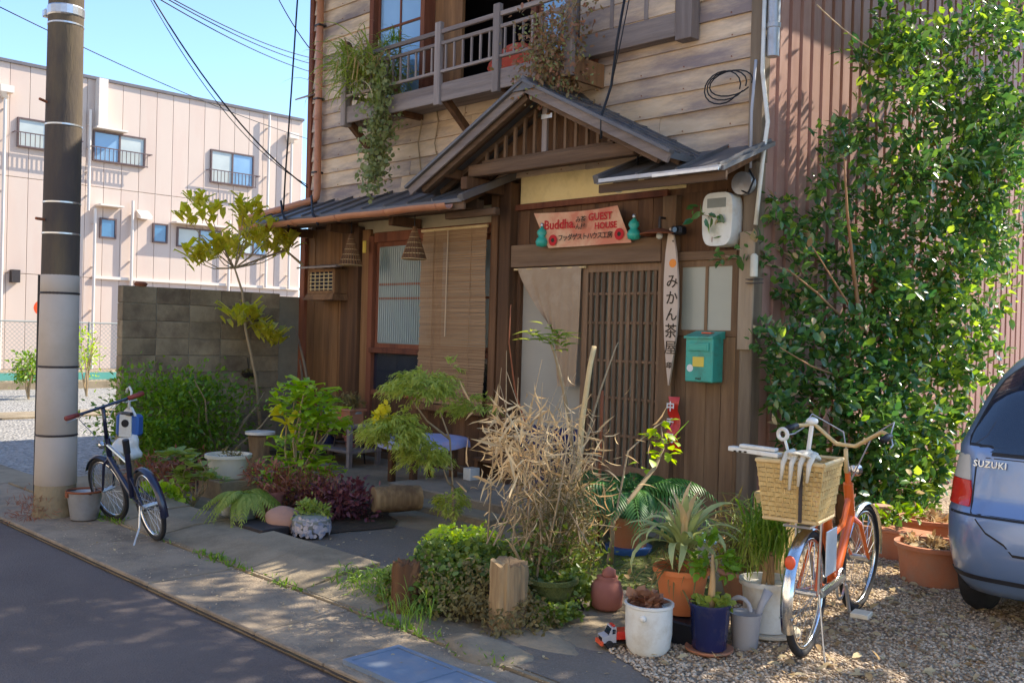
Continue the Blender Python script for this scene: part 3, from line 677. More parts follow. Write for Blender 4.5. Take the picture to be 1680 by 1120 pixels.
# --- upper openings: window left, open bay in the middle, window right
def sash(x0, x1, z0, z1, y, fr, gl, mull=1, rails=(), par=None, t_=.045, name='window'):
    mb = MB().b2(x0, x1, y, y+.035, z0, z0+t_).b2(x0, x1, y, y+.035, z1-t_, z1).b2(x0, x0+t_, y, y+.035, z0+t_, z1-t_).b2(x1-t_, x1, y, y+.035, z0+t_, z1-t_)
    for i in range(mull): xm = x0+(x1-x0)*(i+1)/(mull+1); mb.b2(xm-.013, xm+.013, y+.004, y+.03, z0+t_, z1-t_)
    for r in rails: mb.b2(x0+t_, x1-t_, y+.002, y+.032, r-.013, r+.013)
    f = hp(name, mb, fr, par); n = mull+1
    for i in range(n):
        a = x0+t_+(x1-x0-2*t_)*i/n; b = x0+t_+(x1-x0-2*t_)*(i+1)/n
        P('pane', MB().b2(a, b, y+.014, y+.018, z0+t_, z1-t_), gl, f)
    return f
hp('window_casing', MB().b2(-5.155, -5.08, -.06, .12, 3.92, 5.75).b2(-4.24, -4.17, -.05, .12, 3.92, 5.75).b2(-5.155, -1.7, -.05, .12, 5.70, 5.76).b2(-5.155, -1.7, -.04, .12, 3.90, 3.955).b2(-1.77, -1.7, -.05, .12, 3.92, 5.75).b2(-2.56, -2.49, -.04, .12, 3.95, 5.7), 'red_wood')
sash(-5.075, -4.245, 3.96, 5.69, .0, 'red_wood', 'glass_sky', 1, (4.95,)); sash(-2.485, -1.775, 3.96, 5.69, .0, 'red_wood', 'glass_sky', 1, (4.95,))
hp('cupboard_panel', MB().b2(-4.165, -3.72, .10, .14, 3.96, 5.69), 'brown_board')
hp('futon', MB().blob((-2.95, .12, 4.22), (.34, .10, .20), 3, .1, 4), 'futon', smooth='full'); hp('futon', MB().blob((-4.0, -.16, 4.0), (.28, .14, .05), 3, .1, 5), 'futon', smooth='full')
# --- shutter box
sb = hp('shutter_box', MB().b2(-1.84, -.78, -.12, -.032, 4.22, 5.6), 'board_wood_b')
P('bottom_rail', MB().b2(-1.86, -.765, -.145, -.031, 4.02, 4.218, .004), 'silver_wood', sb); P('side_post', MB().b2(-.763, -.60, -.15, -.031, 3.98, 5.6, .004), 'silver_wood_v', sb)
P('side_post', MB().b2(-1.90, -1.862, -.15, -.031, 4.0, 5.6, .004), 'silver_wood_v', sb)
for x in (-1.46, -1.08): P('batten', MB().b2(x-.02, x+.02, -.142, -.121, 4.22, 5.6, .003), 'silver_wood_v', sb)
for i in range(6): P('board', MB().b2(-1.84, -.78, -.131, -.1205, 4.232+.2*i, 4.425+.2*i, .003), 'board_wood', sb)
# --- balcony
bc = hp('balcony', MB().b2(-5.0, -1.62, -.44, -.035, 3.86, 3.90), 'silver_wood')
for a, b in ((-5.02, -3.46), (-3.37, -2.62), (-2.52, -1.68)): P('fascia_board', MB().b2(a, b, -.47, -.442, 3.80, 3.985, .004), 'silver_wood', bc)
posts = (-5.02, -3.415, -2.57, -1.65)
for x in posts: P('balcony_post', MB().b2(x-.043, x+.043, -.497, -.443 if x > -5 else -.4, 3.77, 4.60, .005), 'silver_wood_v', bc)
P('post_cap', MB().blob((-5.02, -.45, 4.66), (.055, .055, .065), 2, 0), 'dark_wood', bc, smooth='full')
for a, b in zip(posts[:-1], posts[1:]):
    a += .044; b -= .044
    for z_, h_ in ((4.10, .03), (4.38, .035), (4.50, .045)): P('rail', MB().b2(a, b, -.485, -.452, z_-h_/2, z_+h_/2, .004), 'silver_wood', bc)
    n = max(2, round((b-a)/.125))
    for i in range(n):
        x = a+(b-a)*(i+.5)/n; P('baluster', MB().b2(x-.009, x+.009, -.478, -.46, 4.116, 4.362), 'silver_wood_v', bc)
for z0, z1 in ((4.48, 4.52), (4.10, 4.13), (3.80, 3.98)): P('side_rail', MB().b2(-5.055, -5.02, -.44, -.03, z0, z1), 'silver_wood', bc)
P('side_board', MB().b2(-1.645, -1.615, -.44, -.035, 3.74, 3.95), 'brown_board', bc)
for x in (-5.02, -3.36): P('bracket', MB().beam((x, -.42, 3.84), (x, -.04, 3.52), .07, .075, .006), 'dark_wood', bc)
for x in (-4.2, -2.57, -1.65): P('joist', MB().b2(x-.03, x+.03, -.43, -.03, 3.80, 3.858), 'dark_wood', bc)
# --- side wall: ribbed sheet metal in lengths
hp('wall', MB().b2(-.09, -.012, .07, DEP, -.05, 5.98), 'sheet_groove')
y = .09; rib = None
while y < DEP-.1:
    if rib is None:
        q = MB(); prof = [(-.072, 0), (-.062, .028), (.062, .028), (.072, 0)]
        q.add([(x_, y_, z_) for (y_, x_) in prof for z_ in (0, 5.95)], [(0, 1, 3, 2), (2, 3, 5, 4), (4, 5, 7, 6), (1, 7, 5, 3), (0, 2, 4, 6), (0, 6, 7, 1)])
        rib = hp('sheet_rib', q, 'sheet'); rib.location = V((-.01, y, .0))-H.location
    else: dupe(rib, loc=V((-.01, y, .0))-H.location)
    y += .18
# --- copper downpipe
hp('downpipe', MB().tube([(-6.13, -.09, 5.9), (-6.12, -.09, 4.5), (-6.10, -.09, 3.2), (-6.10, -.10, 3.10), (-6.16, -.14, 3.06), (-6.42, -.3, 2.98), (-6.9, -.55, 2.86)], .044, 12), 'copper', smooth='full')
for z_ in (3.4, 4.3, 5.2): hp('pipe_clamp', MB().b2(-6.17, -6.07, -.14, -.02, z_, z_+.02), 'iron')
for z_ in (4.05,): hp('pipe_joint', MB().lathe([(.048, 0), (.052, .01), (.052, .05), (.048, .06)], (-6.12, -.09, z_)), 'copper')
# --- lean-to roofs (eave at y -.7)
def leanto(x0, x1, zt=3.06, ze=2.76, ye=-.72):
    r = hp('lean_to_roof', MB().prism([(x0, 0, zt), (x0, ye, ze), (x0, ye, ze-.035), (x0, 0, zt-.035)], (x1-x0, 0, 0)), 'roof_metal')
    x = x0+.03; sl_ = (zt-ze)/-ye
    while x < x1:
        P('roof_seam', MB().beam((x, -.01, zt+.008), (x, ye, ze+.008), .022, .03), 'roof_metal', r); x += .38
    P('eave_board', MB().b2(x0, x1, ye+.03, ye+.055, ze-.10, ze-.033), 'dark_wood_h', r)
    x = x0+.12
    while x < x1-.05:
        P('rafter', MB().beam((x, -.02, zt-.075), (x, ye+.06, ze-.065), .045, .06), 'dark_wood', r); x += .32
    P('verge', MB().beam((x1 if x1 < -1 else x0, -.005, zt+.004), (x1 if x1 < -1 else x0, ye-.01, ze+.004), .06, .07, .004), 'roof_metal', r)
    return r
rL = leanto(-6.62, -2.74); rR = leanto(-1.09, .12, 3.06, 2.77)
P('flashing', MB().b2(-1.05, .10, -.745, -.722, 2.745, 2.775), 'zinc', rR); P('flashing', MB().b2(-.5, .1, -.76, -.746, 2.735, 2.757), 'steel', rR)
P('end_block', MB().b2(-6.72, -6.60, -.80, -.66, 2.62, 2.80, .008), 'grey_post', rL)
hp('eave_beam', MB().b2(-6.5, -2.98, -.30, -.20, 2.72, 2.82, .006), 'dark_wood_h')
for x in (-6.3, -5.35, -4.2): hp('bracket', MB().b2(x-.04, x+.04, -.42, -.02, 2.62, 2.72, .006), 'dark_wood')
# copper gutter: half round with hangers
gt = MB(); n = 9; gx0, gx1, gy, gz = -6.66, -2.86, -.775, 2.715; r_ = .055
for i in range(25):
    x = gx0+(gx1-gx0)*i/24; zz = gz+.004*sin(i)
    for j in range(n+1): a = pi+pi*j/n; gt.v.append((x, gy+r_*cos(a), zz+r_*sin(a)))
    for j in range(n, -1, -1): a = pi+pi*j/n; gt.v.append((x, gy+(r_-.006)*cos(a), zz+(r_-.006)*sin(a)))
K = 2*(n+1)
for i in range(24):
    for j in range(K): gt.f.append((i*K+j, i*K+(j+1) % K, (i+1)*K+(j+1) % K, (i+1)*K+j))
gt.f += [tuple(range(K)), tuple(range(24*K, 25*K))[::-1]]
gu = hp('copper_gutter', gt, 'copper', smooth=True)
P('gutter_end', MB().lathe([(0, 0), (.056, 0), (.056, .012), (0, .012)], (0, 0, 0), 16).xf(Matrix.Translation((gx0-.01, gy, gz)) @ Matrix.Rotation(pi/2, 4, 'Y')), 'copper', gu)
for x in (-6.35, -5.5, -4.65, -3.8, -3.0): P('gutter_joint', MB().torus((0, 0, 0), .058, .006, 'xy', 14, 5, pi, 2*pi).xf(Matrix.Translation((x, gy, gz)) @ Matrix.Rotation(pi/2, 4, 'Z') @ Matrix.Rotation(pi/2, 4, 'X')), 'copper', gu)
# --- gabled entrance roof
GX, GE, GZr, GZe, GY = -1.905, 1.545, 3.70, 2.925, -.74
def gp(dx, y, up=0): return (GX+dx, y, GZr-(GZr-GZe)*abs(dx)/GE+up)
for sg in (-1, 1):
    r = hp('gable_roof', MB().add([gp(0, 0), gp(0, GY), gp(sg*GE, GY), gp(sg*GE, 0), gp(0, 0, -.05), gp(0, GY, -.05), gp(sg*GE, GY, -.05), gp(sg*GE, 0, -.05)], [(0, 1, 2, 3), (4, 7, 6, 5), (1, 5, 6, 2), (2, 6, 7, 3), (0, 3, 7, 4)]), 'roof_metal')
    for k in range(5):
        dx = sg*GE*(k+.5)/5; P('roof_seam', MB().beam(gp(dx, -.01, .01), gp(dx, GY+.01, .01), .02, .022), 'roof_metal', r)
    for k in range(4):
        yy = GY+.14+.18*k; P('purlin_strip', MB().beam(gp(sg*.04, yy, .009), gp(sg*(GE-.01), yy, .009), .05, .014), 'roof_metal', r)
    P('barge_board', MB().beam(gp(0, GY-.014, -.045), gp(sg*(GE+.02), GY-.014, -.045), .026, .085, .003), 'silver_wood', r)
    P('barge_board', MB().beam(gp(0, GY-.03, .012), gp(sg*(GE+.05), GY-.03, .012), .07, .03, .003), 'roof_metal', r)
    P('inner_barge', MB().beam(gp(sg*.02, GY+.05, -.10), gp(sg*(GE-.12), GY+.05, -.10), .05, .07, .003), 'dark_wood_h', r)
    for k in range(4):
        yy = -.62+.18*k; P('rafter', MB().beam(gp(sg*.04, yy, -.085), gp(sg*(GE-.1), yy, -.085), .04, .05), 'dark_wood_h', r)
    if sg < 0: P('eave_purlin', MB().b2(GX+sg*(GE-.38)-.045, GX+sg*(GE-.38)+.045, -.70, -.03, 2.99, 3.08, .006), 'dark_wood', r)
hp('ridge_cap', MB().prism([gp(-.13, GY-.05, .02), gp(0, GY-.05, .05), gp(.13, GY-.05, .02), gp(.13, GY-.05, -.01), gp(-.13, GY-.05, -.01)], (0, -GY+.04, 0)), 'roof_metal')
hp('tie_beam', MB().b2(-2.86, -.86, -.54, -.44, 2.985, 3.10, .008), 'dark_wood_h')
hp('gable_board', MB().prism([(-2.75, -.36, 3.10), (-1.05, -.36, 3.10), (GX, -.36, 3.60)], (0, .02, 0)), 'dark_wood')
gr = hp('gable_grille', MB().b2(-2.7, -1.1, -.51, -.46, 3.102, 3.13, .003), 'dark_wood_h')
for i in range(13):
    x = GX+(-6+i)*.125; zt = GZr-(GZr-GZe)*abs(x-GX)/GE-.11; w_ = .030 if i != 6 else .06
    if zt > 3.15: P('grille_bar', MB().b2(x-w_/2, x+w_/2, -.50, -.47, 3.13, zt, .003), 'silver_wood_v' if i == 6 else 'lattice_wood', gr)
hp('gable_plate', MB().b2(-1.93, -1.80, -.515, -.512, 3.42, 3.46), 'steel')
for x in (-2.83,): hp('bracket_arm', MB().b2(x-.045, x+.045, -.62, -.02, 2.86, 2.98, .008), 'dark_wood')
hp('bracket_arm', MB().b2(-3.35, -2.62, -.40, -.32, 2.63, 2.70, .01), 'dark_wood_h')
hp('wall_plaster', MB().b2(-2.655, -.70, -.016, .03, 2.765, 3.12), 'plaster')
hp('header_beam', MB().b2(-2.69, -.86, -.06, .05, 2.705, 2.763, .006), 'red_wood')
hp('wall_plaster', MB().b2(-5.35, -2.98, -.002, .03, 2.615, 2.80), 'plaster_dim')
hp('wall_board', MB().b2(-1.098, -.02, -.012, .04, 2.42, 3.03), 'dark_wood')
# --- ground floor framing
def post(x0, x1, z0, z1, mt='dark_wood', y=-.075, ch=.006): return hp('post', MB().b2(x0, x1, y, .045, z0, z1, ch), mt)
post(-6.47, -6.36, .0, 2.74, 'red_wood'); post(-5.55, -5.22, .0, 2.70, 'dark_wood', -.09); post(-5.21, -5.06, .0, 2.66, 'brown_board', -.045); post(-5.05, -4.965, .0, 2.58, 'red_wood', -.07)
post(-2.985, -2.885, .0, 2.95, 'dark_wood', -.10); post(-2.88, -2.845, .0, 2.95, 'door_wood', -.05); post(-2.84, -2.69, .0, 2.98, 'dark_wood', -.12)
post(-.885, -.745, .0, 2.70, 'door_wood', -.09); post(-.155, -.10, .0, 2.72, 'door_wood', -.06); post(-.095, .02, -.02, 2.9, 'grey_post', -.10, .01)
hp('wall_board', MB().b2(-.10, .03, -.125, -.102, 1.42, 2.35, .004), 'grey_post')
x = -6.355     # board wall left
while x < -5.56:
    w_ = min(random.uniform(.14, .19), -5.56-x); hp('wall_board', MB().b2(x+.002, x+w_-.002, -.03+random.uniform(-.004, .004), .03, .05, 2.72, .003), 'brown_board'); x += w_
hp('sill', MB().b2(-6.40, -2.98, -.08, .04, .02, .12, .006), 'dark_wood_h')
hp('header_beam', MB().b2(-4.96, -2.99, -.06, .04, 2.50, 2.613, .005), 'red_wood')
# window behind the blind
wf = sash(-4.955, -3.9, 1.30, 2.50, -.02, 'red_wood', 'glass_ribbed', 0, (1.86, 2.02), t_=.05)
for i in range(26):
    x = -4.90+i*.0385; P('glass_rib', MB().tube([(x, -.012, 1.36), (x, -.012, 2.44)], .0085, 5, False), 'glass_ribbed', wf, smooth=True)
sash(-3.9, -2.99, 1.30, 2.50, .01, 'red_wood', 'glass_ribbed', 0, (1.86,), t_=.05)
hp('sill', MB().b2(-4.97, -2.99, -.10, .03, 1.24, 1.30, .006), 'red_wood')
hp('lower_panel', MB().b2(-4.96, -3.0, -.02, .03, .82, 1.238, .004), 'glass_dark'); hp('header_beam', MB().b2(-4.96, -2.99, -.06, .03, .76, .82, .004), 'red_wood')
x = -4.96
while x < -3.0:
    w_ = min(.2, -2.99-x); hp('wall_board', MB().b2(x+.002, x+w_-.002, -.035+random.uniform(-.003, .003), .03, .12, .76, .003), 'dark_wood'); x += w_
# --- doorway
hp('lintel', MB().b2(-2.69, -.885, -.10, .04, 2.145, 2.36, .006), 'door_wood_h'); hp('lintel', MB().b2(-.745, -.155, -.07, .04, 2.145, 2.22, .005), 'door_wood_h')
x = -2.685
while x < -.9:
    w_ = min(.165, -.888-x); hp('transom_board', MB().b2(x+.0015, x+w_-.0015, -.02+random.uniform(-.003, .003), .03, 2.362, 2.703, .002), 'dark_wood'); x += w_
x = -.742
while x < -.16:
    w_ = min(.15, -.157-x); hp('transom_board', MB().b2(x+.0015, x+w_-.0015, -.02+random.uniform(-.003, .003), .03, 2.222, 2.72, .002), 'dark_wood'); x += w_
hp('threshold', MB().b2(-2.69, -.885, -.12, .04, .05, .15, .006), 'door_wood_h')
hp('inner_door', MB().b2(-2.66, -1.77, .045, .07, .62, 2.145), 'door_white'); hp('inner_door', MB().b2(-2.66, -1.77, .040, .08, .15, .618), 'blue_glaze')
hp('inner_trim', MB().b2(-2.685, -2.645, .0, .05, .15, 2.145), 'dark_wood')
# lattice door
ld = hp('lattice_door', MB().b2(-1.80, -1.735, -.045, .0, .15, 2.143, .004).b2(-.945, -.887, -.045, .0, .15, 2.143, .004).b2(-1.735, -.945, -.045, .0, 2.075, 2.143, .004).b2(-1.735, -.945, -.045, .0, .15, .36, .004), 'lattice_wood')
P('backing_glass', MB().b2(-1.74, -.94, .004, .010, .36, 2.075), 'glass_frost', ld)
for i in range(11): x = -1.735+.79*(i+.5)/11; P('lattice_bar', MB().b2(x-.017, x+.017, -.038, -.008, .36, 2.075, .003), 'lattice_wood', ld)
for z_ in (.62, .95, 1.28, 1.62, 1.88): P('lattice_rail', MB().b2(-1.735, -.945, -.030, -.004, z_-.012, z_+.012), 'lattice_wood', ld)
# right hand panel with two panes
rp = sash(-.745, -.157, 1.52, 2.143, -.05, 'door_wood', 'glass_frost', 1, (), t_=.05, name='fixed_window')
x = -.744
for w_ in (.115, .2, .14, .13): hp('wall_board', MB().b2(x+.0015, x+w_-.0015, -.045+random.uniform(-.003, .003), .03, .02, 1.518, .003), 'door_wood'); x += w_
hp('base_stone', MB().b2(-.88, .02, -.13, .04, -.05, .03, .01), 'concrete')
# --- interior noren rail and cloth
nr = T('entrance_curtain', 'beige patterned split curtain gathered at the left of the entrance door', 'curtain', (-2.2, -.10, 2.13))
P('rod', MB().tube([(-2.66, -.075, 2.125), (-1.74, -.075, 2.125)], .010, 7), 'cane', nr, w=True)
def cloth_panel(x0, x1, zb, shift, seed, ph):
    mb = MB(); nx, nz = 22, 16
    for j in range(nz+1):
        v = j/nz
        for i in range(nx+1):
            u = i/nx; xx = x0+(x1-x0)*u; z = 2.135-(2.135-zb(u))*v
            xx += shift(u)*v**1.3; yy = -.085-.018*sin(u*15+ph+2*v)*(.3+.7*v)-.01*v
            mb.v.append((xx, yy, z))
    for j in range(nz):
        for i in range(nx): a = j*(nx+1)+i; mb.f.append((a, a+1, a+nx+2, a+nx+1))
    return mb
P('left_cloth', cloth_panel(-2.60, -2.12, lambda u: 1.50-.15*u, lambda u: .50*(1-u)+.06, 1, 0), 'noren', nr, w=True, smooth='full')
P('right_cloth', cloth_panel(-2.125, -1.79, lambda u: 1.02+.01*u, lambda u: .10*(1-u)-.02, 2, 2), 'noren', nr, w=True, smooth='full')
# --- sudare blind
sd = T('reed_blind', 'brown reed blind hanging over the front window', 'blind', (-3.47, -.13, 2.58))
sl_m = MB(); nz = 150
for k in range(nz):
    z = 2.55-k*(2.55-.74)/nz; xo = .03*(k/nz)+random.uniform(-.006, .006); yy = -.14-.012*sin(k*.05)
    sl_m.beam((-3.985-xo*2, yy+random.uniform(-.002, .002), z), (-2.99+random.uniform(-.006, .006), yy, z+random.uniform(-.002, .002)), .006, .0098)
P('slats', sl_m, 'sudare', sd, w=True, kind='stuff')
P('top_bar', MB().b2(-4.01, -2.98, -.155, -.125, 2.555, 2.585, .004), 'cane', sd, w=True); P('bottom_bar', MB().b2(-4.06, -2.99, -.165, -.135, .665, .735, .006), 'brown_board', sd, w=True)
for x in (-3.78, -3.2): P('binding_cord', MB().tube([(x, -.158, 2.56), (x-.02, -.160, .74)], .003, 4), 'sudare', sd, w=True)
P('pull_cord', MB().tube([(-3.55, -.17, 2.55), (-3.56, -.172, 1.45)], .006, 5), 'string', sd, w=True)
# ============================================================ THINGS ON THE HOUSE FRONT
def t_(name, label, cat, loc, group=None): return T(name, label, cat, loc, 0, group)
# banner
bn = t_('guest_house_banner', 'orange cloth banner with red painted lettering hung crooked above the entrance', 'banner', (-1.95, -.13, 2.5))
A0, A1, B1, B0 = at(876, 350, Y=-.15), at(1014, 337, Y=-.15), at(1037, 398, Y=-.15), at(901, 407, Y=-.15)
mb = MB(); nx, nz = 20, 8
for j in range(nz+1):
    for i in range(nx+1):
        u, v = i/nx, j/nz; p = (A0.lerp(A1, u)).lerp(B0.lerp(B1, u), v); sagz = -.022*4*u*(1-u)*(1-v)*.8
        mb.v.append((p.x, p.y-.012*sin(u*7+v*2), p.z+sagz))
for j in range(nz):
    for i in range(nx): a = j*(nx+1)+i; mb.f.append((a, a+nx+1, a+nx+2, a+1))
P('cloth', mb, 'banner', bn, w=True, smooth='full')
ux = ((A1-A0)).normalized()
def on_ban(u, v, s_, size, mt, bold=0, slant=0, sp=1):
    p = A0.lerp(A1, u).lerp(B0.lerp(B1, u), v)+V((0, -.016, -.022*4*u*(1-u)*(1-v)*.8))
    zd = V((-.22, 0, 1)); text(s_, size, mt, bn, face_to(p, ux, zd-ux*zd.dot(ux)+ux*slant), 'lettering', bold=bold, spacing=sp)
on_ban(.27, .36, 'Buddha.', .122, 'red_ink', .002); on_ban(.525, .36, 'み茶\nん屋', .062, 'ink', .0006)
on_ban(.775, .23, 'GUEST', .092, 'red_ink', .002); on_ban(.795, .49, 'HOUSE', .080, 'red_ink', .002); on_ban(.505, .75, 'フッダゲストハウス工房', .064, 'ink', .0008, sp=.84)
for u, v in ((.105, .80), (.91, .76)):
    p = A0.lerp(A1, u).lerp(B0.lerp(B1, u), v)+V((0, -.020, 0)); P('red_emblem', MB().lathe([(0, 0), (.052, 0), (.052, .002), (0, .002)], (0, 0, 0), 22).xf(Matrix.Translation(p) @ Matrix.Rotation(pi/2, 4, 'X')), 'red_ink', bn, w=True)
    P('emblem_centre', MB().lathe([(0, 0), (.02, 0), (.02, .004), (0, .004)], (0, 0, 0), 12).xf(Matrix.Translation(p) @ Matrix.Rotation(pi/2, 4, 'X')), 'ink', bn, w=True)
for px, py, lb in ((889, 388, 'green glass gourd shaped bottle at the left corner of the banner'), (1040, 375, 'green glass gourd shaped bottle at the right corner of the banner')):
    c = at(px, py, Y=-.18); q = t_('gourd_ornament', lb, 'ornament', (c.x, c.y, c.z-.10), 'gourd ornaments beside the banner')
    P('body', MB().lathe([(0, -.10), (.05, -.09), (.06, -.05), (.045, -.015), (.03, -.005), (.048, .03), (.042, .055), (.02, .075), (.012, .09)], c, 18), 'mint', q, w=True, smooth='full')
    P('stopper', MB().lathe([(.012, .09), (.018, .10), (.012, .125), (0, .13)], c, 10), 'steel', q, w=True, smooth='full')
# vertical plank sign
sg0 = at(1100, 374, Y=-.15); sg1 = at(1096, 632, Y=-.15)
sn = t_('plank_sign', 'pale pointed wooden plank sign lettered in black beside the lattice door', 'sign', (sg1.x, sg1.y, sg1.z))
L_ = (sg0-sg1).length; prof = [(0, .002), (.12, .028), (.3, .058), (.5, .074), (.7, .070), (.85, .052), (.95, .028), (1, .010)]
pts = [(sg1.x+(sg0.x-sg1.x)*t+h*1.0+.012*sin(pi*t), -.15, sg1.z+L_*t) for t, h in prof]+[(sg1.x+(sg0.x-sg1.x)*t-h+.012*sin(pi*t), -.15, sg1.z+L_*t) for t, h in prof[::-1]]
P('plank', MB().prism(pts, (0, .022, 0)), 'sign_wood', sn, w=True)
for k, ch in enumerate('みかん茶屋'):
    z = sg1.z+L_*(.655-.105*k); text(ch, .125, 'ink', sn, face_to((sg1.x+.014, -.153, z), (1, 0, 0), (0, 0, 1)), 'lettering', bold=.0008 if k < 4 else 0)
text('印', .055, 'ink', sn, face_to((sg1.x+.005, -.153, sg1.z+L_*.125), (1, 0, 0), (0, 0, 1)), 'lettering', bold=.002)
P('painted_orange', MB().lathe([(0, 0), (.036, 0), (.036, .002), (0, .002)], (0, 0, 0), 16).xf(Matrix.Translation((sg1.x+.014, -.1505, sg1.z+L_*.775)) @ Matrix.Rotation(pi/2, 4, 'X')), 'orange_ink', sn, w=True)
P('nail', MB().blob((sg1.x+.012, -.153, sg1.z+L_*.915), (.008, .006, .008), 1, 0), 'iron', sn, w=True)
# lamp with a wide hat, and a camera
c = at(1082, 384, Y=-.16); q = t_('entrance_lamp', 'rusty wide brimmed wall lamp above the lattice door', 'lamp', c)
P('lamp_shade', MB().lathe([(.015, .05), (.04, .045), (.17, .0), (.165, -.008), (.03, .035)], c, 20), 'rust', q, w=True, smooth=True)
P('bulb', MB().blob((c.x, c.y, c.z-.015), (.03, .03, .03), 2, 0), 'white_plastic', q, w=True, smooth='full'); P('arm', MB().tube([(c.x, c.y, c.z+.04), (c.x, c.y, c.z+.14), (c.x, -.02, c.z+.14)], .012, 6), 'iron', q, w=True)
c = at(1115, 378, Y=-.14); q = t_('security_camera', 'small black camera on the post right of the lamp', 'camera', c)
P('body', MB().b2(c.x-.06, c.x+.05, -.19, -.10, c.z-.035, c.z+.035, .012), 'black_plastic', q, w=True); P('lens', MB().lathe([(0, 0), (.022, 0), (.022, .02), (0, .02)], (0, 0, 0), 12).xf(Matrix.Translation((c.x, -.19, c.z)) @ Matrix.Rotation(pi/2, 4, 'X')), 'glass_dark', q, w=True)
# eave lamp
c = at(1015, 305, Y=-.45); q = t_('eave_bulb', 'white bulb lamp with clip under the small right roof', 'lamp', c)
P('bulb', MB().blob((c.x, c.y, c.z-.02), (.045, .045, .04), 2, 0), 'white_plastic', q, w=True, smooth='full'); P('socket', MB().lathe([(.03, .0), (.04, .03), (.03, .06)], c, 12), 'iron', q, w=True); P('clip', MB().beam((c.x, c.y, c.z+.04), (c.x+.16, c.y, c.z+.06), .03, .02), 'iron', q, w=True)
# mail box
a = at(1125, 552, Y=-.22); b = at(1168, 628, Y=-.22)
mx0, mx1, mz1, mz0 = a.x, b.x, a.z, b.z
q = t_('mail_box', 'teal metal mail box on the wall right of the plank sign', 'mail box', ((mx0+mx1)/2, -.14, mz0))
P('body', MB().b2(mx0, mx1, -.22, -.065, mz0, mz1, .008), 'green_box', q, w=True); P('lid', MB().prism([(mx0-.008, -.235, mz1-.012), (mx0-.008, -.235, mz1+.004), (mx0-.008, -.06, mz1+.05), (mx0-.008, -.06, mz1-.012)], (mx1-mx0+.016, 0, 0)), 'green_box', q, w=True)
P('slot_flap', MB().b2(mx0+.035, mx1-.035, -.232, -.2205, mz1-.115, mz1-.045, .004), 'green_box', q, w=True)
P('slot_edge', MB().b2(mx0+.05, mx1-.05, -.2345, -.2325, mz1-.10, mz1-.062), 'mint', q, w=True)
P('name_plate', MB().b2(mx0+.075, mx1-.08, -.224, -.2205, mz1-.24, mz1-.16, .001), 'yellow', q, w=True)
P('sticker', MB().lathe([(0, 0), (.03, 0), (.03, .002), (0, .002)], (0, 0, 0), 20).xf(Matrix.Translation((mx0+.05, -.2205, mz0+.11)) @ Matrix.Rotation(pi/2, 4, 'X')), 'white_ink', q, w=True)
P('red_label', MB().b2(mx0+.11, mx0+.20, -.16, -.10, mz1+.028, mz1+.04), 'red_orange', q, w=True)
text('mail', .035, 'ink', q, face_to(((mx0+mx1)/2, -.2215, mz0+.03), (1, 0, 0), (0, 0, 1)))
# white meter box + round meter + conduit
a = at(1153, 318, Y=-.22); b = at(1200, 402, Y=-.22); X0, X1, Z1, Z0 = a.x, b.x, a.z, b.z
q = t_('electric_meter_box', 'rounded white plastic meter box high on the right of the entrance', 'meter box', ((X0+X1)/2, -.16, Z0))
mb = MB(); n = 20; cxm, czm, hw, hz = (X0+X1)/2, (Z0+Z1)/2, (X1-X0)/2, (Z1-Z0)/2; poly = []
for i in range(28):
    a_ = 2*pi*i/28; ca, sa = cos(a_), sin(a_); poly.append((cxm+hw*math.copysign(abs(ca)**.45, ca)*(1-.12*max(0, -sa)), -.22, czm+hz*math.copysign(abs(sa)**.45, sa)))
P('cover', MB().prism(poly, (0, .15, 0)), 'white_plastic', q, w=True, smooth=True); P('window', MB().b2(X0+.045, X1-.06, -.223, -.219, Z1-.12, Z1-.045, .002), 'grey_glaze', q, w=True)
text('1', .06, 'rust', q, face_to((cxm-.04, -.2215, Z0+.05), (1, 0, 0), (0, 0, 1)))
c = at(1215, 300, Y=-.2); q = t_('cable_drum', 'grey round meter and cables tucked under the eave by the corner', 'meter', c)
P('case', MB().lathe([(0, 0), (.085, 0), (.09, .02), (.09, .08), (0, .09)], (0, 0, 0), 20).xf(Matrix.Translation((c.x, -.11, c.z)) @ Matrix.Rotation(pi/2, 4, 'X')), 'zinc', q, w=True, smooth=True)
P('loop', MB().tube([(c.x+.05, -.16, c.z+.1), (c.x+.12, -.2, c.z+.02), (c.x+.07, -.2, c.z-.09), (c.x-.02, -.18, c.z-.05)], .009, 6), 'cable', q, w=True)
c = at(1237, 437, Y=-.15); q = t_('insulator', 'cream ceramic insulator hanging on the corner post', 'insulator', c)
P('body', MB().lathe([(.02, -.085), (.03, -.08), (.03, .08), (.012, .1)], c, 12), 'cream', q, w=True, smooth=True)
for z in (-.10, -.13): P('wire_rack', MB().b2(c.x-.06, c.x+.07, c.y-.02, c.y+.03, c.z+z-.003, c.z+z+.003), 'iron', q, w=True)
def cable(label, pts, r=.008, mt='cable', grp=None): return tag(P('cable', MB().tube(pts, r, 6), mt, smooth='full'), label, 'cable', grp)
def pxs(l, Y): return [at(x, y, Y=Y) for x, y in l]
cable('white conduit running down the corner of the house', [(.03, -.07, 4.3), (.035, -.08, 3.6), (.10, -.09, 3.2), (.07, -.1, 2.9), (.03, -.11, 2.4)], .017, 'white_plastic')
cable('thin pale blue hose beside the white conduit at the corner', [(-.02, -.09, 3.7), (-.04, -.1, 3.3), (-.03, -.11, 2.85)], .012, 'grey_plastic')
lp = MB()
for k in range(3):
    c0 = at(1235, 130, Y=-.10); lp.tube([c0+V((-.20+.20*cos(a)*(1-.08*k)-.02*k, -.03*k, .10*sin(a)*(1+.15*k)-.02*k)) for a in np.linspace(-.3, 2*pi-.6, 18)], .006, 5)
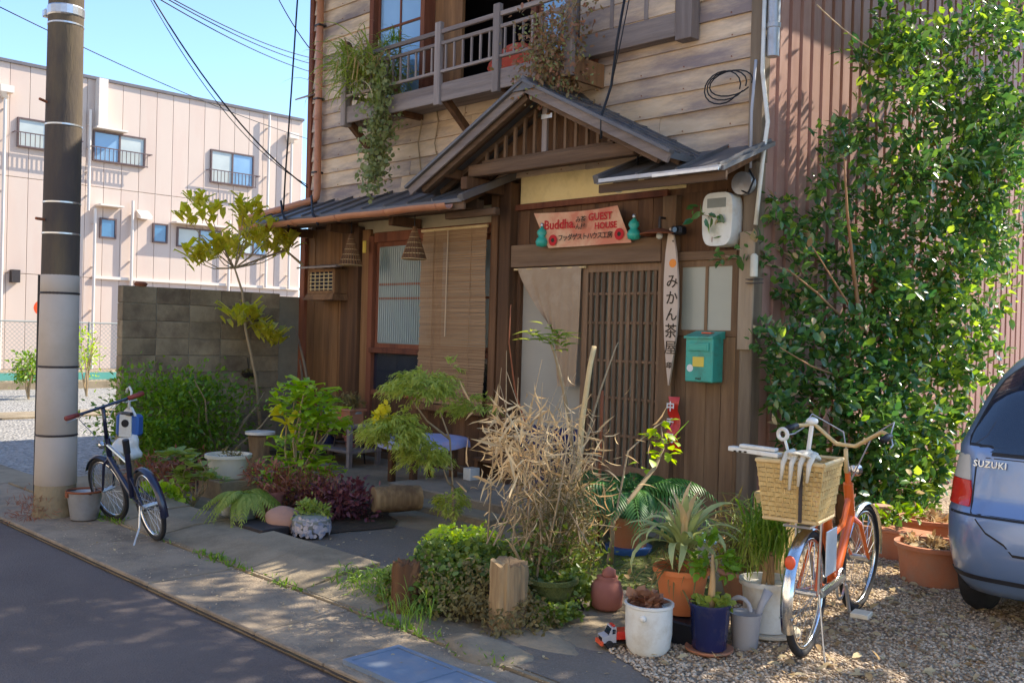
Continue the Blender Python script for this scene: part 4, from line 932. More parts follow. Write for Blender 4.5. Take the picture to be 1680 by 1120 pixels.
tag(P('cable_coil', lp, 'cable', smooth='full'), 'loops of black cable hanging off the upper corner board', 'cable')
dp = t_('grey_rain_pipe', 'grey rain pipe at the top of the house corner', 'pipe', (.09, -.02, 3.7)); P('pipe', MB().lathe([(.05, 0), (.05, 2.2)], (.085, -.02, 3.72), 14), 'zinc', dp, w=True, smooth=True)
P('collar', MB().lathe([(.051, .22), (.056, .225), (.056, .26), (.051, .265)], (.085, -.02, 3.72), 14), 'zinc', dp, w=True)
# red hanging banner by the door
c = at(1103, 695, Y=-.16); q = t_('red_hanging_banner', 'narrow red pennant with pale lettering below the plank sign', 'pennant', (c.x, -.15, c.z-.23))
mb = MB()
for i in range(13):
    z = c.z+.225-.45*i/12; xx = c.x+.012*sin(i*1.3)+.01*(i/12); yy = -.15-.02*sin(i*.9); w_ = .055-.012*abs(sin(i*.8)); mb.v += [(xx-w_, yy, z), (xx, yy-.02, z), (xx+w_, yy+.01, z)]
for i in range(12): a = 3*i; mb.f += [(a, a+3, a+4, a+1), (a+1, a+4, a+5, a+2)]
P('cloth', mb, 'red_plastic', q, w=True, smooth='full')
for k, ch in enumerate('中チ円'): text(ch, .085, 'white_ink', q, face_to((c.x, -.195, c.z+.14-.13*k), (1, 0, 0), (0, 0, 1)), bold=.002)
# conical bamboo lampshades under the eave
for px, py, top, lb in ((575, 410, 384, 'conical bamboo lampshade hanging left of the window by the lattice box'), (679, 400, 372, 'conical bamboo lampshade hanging in front of the ribbed window')):
    Yp = -.5; c = at(px, py+25, Y=Yp); h = at(px, top, Y=Yp).z-c.z; q = t_('bamboo_lampshade', lb, 'lampshade', c, 'conical lampshades under the eave'); R_ = .125
    mb = MB()
    for i in range(22): a = 2*pi*i/22; mb.tube([(c.x+R_*cos(a), c.y+R_*sin(a), c.z), (c.x+.012*cos(a), c.y+.012*sin(a), c.z+h)], .006, 4)
    P('ribs', mb, 'wicker' if False else 'brown_board', q, w=True, kind='stuff'); mb = MB()
    for k in range(6): f = k/6; mb.torus((c.x, c.y, c.z+h*f), R_*(1-f)+.012*f+.002, .004, 'z', 20, 4)
    P('hoops', mb, 'cane', q, w=True, kind='stuff'); P('lining', MB().lathe([(R_*.96, .0), (.01, h)], c, 20), 'dark_wood', q, w=True)
    P('cord', MB().tube([(c.x, c.y, c.z+h), (c.x, c.y, 2.78)], .005, 4), 'cable', q, w=True)
c = at(598, 405, Y=-.14); tag(P('yellow_tag', MB().b2(c.x-.03, c.x+.03, -.15, -.13, c.z-.07, c.z+.07, .008), 'yellow'), 'small yellow ornament on the dark post beside the window', 'ornament')
# lattice lantern box on the left wall
a = at(509, 447, Y=-.25); b = at(549, 478, Y=-.25); q = t_('lattice_box', 'brown wooden lantern box with lattice and flat roof at the left house corner', 'lantern box', ((a.x+b.x)/2, -.2, b.z-.1))
P('body', MB().b2(a.x, b.x, -.25, -.03, b.z, a.z), 'dark_room', q, w=True)
P('frame', MB().b2(a.x-.02, a.x+.02, -.27, -.03, b.z-.02, a.z+.03).b2(b.x-.02, b.x+.02, -.27, -.03, b.z-.02, a.z+.03).b2(a.x+.021, b.x-.021, -.27, -.24, a.z, a.z+.03).b2(a.x+.021, b.x-.021, -.27, -.24, b.z-.02, b.z+.01), 'brown_board', q, w=True)
for i in range(6): x = a.x+.03+(b.x-a.x-.06)*i/5; P('lattice_bar', MB().b2(x-.005, x+.005, -.262, -.252, b.z+.011, a.z-.001), 'cane', q, w=True)
for i in range(5): z = b.z+.03+(a.z-b.z-.06)*i/4; P('lattice_bar', MB().b2(a.x+.021, b.x-.021, -.268, -.263, z-.005, z+.005), 'cane', q, w=True)
P('roof', MB().prism([(a.x-.13, -.36, a.z+.04), (a.x-.13, -.36, a.z+.06), (a.x-.13, -.02, a.z+.11), (a.x-.13, -.02, a.z+.09)], (b.x-a.x+.3, 0, 0)), 'silver_wood', q, w=True)
P('tray', MB().prism([(a.x-.05, -.32, b.z-.10), (b.x+.05, -.32, b.z-.10), (b.x+.02, -.28, b.z-.025), (a.x-.02, -.28, b.z-.025)], (0, .25, 0)), 'brown_board', q, w=True)
# leaning branch sticks at the left corner
for k, (x0, y0, x1, y1, lb) in enumerate(((508, 650, 486, 542, 'crooked bare branch leaning on the left house post'), (495, 640, 492, 590, 'short bare stick beside the left house post'))):
    a = at(x0, y0, Y=-.3); b = at(x1, y1, Y=-.25); c = a.lerp(b, .5)+V((.03, 0, 0)); tag(P('branch', MB().tube([(a.x, a.y, a.z-.25), a, c, b], [.02, .02, .018, .01], 7), 'grey_post', smooth='full'), lb, 'branch')

# ============================================================ CABLES
cable('black cable rising from the left gutter bracket to the sky', [at(465, 345, Y=-.6), at(468, 290, Y=-.6), at(478, 150, Y=-.6), at(490, -30, Y=-.6)], .010)
P('dropper_clip', MB().tube([at(461, 330, Y=-.66), at(464, 352, Y=-.74), at(474, 372, Y=-.8)], .014, 6), 'cable', H, w=True); P('dropper_clip', MB().tube([at(511, 322, Y=-.4), at(513, 350, Y=-.74), at(522, 368, Y=-.8)], .016, 6), 'cable', H, w=True)
a = at(505, 308, Y=-.3)
cable('thick black service cable sagging from the street down to the left roof edge', sag(a, at(240, -20, Y=-2.2), .22), .009); cable('thin black cable running beside the thick service cable', sag(a+V((0, 0, .03)), at(236, -20, Y=-2.2), .30), .005)
far = [((0, 12), (505, 228)), ((278, -4), (524, 98)), ((268, -5), (524, 108)), ((255, -5), (524, 122))]
lbs = ('long thin wire crossing behind the utility pole above the pink building', 'top wire of the three beside the house roof', 'middle wire of the three beside the house roof', 'lowest wire of the three beside the house roof')
for (p0, p1), lb in zip(far, lbs): cable(lb, sag(at(*p0, X=-9), at(*p1, X=-16), .12), .010 if p0[0] else .008)
cable('curved wire dropping to the upper left edge of the house', sag(at(455, -5, X=-8.5), at(525, 100, X=-7.4), .06), .008)
cable('pair of dark cables fixed to the gable roof', [at(986, 228, Y=-.76), at(987, 190, Y=-.76), at(1003, 140, Y=-.6), at(1012, 70, Y=-.6), at(1028, -20, Y=-.6)], .011); cable('thin wire beside the gable cable', [at(1003, 140, Y=-.6), at(1018, 70, Y=-.62), at(1036, -20, Y=-.62)], .005)
cable('thin pale wire crossing in front of the ribbed side wall', sag(at(1340, 8, X=.25), at(1470, 100, X=.5), .05), .005, 'string')
cable('loose black cord hanging below the gable beam', [at(1047, 245, Y=-.45), at(1046, 270, Y=-.3)], .010)

# ============================================================ BALCONY AND WALL PLANTS
c = at(600, 125, Y=-.5); q = t_('hanging_fern', 'long leaved green fern spilling over the left end of the balcony', 'plant', (c.x, c.y, c.z-.1)); n = 150; bp = blade(1, .035, 2.1, .9, 7)
ba = blade(.55, .022, 2.2, .7, 7); bv, bf = np.array(ba.v), []
for f in ba.f: bf += [(f[0], f[1], f[2]), (f[0], f[2], f[3])]
BL = (bv, np.array(bf)); LP['blade'] = BL
def blades(name, c, n, size, mt, parent, spread=1.0, up=.2, proto='blade', jit=.05, kind='stuff', az=None, w=True):
    a = rng.uniform(0, 2*pi, n) if az is None else rng.uniform(az[0], az[1], n); d = np.stack([np.cos(a), np.sin(a), rng.normal(up, .35, n)*spread], 1)
    ups = np.tile([0, 0, 1.], (n, 1))+unit(n)*.25; pos = np.array(c)+rng.normal(size=(n, 3))*jit
    return scatter(name, proto, pos, frames(d, ups), size*rng.uniform(.6, 1.2, n), mt, parent, w, kind=kind)
P('pot', MB().lathe([(.09, -.14), (.12, 0), (.125, .01)], (c.x+.1, -.25, c.z), 14), 'mauve_clay', q, w=True)
blades('fronds', (c.x-.05, c.y+.05, c.z+.02), 420, 1.0, 'lf_fern', q, jit=.13, up=-.1); blades('old_fronds', (c.x+.05, c.y, c.z+.05), 110, .9, 'lf_dry', q, jit=.12, up=.1)
c = at(640, 78, Y=-.45); q = t_('spiky_palm_plant', 'small spiky green palm plant standing on the balcony rail before the window', 'plant', (c.x, c.y, c.z-.2))
P('stem', MB().tube([(c.x-.05, c.y, c.z-.3), (c.x, c.y, c.z), (c.x+.12, c.y, c.z+.02)], .012, 5), 'twig', q, w=True)
for dx, dz in ((-.08, 0), (.12, .02), (.03, .06)): blades('leaves', (c.x+dx, c.y, c.z+dz), 26, .42, 'lf_shrub', q, jit=.02, up=.3)
def vine(name, label, path, n, size, mt, proto='oval', wd=.09, cat='vine', mt2=None):
    q = t_(name, label, cat, path[0]); P('stem', MB().tube(path, .007, 5), 'twig', q, w=True, smooth='full')
    pts = np.array([tuple(p) for p in path]); k = rng.integers(0, len(pts)-1, n); u = rng.random((n, 1)); pos = pts[k]*(1-u)+pts[k+1]*u+rng.normal(size=(n, 3))*wd
    d = unit(n)+np.array([0, -.5, -.5]); scatter('leaves', proto, pos, frames(d, unit(n)+np.array([0, -1., .4])), size*rng.uniform(.6, 1.3, n), mt, q, True, kind='stuff')
    if mt2: pos = pos[: n//3]+rng.normal(size=(n//3, 3))*.04; scatter('faded_leaves', proto, pos, frames(unit(n//3), unit(n//3)), size*.8, mt2, q, True, kind='stuff')
    for i in range(5): P('tendril', MB().tube([V(path[0])+V((random.uniform(-.1, .1), 0, 0)), V(path[len(path)//2])+V((random.uniform(-.15, .15), -.02, 0)), V(path[-1])+V((random.uniform(-.12, .12), .02, random.uniform(-.05, .3)))], .003, 4), 'twig', q, w=True)
    return q
vine('trailing_vine', 'grey green trailing vine hanging from the left end of the balcony down the wall', pxs([(625, 110), (632, 150), (628, 190), (622, 230), (618, 265), (614, 300)], -.5), 1500, .05, 'lf_vine', 'round', .085)
vine('trailing_vine', 'reddish green climbing vine tangled over the right end of the balcony', pxs([(935, 5), (915, 50), (905, 80), (895, 90), (900, 110), (905, 125), (920, 138)], -.52), 1800, .048, 'lf_redvine', 'oval', .14, mt2='lf_vine')
for k, x in enumerate((688, 715)): cable(('left', 'right')[k]+' bare tendril hanging on the boards between the balcony brackets', [at(x, 170, Y=-.05), at(x+4, 200, Y=-.05), at(x-2, 235, Y=-.05), at(x+3, 285-20*k, Y=-.05)], .007, 'twig')
# ============================================================ POTS AND PLANTS
def pot(t, c, r0, r1, h, mt, lip=.012, soil=True, n=28, name='pot', sx=1, sy=1, belly=0):
    prof = [(r0*.9, 0), (r0, .004)]+([( (r0+r1)/2+belly, h*.5)] if belly else [])+[(r1-.004, h-lip*2.2), (r1+lip, h-lip*2), (r1+lip, h), (r1-lip*.5, h), (r1-lip, h-.03)]
    P(name, MB().lathe(prof, c, n, sx, sy), mt, t, w=True, smooth=True)
    if soil: P('soil', MB().lathe([(0, h-.03), (r1-lip*.8, h-.032)], c, 16, sx, sy), 'soil', t, w=True)
def thing(name, label, cat, c, group=None): return T(name, label, cat, c, 0, group)
Gp = lambda x, y, z=0: at(x, y, Z=z)
def whorl(pos, n, L, mt, parent, proto='obov', up=.35, name='leaf_whorl', ax=(0, 0, 1), dr=.2, jit=.02):
    """a ring of radiating leaves at the end of a shoot"""
    ax = np.array(ax, float); ax /= np.linalg.norm(ax); pos = np.array(pos, float); t1 = np.cross(ax, [.3, 1, .2]); t1 /= np.linalg.norm(t1); t2 = np.cross(ax, t1)
    a = rng.uniform(0, 2*pi)+np.arange(n)*2.399; u = rng.normal(up, dr, n)
    d = np.cos(a)[:, None]*t1+np.sin(a)[:, None]*t2+u[:, None]*ax
    return pos+rng.normal(size=(n, 3))*jit, d, np.tile(ax, (n, 1))+unit(n)*.2
def whorls(name, spots, n, L, mt, parent, **kw):
    pr_ = kw.pop('proto', 'obov'); w_ = [whorl(s_, n, L, mt, parent, **kw) for s_ in spots]
    p = np.concatenate([a[0] for a in w_]); d = np.concatenate([a[1] for a in w_]); u = np.concatenate([a[2] for a in w_])
    return scatter(name, pr_, p, frames(d, u), L*rng.uniform(.65, 1.2, len(p)), mt, parent, True, kind='stuff')

# big green shrub by the block wall
c = at(312, 770, Z=.0); c = V((-5.55, -1.62, 0))
q = thing('green_shrub', 'dense rounded green shrub against the block wall', 'shrub', c)
ctr = at(300, 695, X=-5.6)
P('stems', stems(c, [(c.x+random.uniform(-.4, .4), c.y+random.uniform(-.6, .6), random.uniform(.6, 1.0)) for _ in range(14)], .016, .005), 'twig', q, w=True)
leafy('foliage', (ctr.x, ctr.y, .58), (.42, .88, .50), 5200, .06, 'lf_shrub', q, 'oval', clumps=170, cl_r=.28, shell=.35)
leafy('low_foliage', (ctr.x+.3, ctr.y-.55, .36), (.32, .35, .32), 1200, .055, 'lf_shrub', q, 'oval', clumps=50, cl_r=.35, shell=.3)
# pale compound-leaved small plant
c = Gp(316, 830); q = thing('low_shrub', 'low pale green broad leaved plant in front of the shrub', 'plant', (c.x, c.y, 0))
P('stems', stems((c.x, c.y, 0), [(c.x+random.uniform(-.15, .15), c.y+random.uniform(-.15, .15), random.uniform(.25, .42)) for _ in range(8)], .008, .004), 'twig', q, w=True)
whorls('foliage', [(c.x+random.uniform(-.2, .2), c.y+random.uniform(-.2, .2), random.uniform(.2, .46)) for _ in range(18)], 8, .11, 'lf_fern', q, proto='wide'); 
q = thing('ground_ivy', 'small round leaved green clump on the soil behind the folding bicycle', 'plant', (c.x-.2, c.y-.1, 0)); leafy('foliage', (c.x-.15, c.y-.18, .08), (.26, .22, .09), 420, .06, 'lf_bright', q, 'round')
q = thing('rusty_fern', 'rust brown withered fern patch under the green shrub', 'plant', (-4.7, -2.1, 0)); g = Gp(280, 800); leafy('foliage', (g.x, g.y, .12), (.55, .4, .14), 900, .07, 'lf_rust', q, 'lance')
# slender pittosporum tree by the block wall
tb = V((-6.1, -.75, 0)); X_ = -6.1
q = thing('slender_tree', 'slender tree with a bare leaning trunk and yellow green leaf whorls above the block wall', 'tree', tb)
path = [tb, at(420, 620, X=X_), at(403, 540, X=X_), at(398, 480, X=X_), at(385, 440, X=X_)]
P('trunk', MB().tube(path, [.026, .02, .017, .014, .01], 7), 'twig', q, w=True, smooth='full')
tips = [(325, 338), (345, 352), (310, 362), (330, 425), (318, 428), (352, 415), (400, 345), (415, 358), (405, 372), (395, 405), (378, 420), (365, 400), (438, 385), (452, 378), (462, 400), (475, 408), (446, 412), (425, 398), (385, 525), (400, 530), (425, 540), (440, 548), (415, 520), (450, 560)]
sp = []
for k, (x, y) in enumerate(tips):
    p = at(x, y, X=X_+random.uniform(-.3, .3)); sp.append(tuple(p)); base = path[3] if y > 500 else path[4]
    if y > 500: base = path[2].lerp(path[3], .4)
    P('limb', MB().tube([base, base.lerp(p, .5)+V((0, 0, -.05)), p], [.009, .006, .004], 5), 'twig', q, w=True)
whorls('foliage', sp, 20, .19, 'lf_olive', q, jit=.05, up=.95)
for p in (at(468, 410, X=X_), ): P('limb', MB().tube([path[4], p, at(497, 435, X=X_+.05)], [.01, .014, .02], 6), 'twig', q, w=True)
c = at(409, 612, X=-6.40); q = thing('hanging_basket', 'small dark bowl hanging on the block wall', 'basket', c); P('bowl', MB().lathe([(0, -.06), (.06, -.05), (.10, 0), (.095, 0)], c, 16), 'iron', q, w=True, smooth=True); P('hook', MB().tube([(c.x, c.y, c.z), (c.x-.06, c.y, c.z+.2)], .004, 4), 'iron', q, w=True); leafy('moss', (c.x, c.y, c.z), (.07, .08, .03), 120, .03, 'lf_dusk', q, 'round')
# dark cordyline / palm tuft behind bowl
c = V((-5.3, -.7, 0)); q = thing('palm_tuft', 'dark green palm tuft in shade at the foot of the slender tree', 'plant', c); blades('fronds', (c.x, c.y, .25), 90, .95, 'lf_palm', q, up=.8); P('stem', MB().tube([c, c+V((0, 0, .3))], .03, 7), 'twig', q, w=True)
# cream bowl
c = Gp(374, 806, .12); c = V((-3.95, -2.15, .0)); c = at(374, 783, Z=.16)
q = thing('cream_bowl_planter', 'wide cream glazed planter bowl standing before the block wall', 'planter', (c.x, c.y, .16)); pot(q, c, .15, .19, .21, 'cream', .014, sx=1.0); leafy('withered_plant', (c.x, c.y, c.z+.2), (.12, .12, .05), 120, .05, 'lf_dusk', q, 'lance')
tag(P('plinth', MB().b2(c.x-.2, c.x+.2, c.y-.18, c.y+.2, -.02, .158, .01), 'block'), 'low concrete block under the cream bowl', 'block')
c = at(399, 775, Z=.1); c += V((-.3, .35, 0)); q = thing('stone_lantern', 'small brown stone lantern with a pale cap behind the cream bowl', 'lantern', (c.x, c.y, 0)); P('body', MB().lathe([(.14, 0), (.12, .12), (.10, .25), (.12, .40), (.09, .42)], (c.x, c.y, 0), 14), 'log_wood', q, w=True, smooth=True); P('cap', MB().lathe([(.09, .421), (.15, .425), (.15, .45), (0, .46)], (c.x, c.y, 0), 16), 'white_plastic', q, w=True, smooth=True)
# fern in grey pot
c = Gp(400, 862); q = thing('potted_fern', 'arching yellow green fern in a grey pot near the kerb', 'fern', (c.x, c.y, 0)); pot(q, (c.x, c.y, .02), .08, .11, .19, 'grey_glaze')
PS, DS, US, SZ, = [], [], [], []; rach = MB()
for k in range(30):
    a = k*2.399; L = random.uniform(.32, .5); d = (cos(a), sin(a), random.uniform(.35, .9)); pts, ps, ds, us, sz = frond_leaflets((c.x, c.y, .22), d, L, .95, 16, .085, 62); rach.tube(pts[::3], .003, 3, False); PS += ps; DS += ds; US += us; SZ += sz
P('frond_stalks', rach, 'lf_fern', q, w=True, kind='stuff'); scatter('fronds', 'lance', PS, frames(np.array(DS), np.array(US)), SZ, 'lf_fern', q, True, kind='stuff')
c = Gp(372, 852); q = thing('white_cup_pot', 'tiny white pot left of the grey fern pot', 'pot', (c.x, c.y, 0)); pot(q, (c.x, c.y, .01), .035, .05, .10, 'white_plastic', .006)
c = Gp(438, 850); q = thing('clay_pot', 'rough reddish clay pot half hidden by the fern', 'pot', (c.x, c.y, 0)); pot(q, (c.x, c.y, .02), .10, .13, .2, 'mauve_clay'); leafy('foliage', (c.x, c.y, .3), (.2, .2, .12), 500, .06, 'lf_rust', q, 'lance')
# bright fatsia
c = V(Gp(470, 845)); c = V((-3.0, -2.0, 0)); c = Gp(475, 820); Xf = c.x
q = thing('fatsia_shrub', 'tall bright green shrub with leafy tiers in the middle of the bed', 'shrub', (c.x, c.y, 0))
spx = [(480, 648), (500, 640), (515, 655), (490, 665), (470, 668), (525, 690), (540, 700), (505, 690), (550, 690), (530, 665), (475, 735), (500, 725), (520, 745), (490, 760), (465, 760), (515, 770), (485, 790), (505, 800), (455, 790), (465, 808), (530, 780), (445, 775)]
sp = [at(x+random.uniform(-4, 4), y, X=Xf+random.uniform(-.25, .25)) for x, y in spx]
P('stems', stems((c.x, c.y, .05), sp, .012, .006, curve=.08), 'twig', q, w=True); whorls('foliage', [tuple(p) for p in sp], 22, .17, 'lf_bright', q, jit=.05, up=.25, proto='obov')
p = at(468, 690, X=Xf); leafy('yellow_leaves', p, (.05, .05, .07), 18, .13, 'lf_yellow', q, 'obov', clumps=3)
# purple ajuga / heuchera masses
c = Gp(545, 850); q = thing('purple_plant', 'dark purple leafy mass spreading before the wooden shelf', 'plant', (c.x, c.y, 0)); leafy('foliage', (c.x-.05, c.y+.1, .10), (.38, .32, .16), 1500, .055, 'lf_purple', q, 'oval', clumps=110, shell=.4); 
c = Gp(470, 848); q = thing('rusty_moss_plant', 'rust red fine leaved cushion above the pink stone', 'plant', (c.x, c.y, 0)); leafy('foliage', (c.x, c.y+.18, .17), (.38, .3, .18), 2200, .04, 'lf_rust', q, 'lance', clumps=100, shell=.4)
c = Gp(466, 872); tag(P('pink_stone', MB().blob((c.x, c.y, .085), (.16, .13, .105), 3, .06, 9), 'stone_red', smooth='full'), 'smooth oval pinkish stone at the edge of the bed', 'stone')
c = Gp(510, 880); q = thing('shell_pot', 'bowl covered in shells and blue glass with a small succulent', 'pot', (c.x, c.y, 0)); P('bowl', MB().lathe([(.08, 0), (.13, .05), (.14, .12), (.10, .15)], (c.x, c.y, .01), 20), 'grey_glaze', q, w=True, smooth=True)
n = 260; a = rng.uniform(0, 2*pi, n); zz = rng.uniform(.02, .15, n); rr = .12+.022*np.sin(zz*20); pp = np.stack([c.x+rr*np.cos(a), c.y+rr*np.sin(a), zz], 1); dd = np.stack([-np.sin(a), np.cos(a), rng.normal(0, .5, n)], 1); scatter('shell_chips', 'round', pp, frames(dd, np.stack([np.cos(a), np.sin(a), 0*a], 1)), .034, 'shell', q, True, kind='stuff')
leafy('succulent', (c.x, c.y, .19), (.12, .12, .07), 320, .045, 'lf_fern', q, 'obov')
# wooden shelf bench with pots
s0 = V((-4.75, -.62, 0)); q = thing('plant_shelf', 'weathered low wooden plant shelf against the front wall', 'shelf', s0)
for z in (.20, .46): P('shelf_board', MB().b2(-5.2, -4.25, -.85, -.42, z, z+.03, .004), 'silver_wood', q, w=True)
for x in (-5.17, -4.28):
    for y in (-.82, -.45): P('leg', MB().b2(x-.025, x+.025, y-.025, y+.025, 0.05, .46, .004), 'silver_wood_v', q, w=True)
c = at(573, 697, Y=-.62); q = thing('clay_trough', 'rectangular terracotta trough on a stand left of the table', 'planter', (c.x, c.y, c.z)); mb = MB().prism([(c.x-.13, c.y-.09, c.z), (c.x+.13, c.y-.09, c.z), (c.x+.17, c.y-.12, c.z+.16), (c.x-.17, c.y-.12, c.z+.16)], (0, .18, 0)); P('trough', mb, 'terracotta', q, w=True); P('rim', MB().b2(c.x-.185, c.x+.185, c.y-.135, c.y+.10, c.z+.16, c.z+.185, .006), 'terracotta', q, w=True)
leafy('withered_plant', (c.x-.1, c.y, c.z+.24), (.25, .15, .08), 260, .05, 'lf_dusk', q, 'lance')
q2 = thing('pot_stand', 'dark iron stand under the terracotta trough', 'stand', (c.x, c.y, 0))
for dx in (-.12, .12):
    for dy in (-.08, .08): P('leg', MB().tube([(c.x+dx*1.3, c.y+dy*1.3, .05), (c.x+dx, c.y+dy, c.z-.001)], .009, 5), 'iron', q2, w=True)
P('ring', MB().torus((c.x, c.y, .3), .15, .008, 'z', 20, 5), 'iron', q2, w=True)
for k, (x, y, z, mt, lb, pm) in enumerate(((-4.95, -.62, .232, 'blue_glaze', 'dark blue glazed pot on the lower shelf board', 'lf_dusk'), (-4.55, -.6, .232, 'mauve_clay', 'brown clay pot on the lower shelf board', 'lf_rust'), (-5.0, -.6, .492, 'blue_plastic', 'blue plastic pot on the top shelf board with drooping stems', 'lf_vine'), (-4.5, -.62, .492, 'grey_glaze', 'grey pot on the top shelf board', 'lf_dusk'))):
    q = thing('shelf_pot', lb, 'pot', (x, y, z), 'pots on the wooden shelf'); pot(q, (x, y, z), .065, .09, .13, mt); leafy('foliage', (x, y, z+.2), (.12, .1, .1), 160, .05, pm, q, 'oval')
# split log
q = thing('split_log', 'short split log lying on the porch step edge', 'log', Gp(650, 845)); a = Gp(612, 842, .05); b = Gp(688, 838, .05); a.z = b.z = .16; P('log', MB().tube([a, a.lerp(b, .5), b], [.10, .108, .10], 12), 'log_wood', q, w=True, smooth=True)
# table with cloth
tc_ = V((-3.05, -.85, 0)); q = thing('garden_table', 'low round wooden table on the porch under a pale blue cloth', 'table', tc_)
P('tabletop', MB().lathe([(0, .455), (.40, .455), (.42, .462), (.42, .482), (0, .485)], tc_, 28), 'brown_board', q, w=True)
for a in (.6, 2.2, 3.8, 5.3): P('leg', MB().b2(tc_.x+.3*cos(a)-.03, tc_.x+.3*cos(a)+.03, tc_.y+.3*sin(a)-.03, tc_.y+.3*sin(a)+.03, .055, .455, .005), 'dark_wood', q, w=True)
P('apron', MB().lathe([(.34, .40), (.345, .454)], tc_, 24), 'dark_wood', q, w=True)
mb = MB(); n = 48
mb.v.append((tc_.x, tc_.y, .492))
for k, r_ in enumerate((.2, .36, .425, .437, .44)):
    for i in range(n): a = 2*pi*i/n; wv = .012*sin(a*9) if k > 2 else 0; mb.v.append((tc_.x+(r_+wv)*cos(a), tc_.y+(r_+wv)*sin(a), (.492, .491, .488, .45, .415+.012*sin(a*5))[k]))
for i in range(n): mb.f.append((0, 1+i, 1+(i+1) % n))
for k in range(4):
    for i in range(n): a = 1+k*n+i; b = 1+k*n+(i+1) % n; mb.f.append((a, a+n, b+n, b))
tag(P('table_cloth', mb, 'cloth_blue', smooth='full'), 'pale blue patterned cloth covering the round table', 'tablecloth')
tag(P('small_box', MB().b2(-2.62, -2.52, -.72, -.6, .13, .24, .004), 'white_plastic'), 'small white box under the table edge', 'box')
q = thing('wooden_bench', 'small wooden bench between table and doorway', 'bench', (-2.35, -.5, .05)); P('seat', MB().b2(-2.62, -2.15, -.62, -.34, .30, .33, .004), 'dark_wood', q, w=True)
for x in (-2.58, -2.19): P('leg', MB().b2(x-.02, x+.02, -.6, -.36, .13, .30, .004), 'dark_wood', q, w=True)
tag(P('grey_crate', MB().b2(-2.1, -1.85, -.42, -.2, .05, .55, .01), 'blue_glaze'), 'dark blue tall bin in the doorway behind the dry grass', 'bin')
# nandina
c = Gp(745, 872); q = thing('nandina', 'feathery yellow green nandina with thin upright stems before the table', 'shrub', (c.x, c.y, 0))
st = [[c, at(742, 780, X=c.x), at(738, 720, X=c.x), at(722, 675, X=c.x-.02)], [at(738, 720, X=c.x), at(700, 690, X=c.x-.15), at(665, 640, X=c.x-.2)], [at(742, 770, X=c.x), at(700, 755, X=c.x-.1), at(650, 700, X=c.x-.15)], [at(745, 800, X=c.x), at(735, 790, X=c.x), at(728, 770, X=c.x+.05)]]
for s_ in st: P('stem', MB().tube(s_, [.010]+[.007]*(len(s_)-2)+[.004], 6), 'twig', q, w=True, smooth='full')
PS, DS, US, SZ = [], [], [], []; rach = MB()
def nand(cx_, cy_, rx, ry, nf, L):
    for k in range(nf):
        a = random.uniform(0, 2*pi); r_ = sqrt(random.random()); base = at(cx_+rx*.45*r_*cos(a), cy_+ry*.45*r_*sin(a), X=c.x-.12+random.uniform(-.22, .22)); d = (cos(a)*.8+random.uniform(-.3, .3), random.uniform(-.8, .8), random.uniform(-.1, .55)); pts, ps, ds, us, sz = frond_leaflets(tuple(base), d, L, .55, 9, .075, 48); rach.tube(pts[::3], .002, 3, False); PS.extend(ps); DS.extend(ds); US.extend(us); SZ.extend(sz)
nand(690, 632, 90, 36, 120, .19); nand(645, 705, 75, 45, 140, .19); nand(695, 745, 55, 40, 80, .17); nand(740, 820, 26, 42, 34, .13); nand(775, 665, 70, 30, 34, .16); nand(740, 600, 12, 8, 2, .1)
P('leaf_stalks', rach, 'lf_nandina', q, w=True, kind='stuff'); DS = np.array(DS)+rng.normal(size=(len(DS), 3))*.3; PS = np.array(PS)+rng.normal(size=(len(PS), 3))*.012; scatter('foliage', 'lance', PS, frames(DS, np.array(US)+rng.normal(size=(len(US), 3))*.35), np.array(SZ)*.8*rng.uniform(.7, 1.3, len(SZ)), 'lf_nandina', q, True, kind='stuff')
p = at(632, 684, X=c.x-.2); leafy('yellow_flowers', p, (.09, .09, .06), 80, .045, 'lf_yellow', q, 'round', clumps=10)

# dry bamboo grass with tall stems
XD = .28; c = V((XD, -2.8, 0))
q = thing('dry_bamboo_grass', 'big tangle of straw coloured dry bamboo grass in front of the doorway', 'bamboo grass', c); base = V((.40, -2.92, .14))
cul = MB()
for k in range(34):
    tx, ty = random.gauss(910, 45), random.uniform(665, 880); p = at(tx, ty, X=XD+random.uniform(-.35, .3)); b0 = base+V((random.uniform(-.08, .08), random.uniform(-.08, .08), 0)); mid = b0.lerp(p, .5)+V((random.uniform(-.1, .1), random.uniform(-.1, .1), random.uniform(.0, .2))); cul.tube([b0, mid, p], [.006, .005, .002], 4)
P('canes', cul, 'twig', q, w=True, kind='stuff')
def drytuft(n, cx_, cy_, sx, sy, size, mt, name, proto='thin', dz=-.2, xr=.24):
    pos = np.array([tuple(at(random.gauss(cx_, sx), random.gauss(cy_, sy), X=XD+random.uniform(-xr, xr))) for _ in range(n)]); d = unit(n)+np.array([0, 0, dz]); return scatter(name, proto, pos, frames(d, unit(n)), size*rng.uniform(.5, 1.4, n), mt, q, True, kind='stuff')
LP['straw'] = leaf_proto(.085, .3, .35, .45)
drytuft(420, 905, 752, 50, 44, .125, 'lf_dry', 'dry_leaves', 'straw'); drytuft(150, 840, 735, 26, 36, .125, 'lf_dry', 'dry_leaves', 'thin'); drytuft(3800, 916, 870, 28, 52, .065, 'lf_brush', 'dull_leaves', 'straw'); drytuft(200, 905, 850, 46, 50, .10, 'lf_dry', 'dry_leaves', 'straw'); drytuft(2600, 912, 925, 34, 32, .035, 'lf_cover', 'low_leaves', 'oval')
tall = MB()
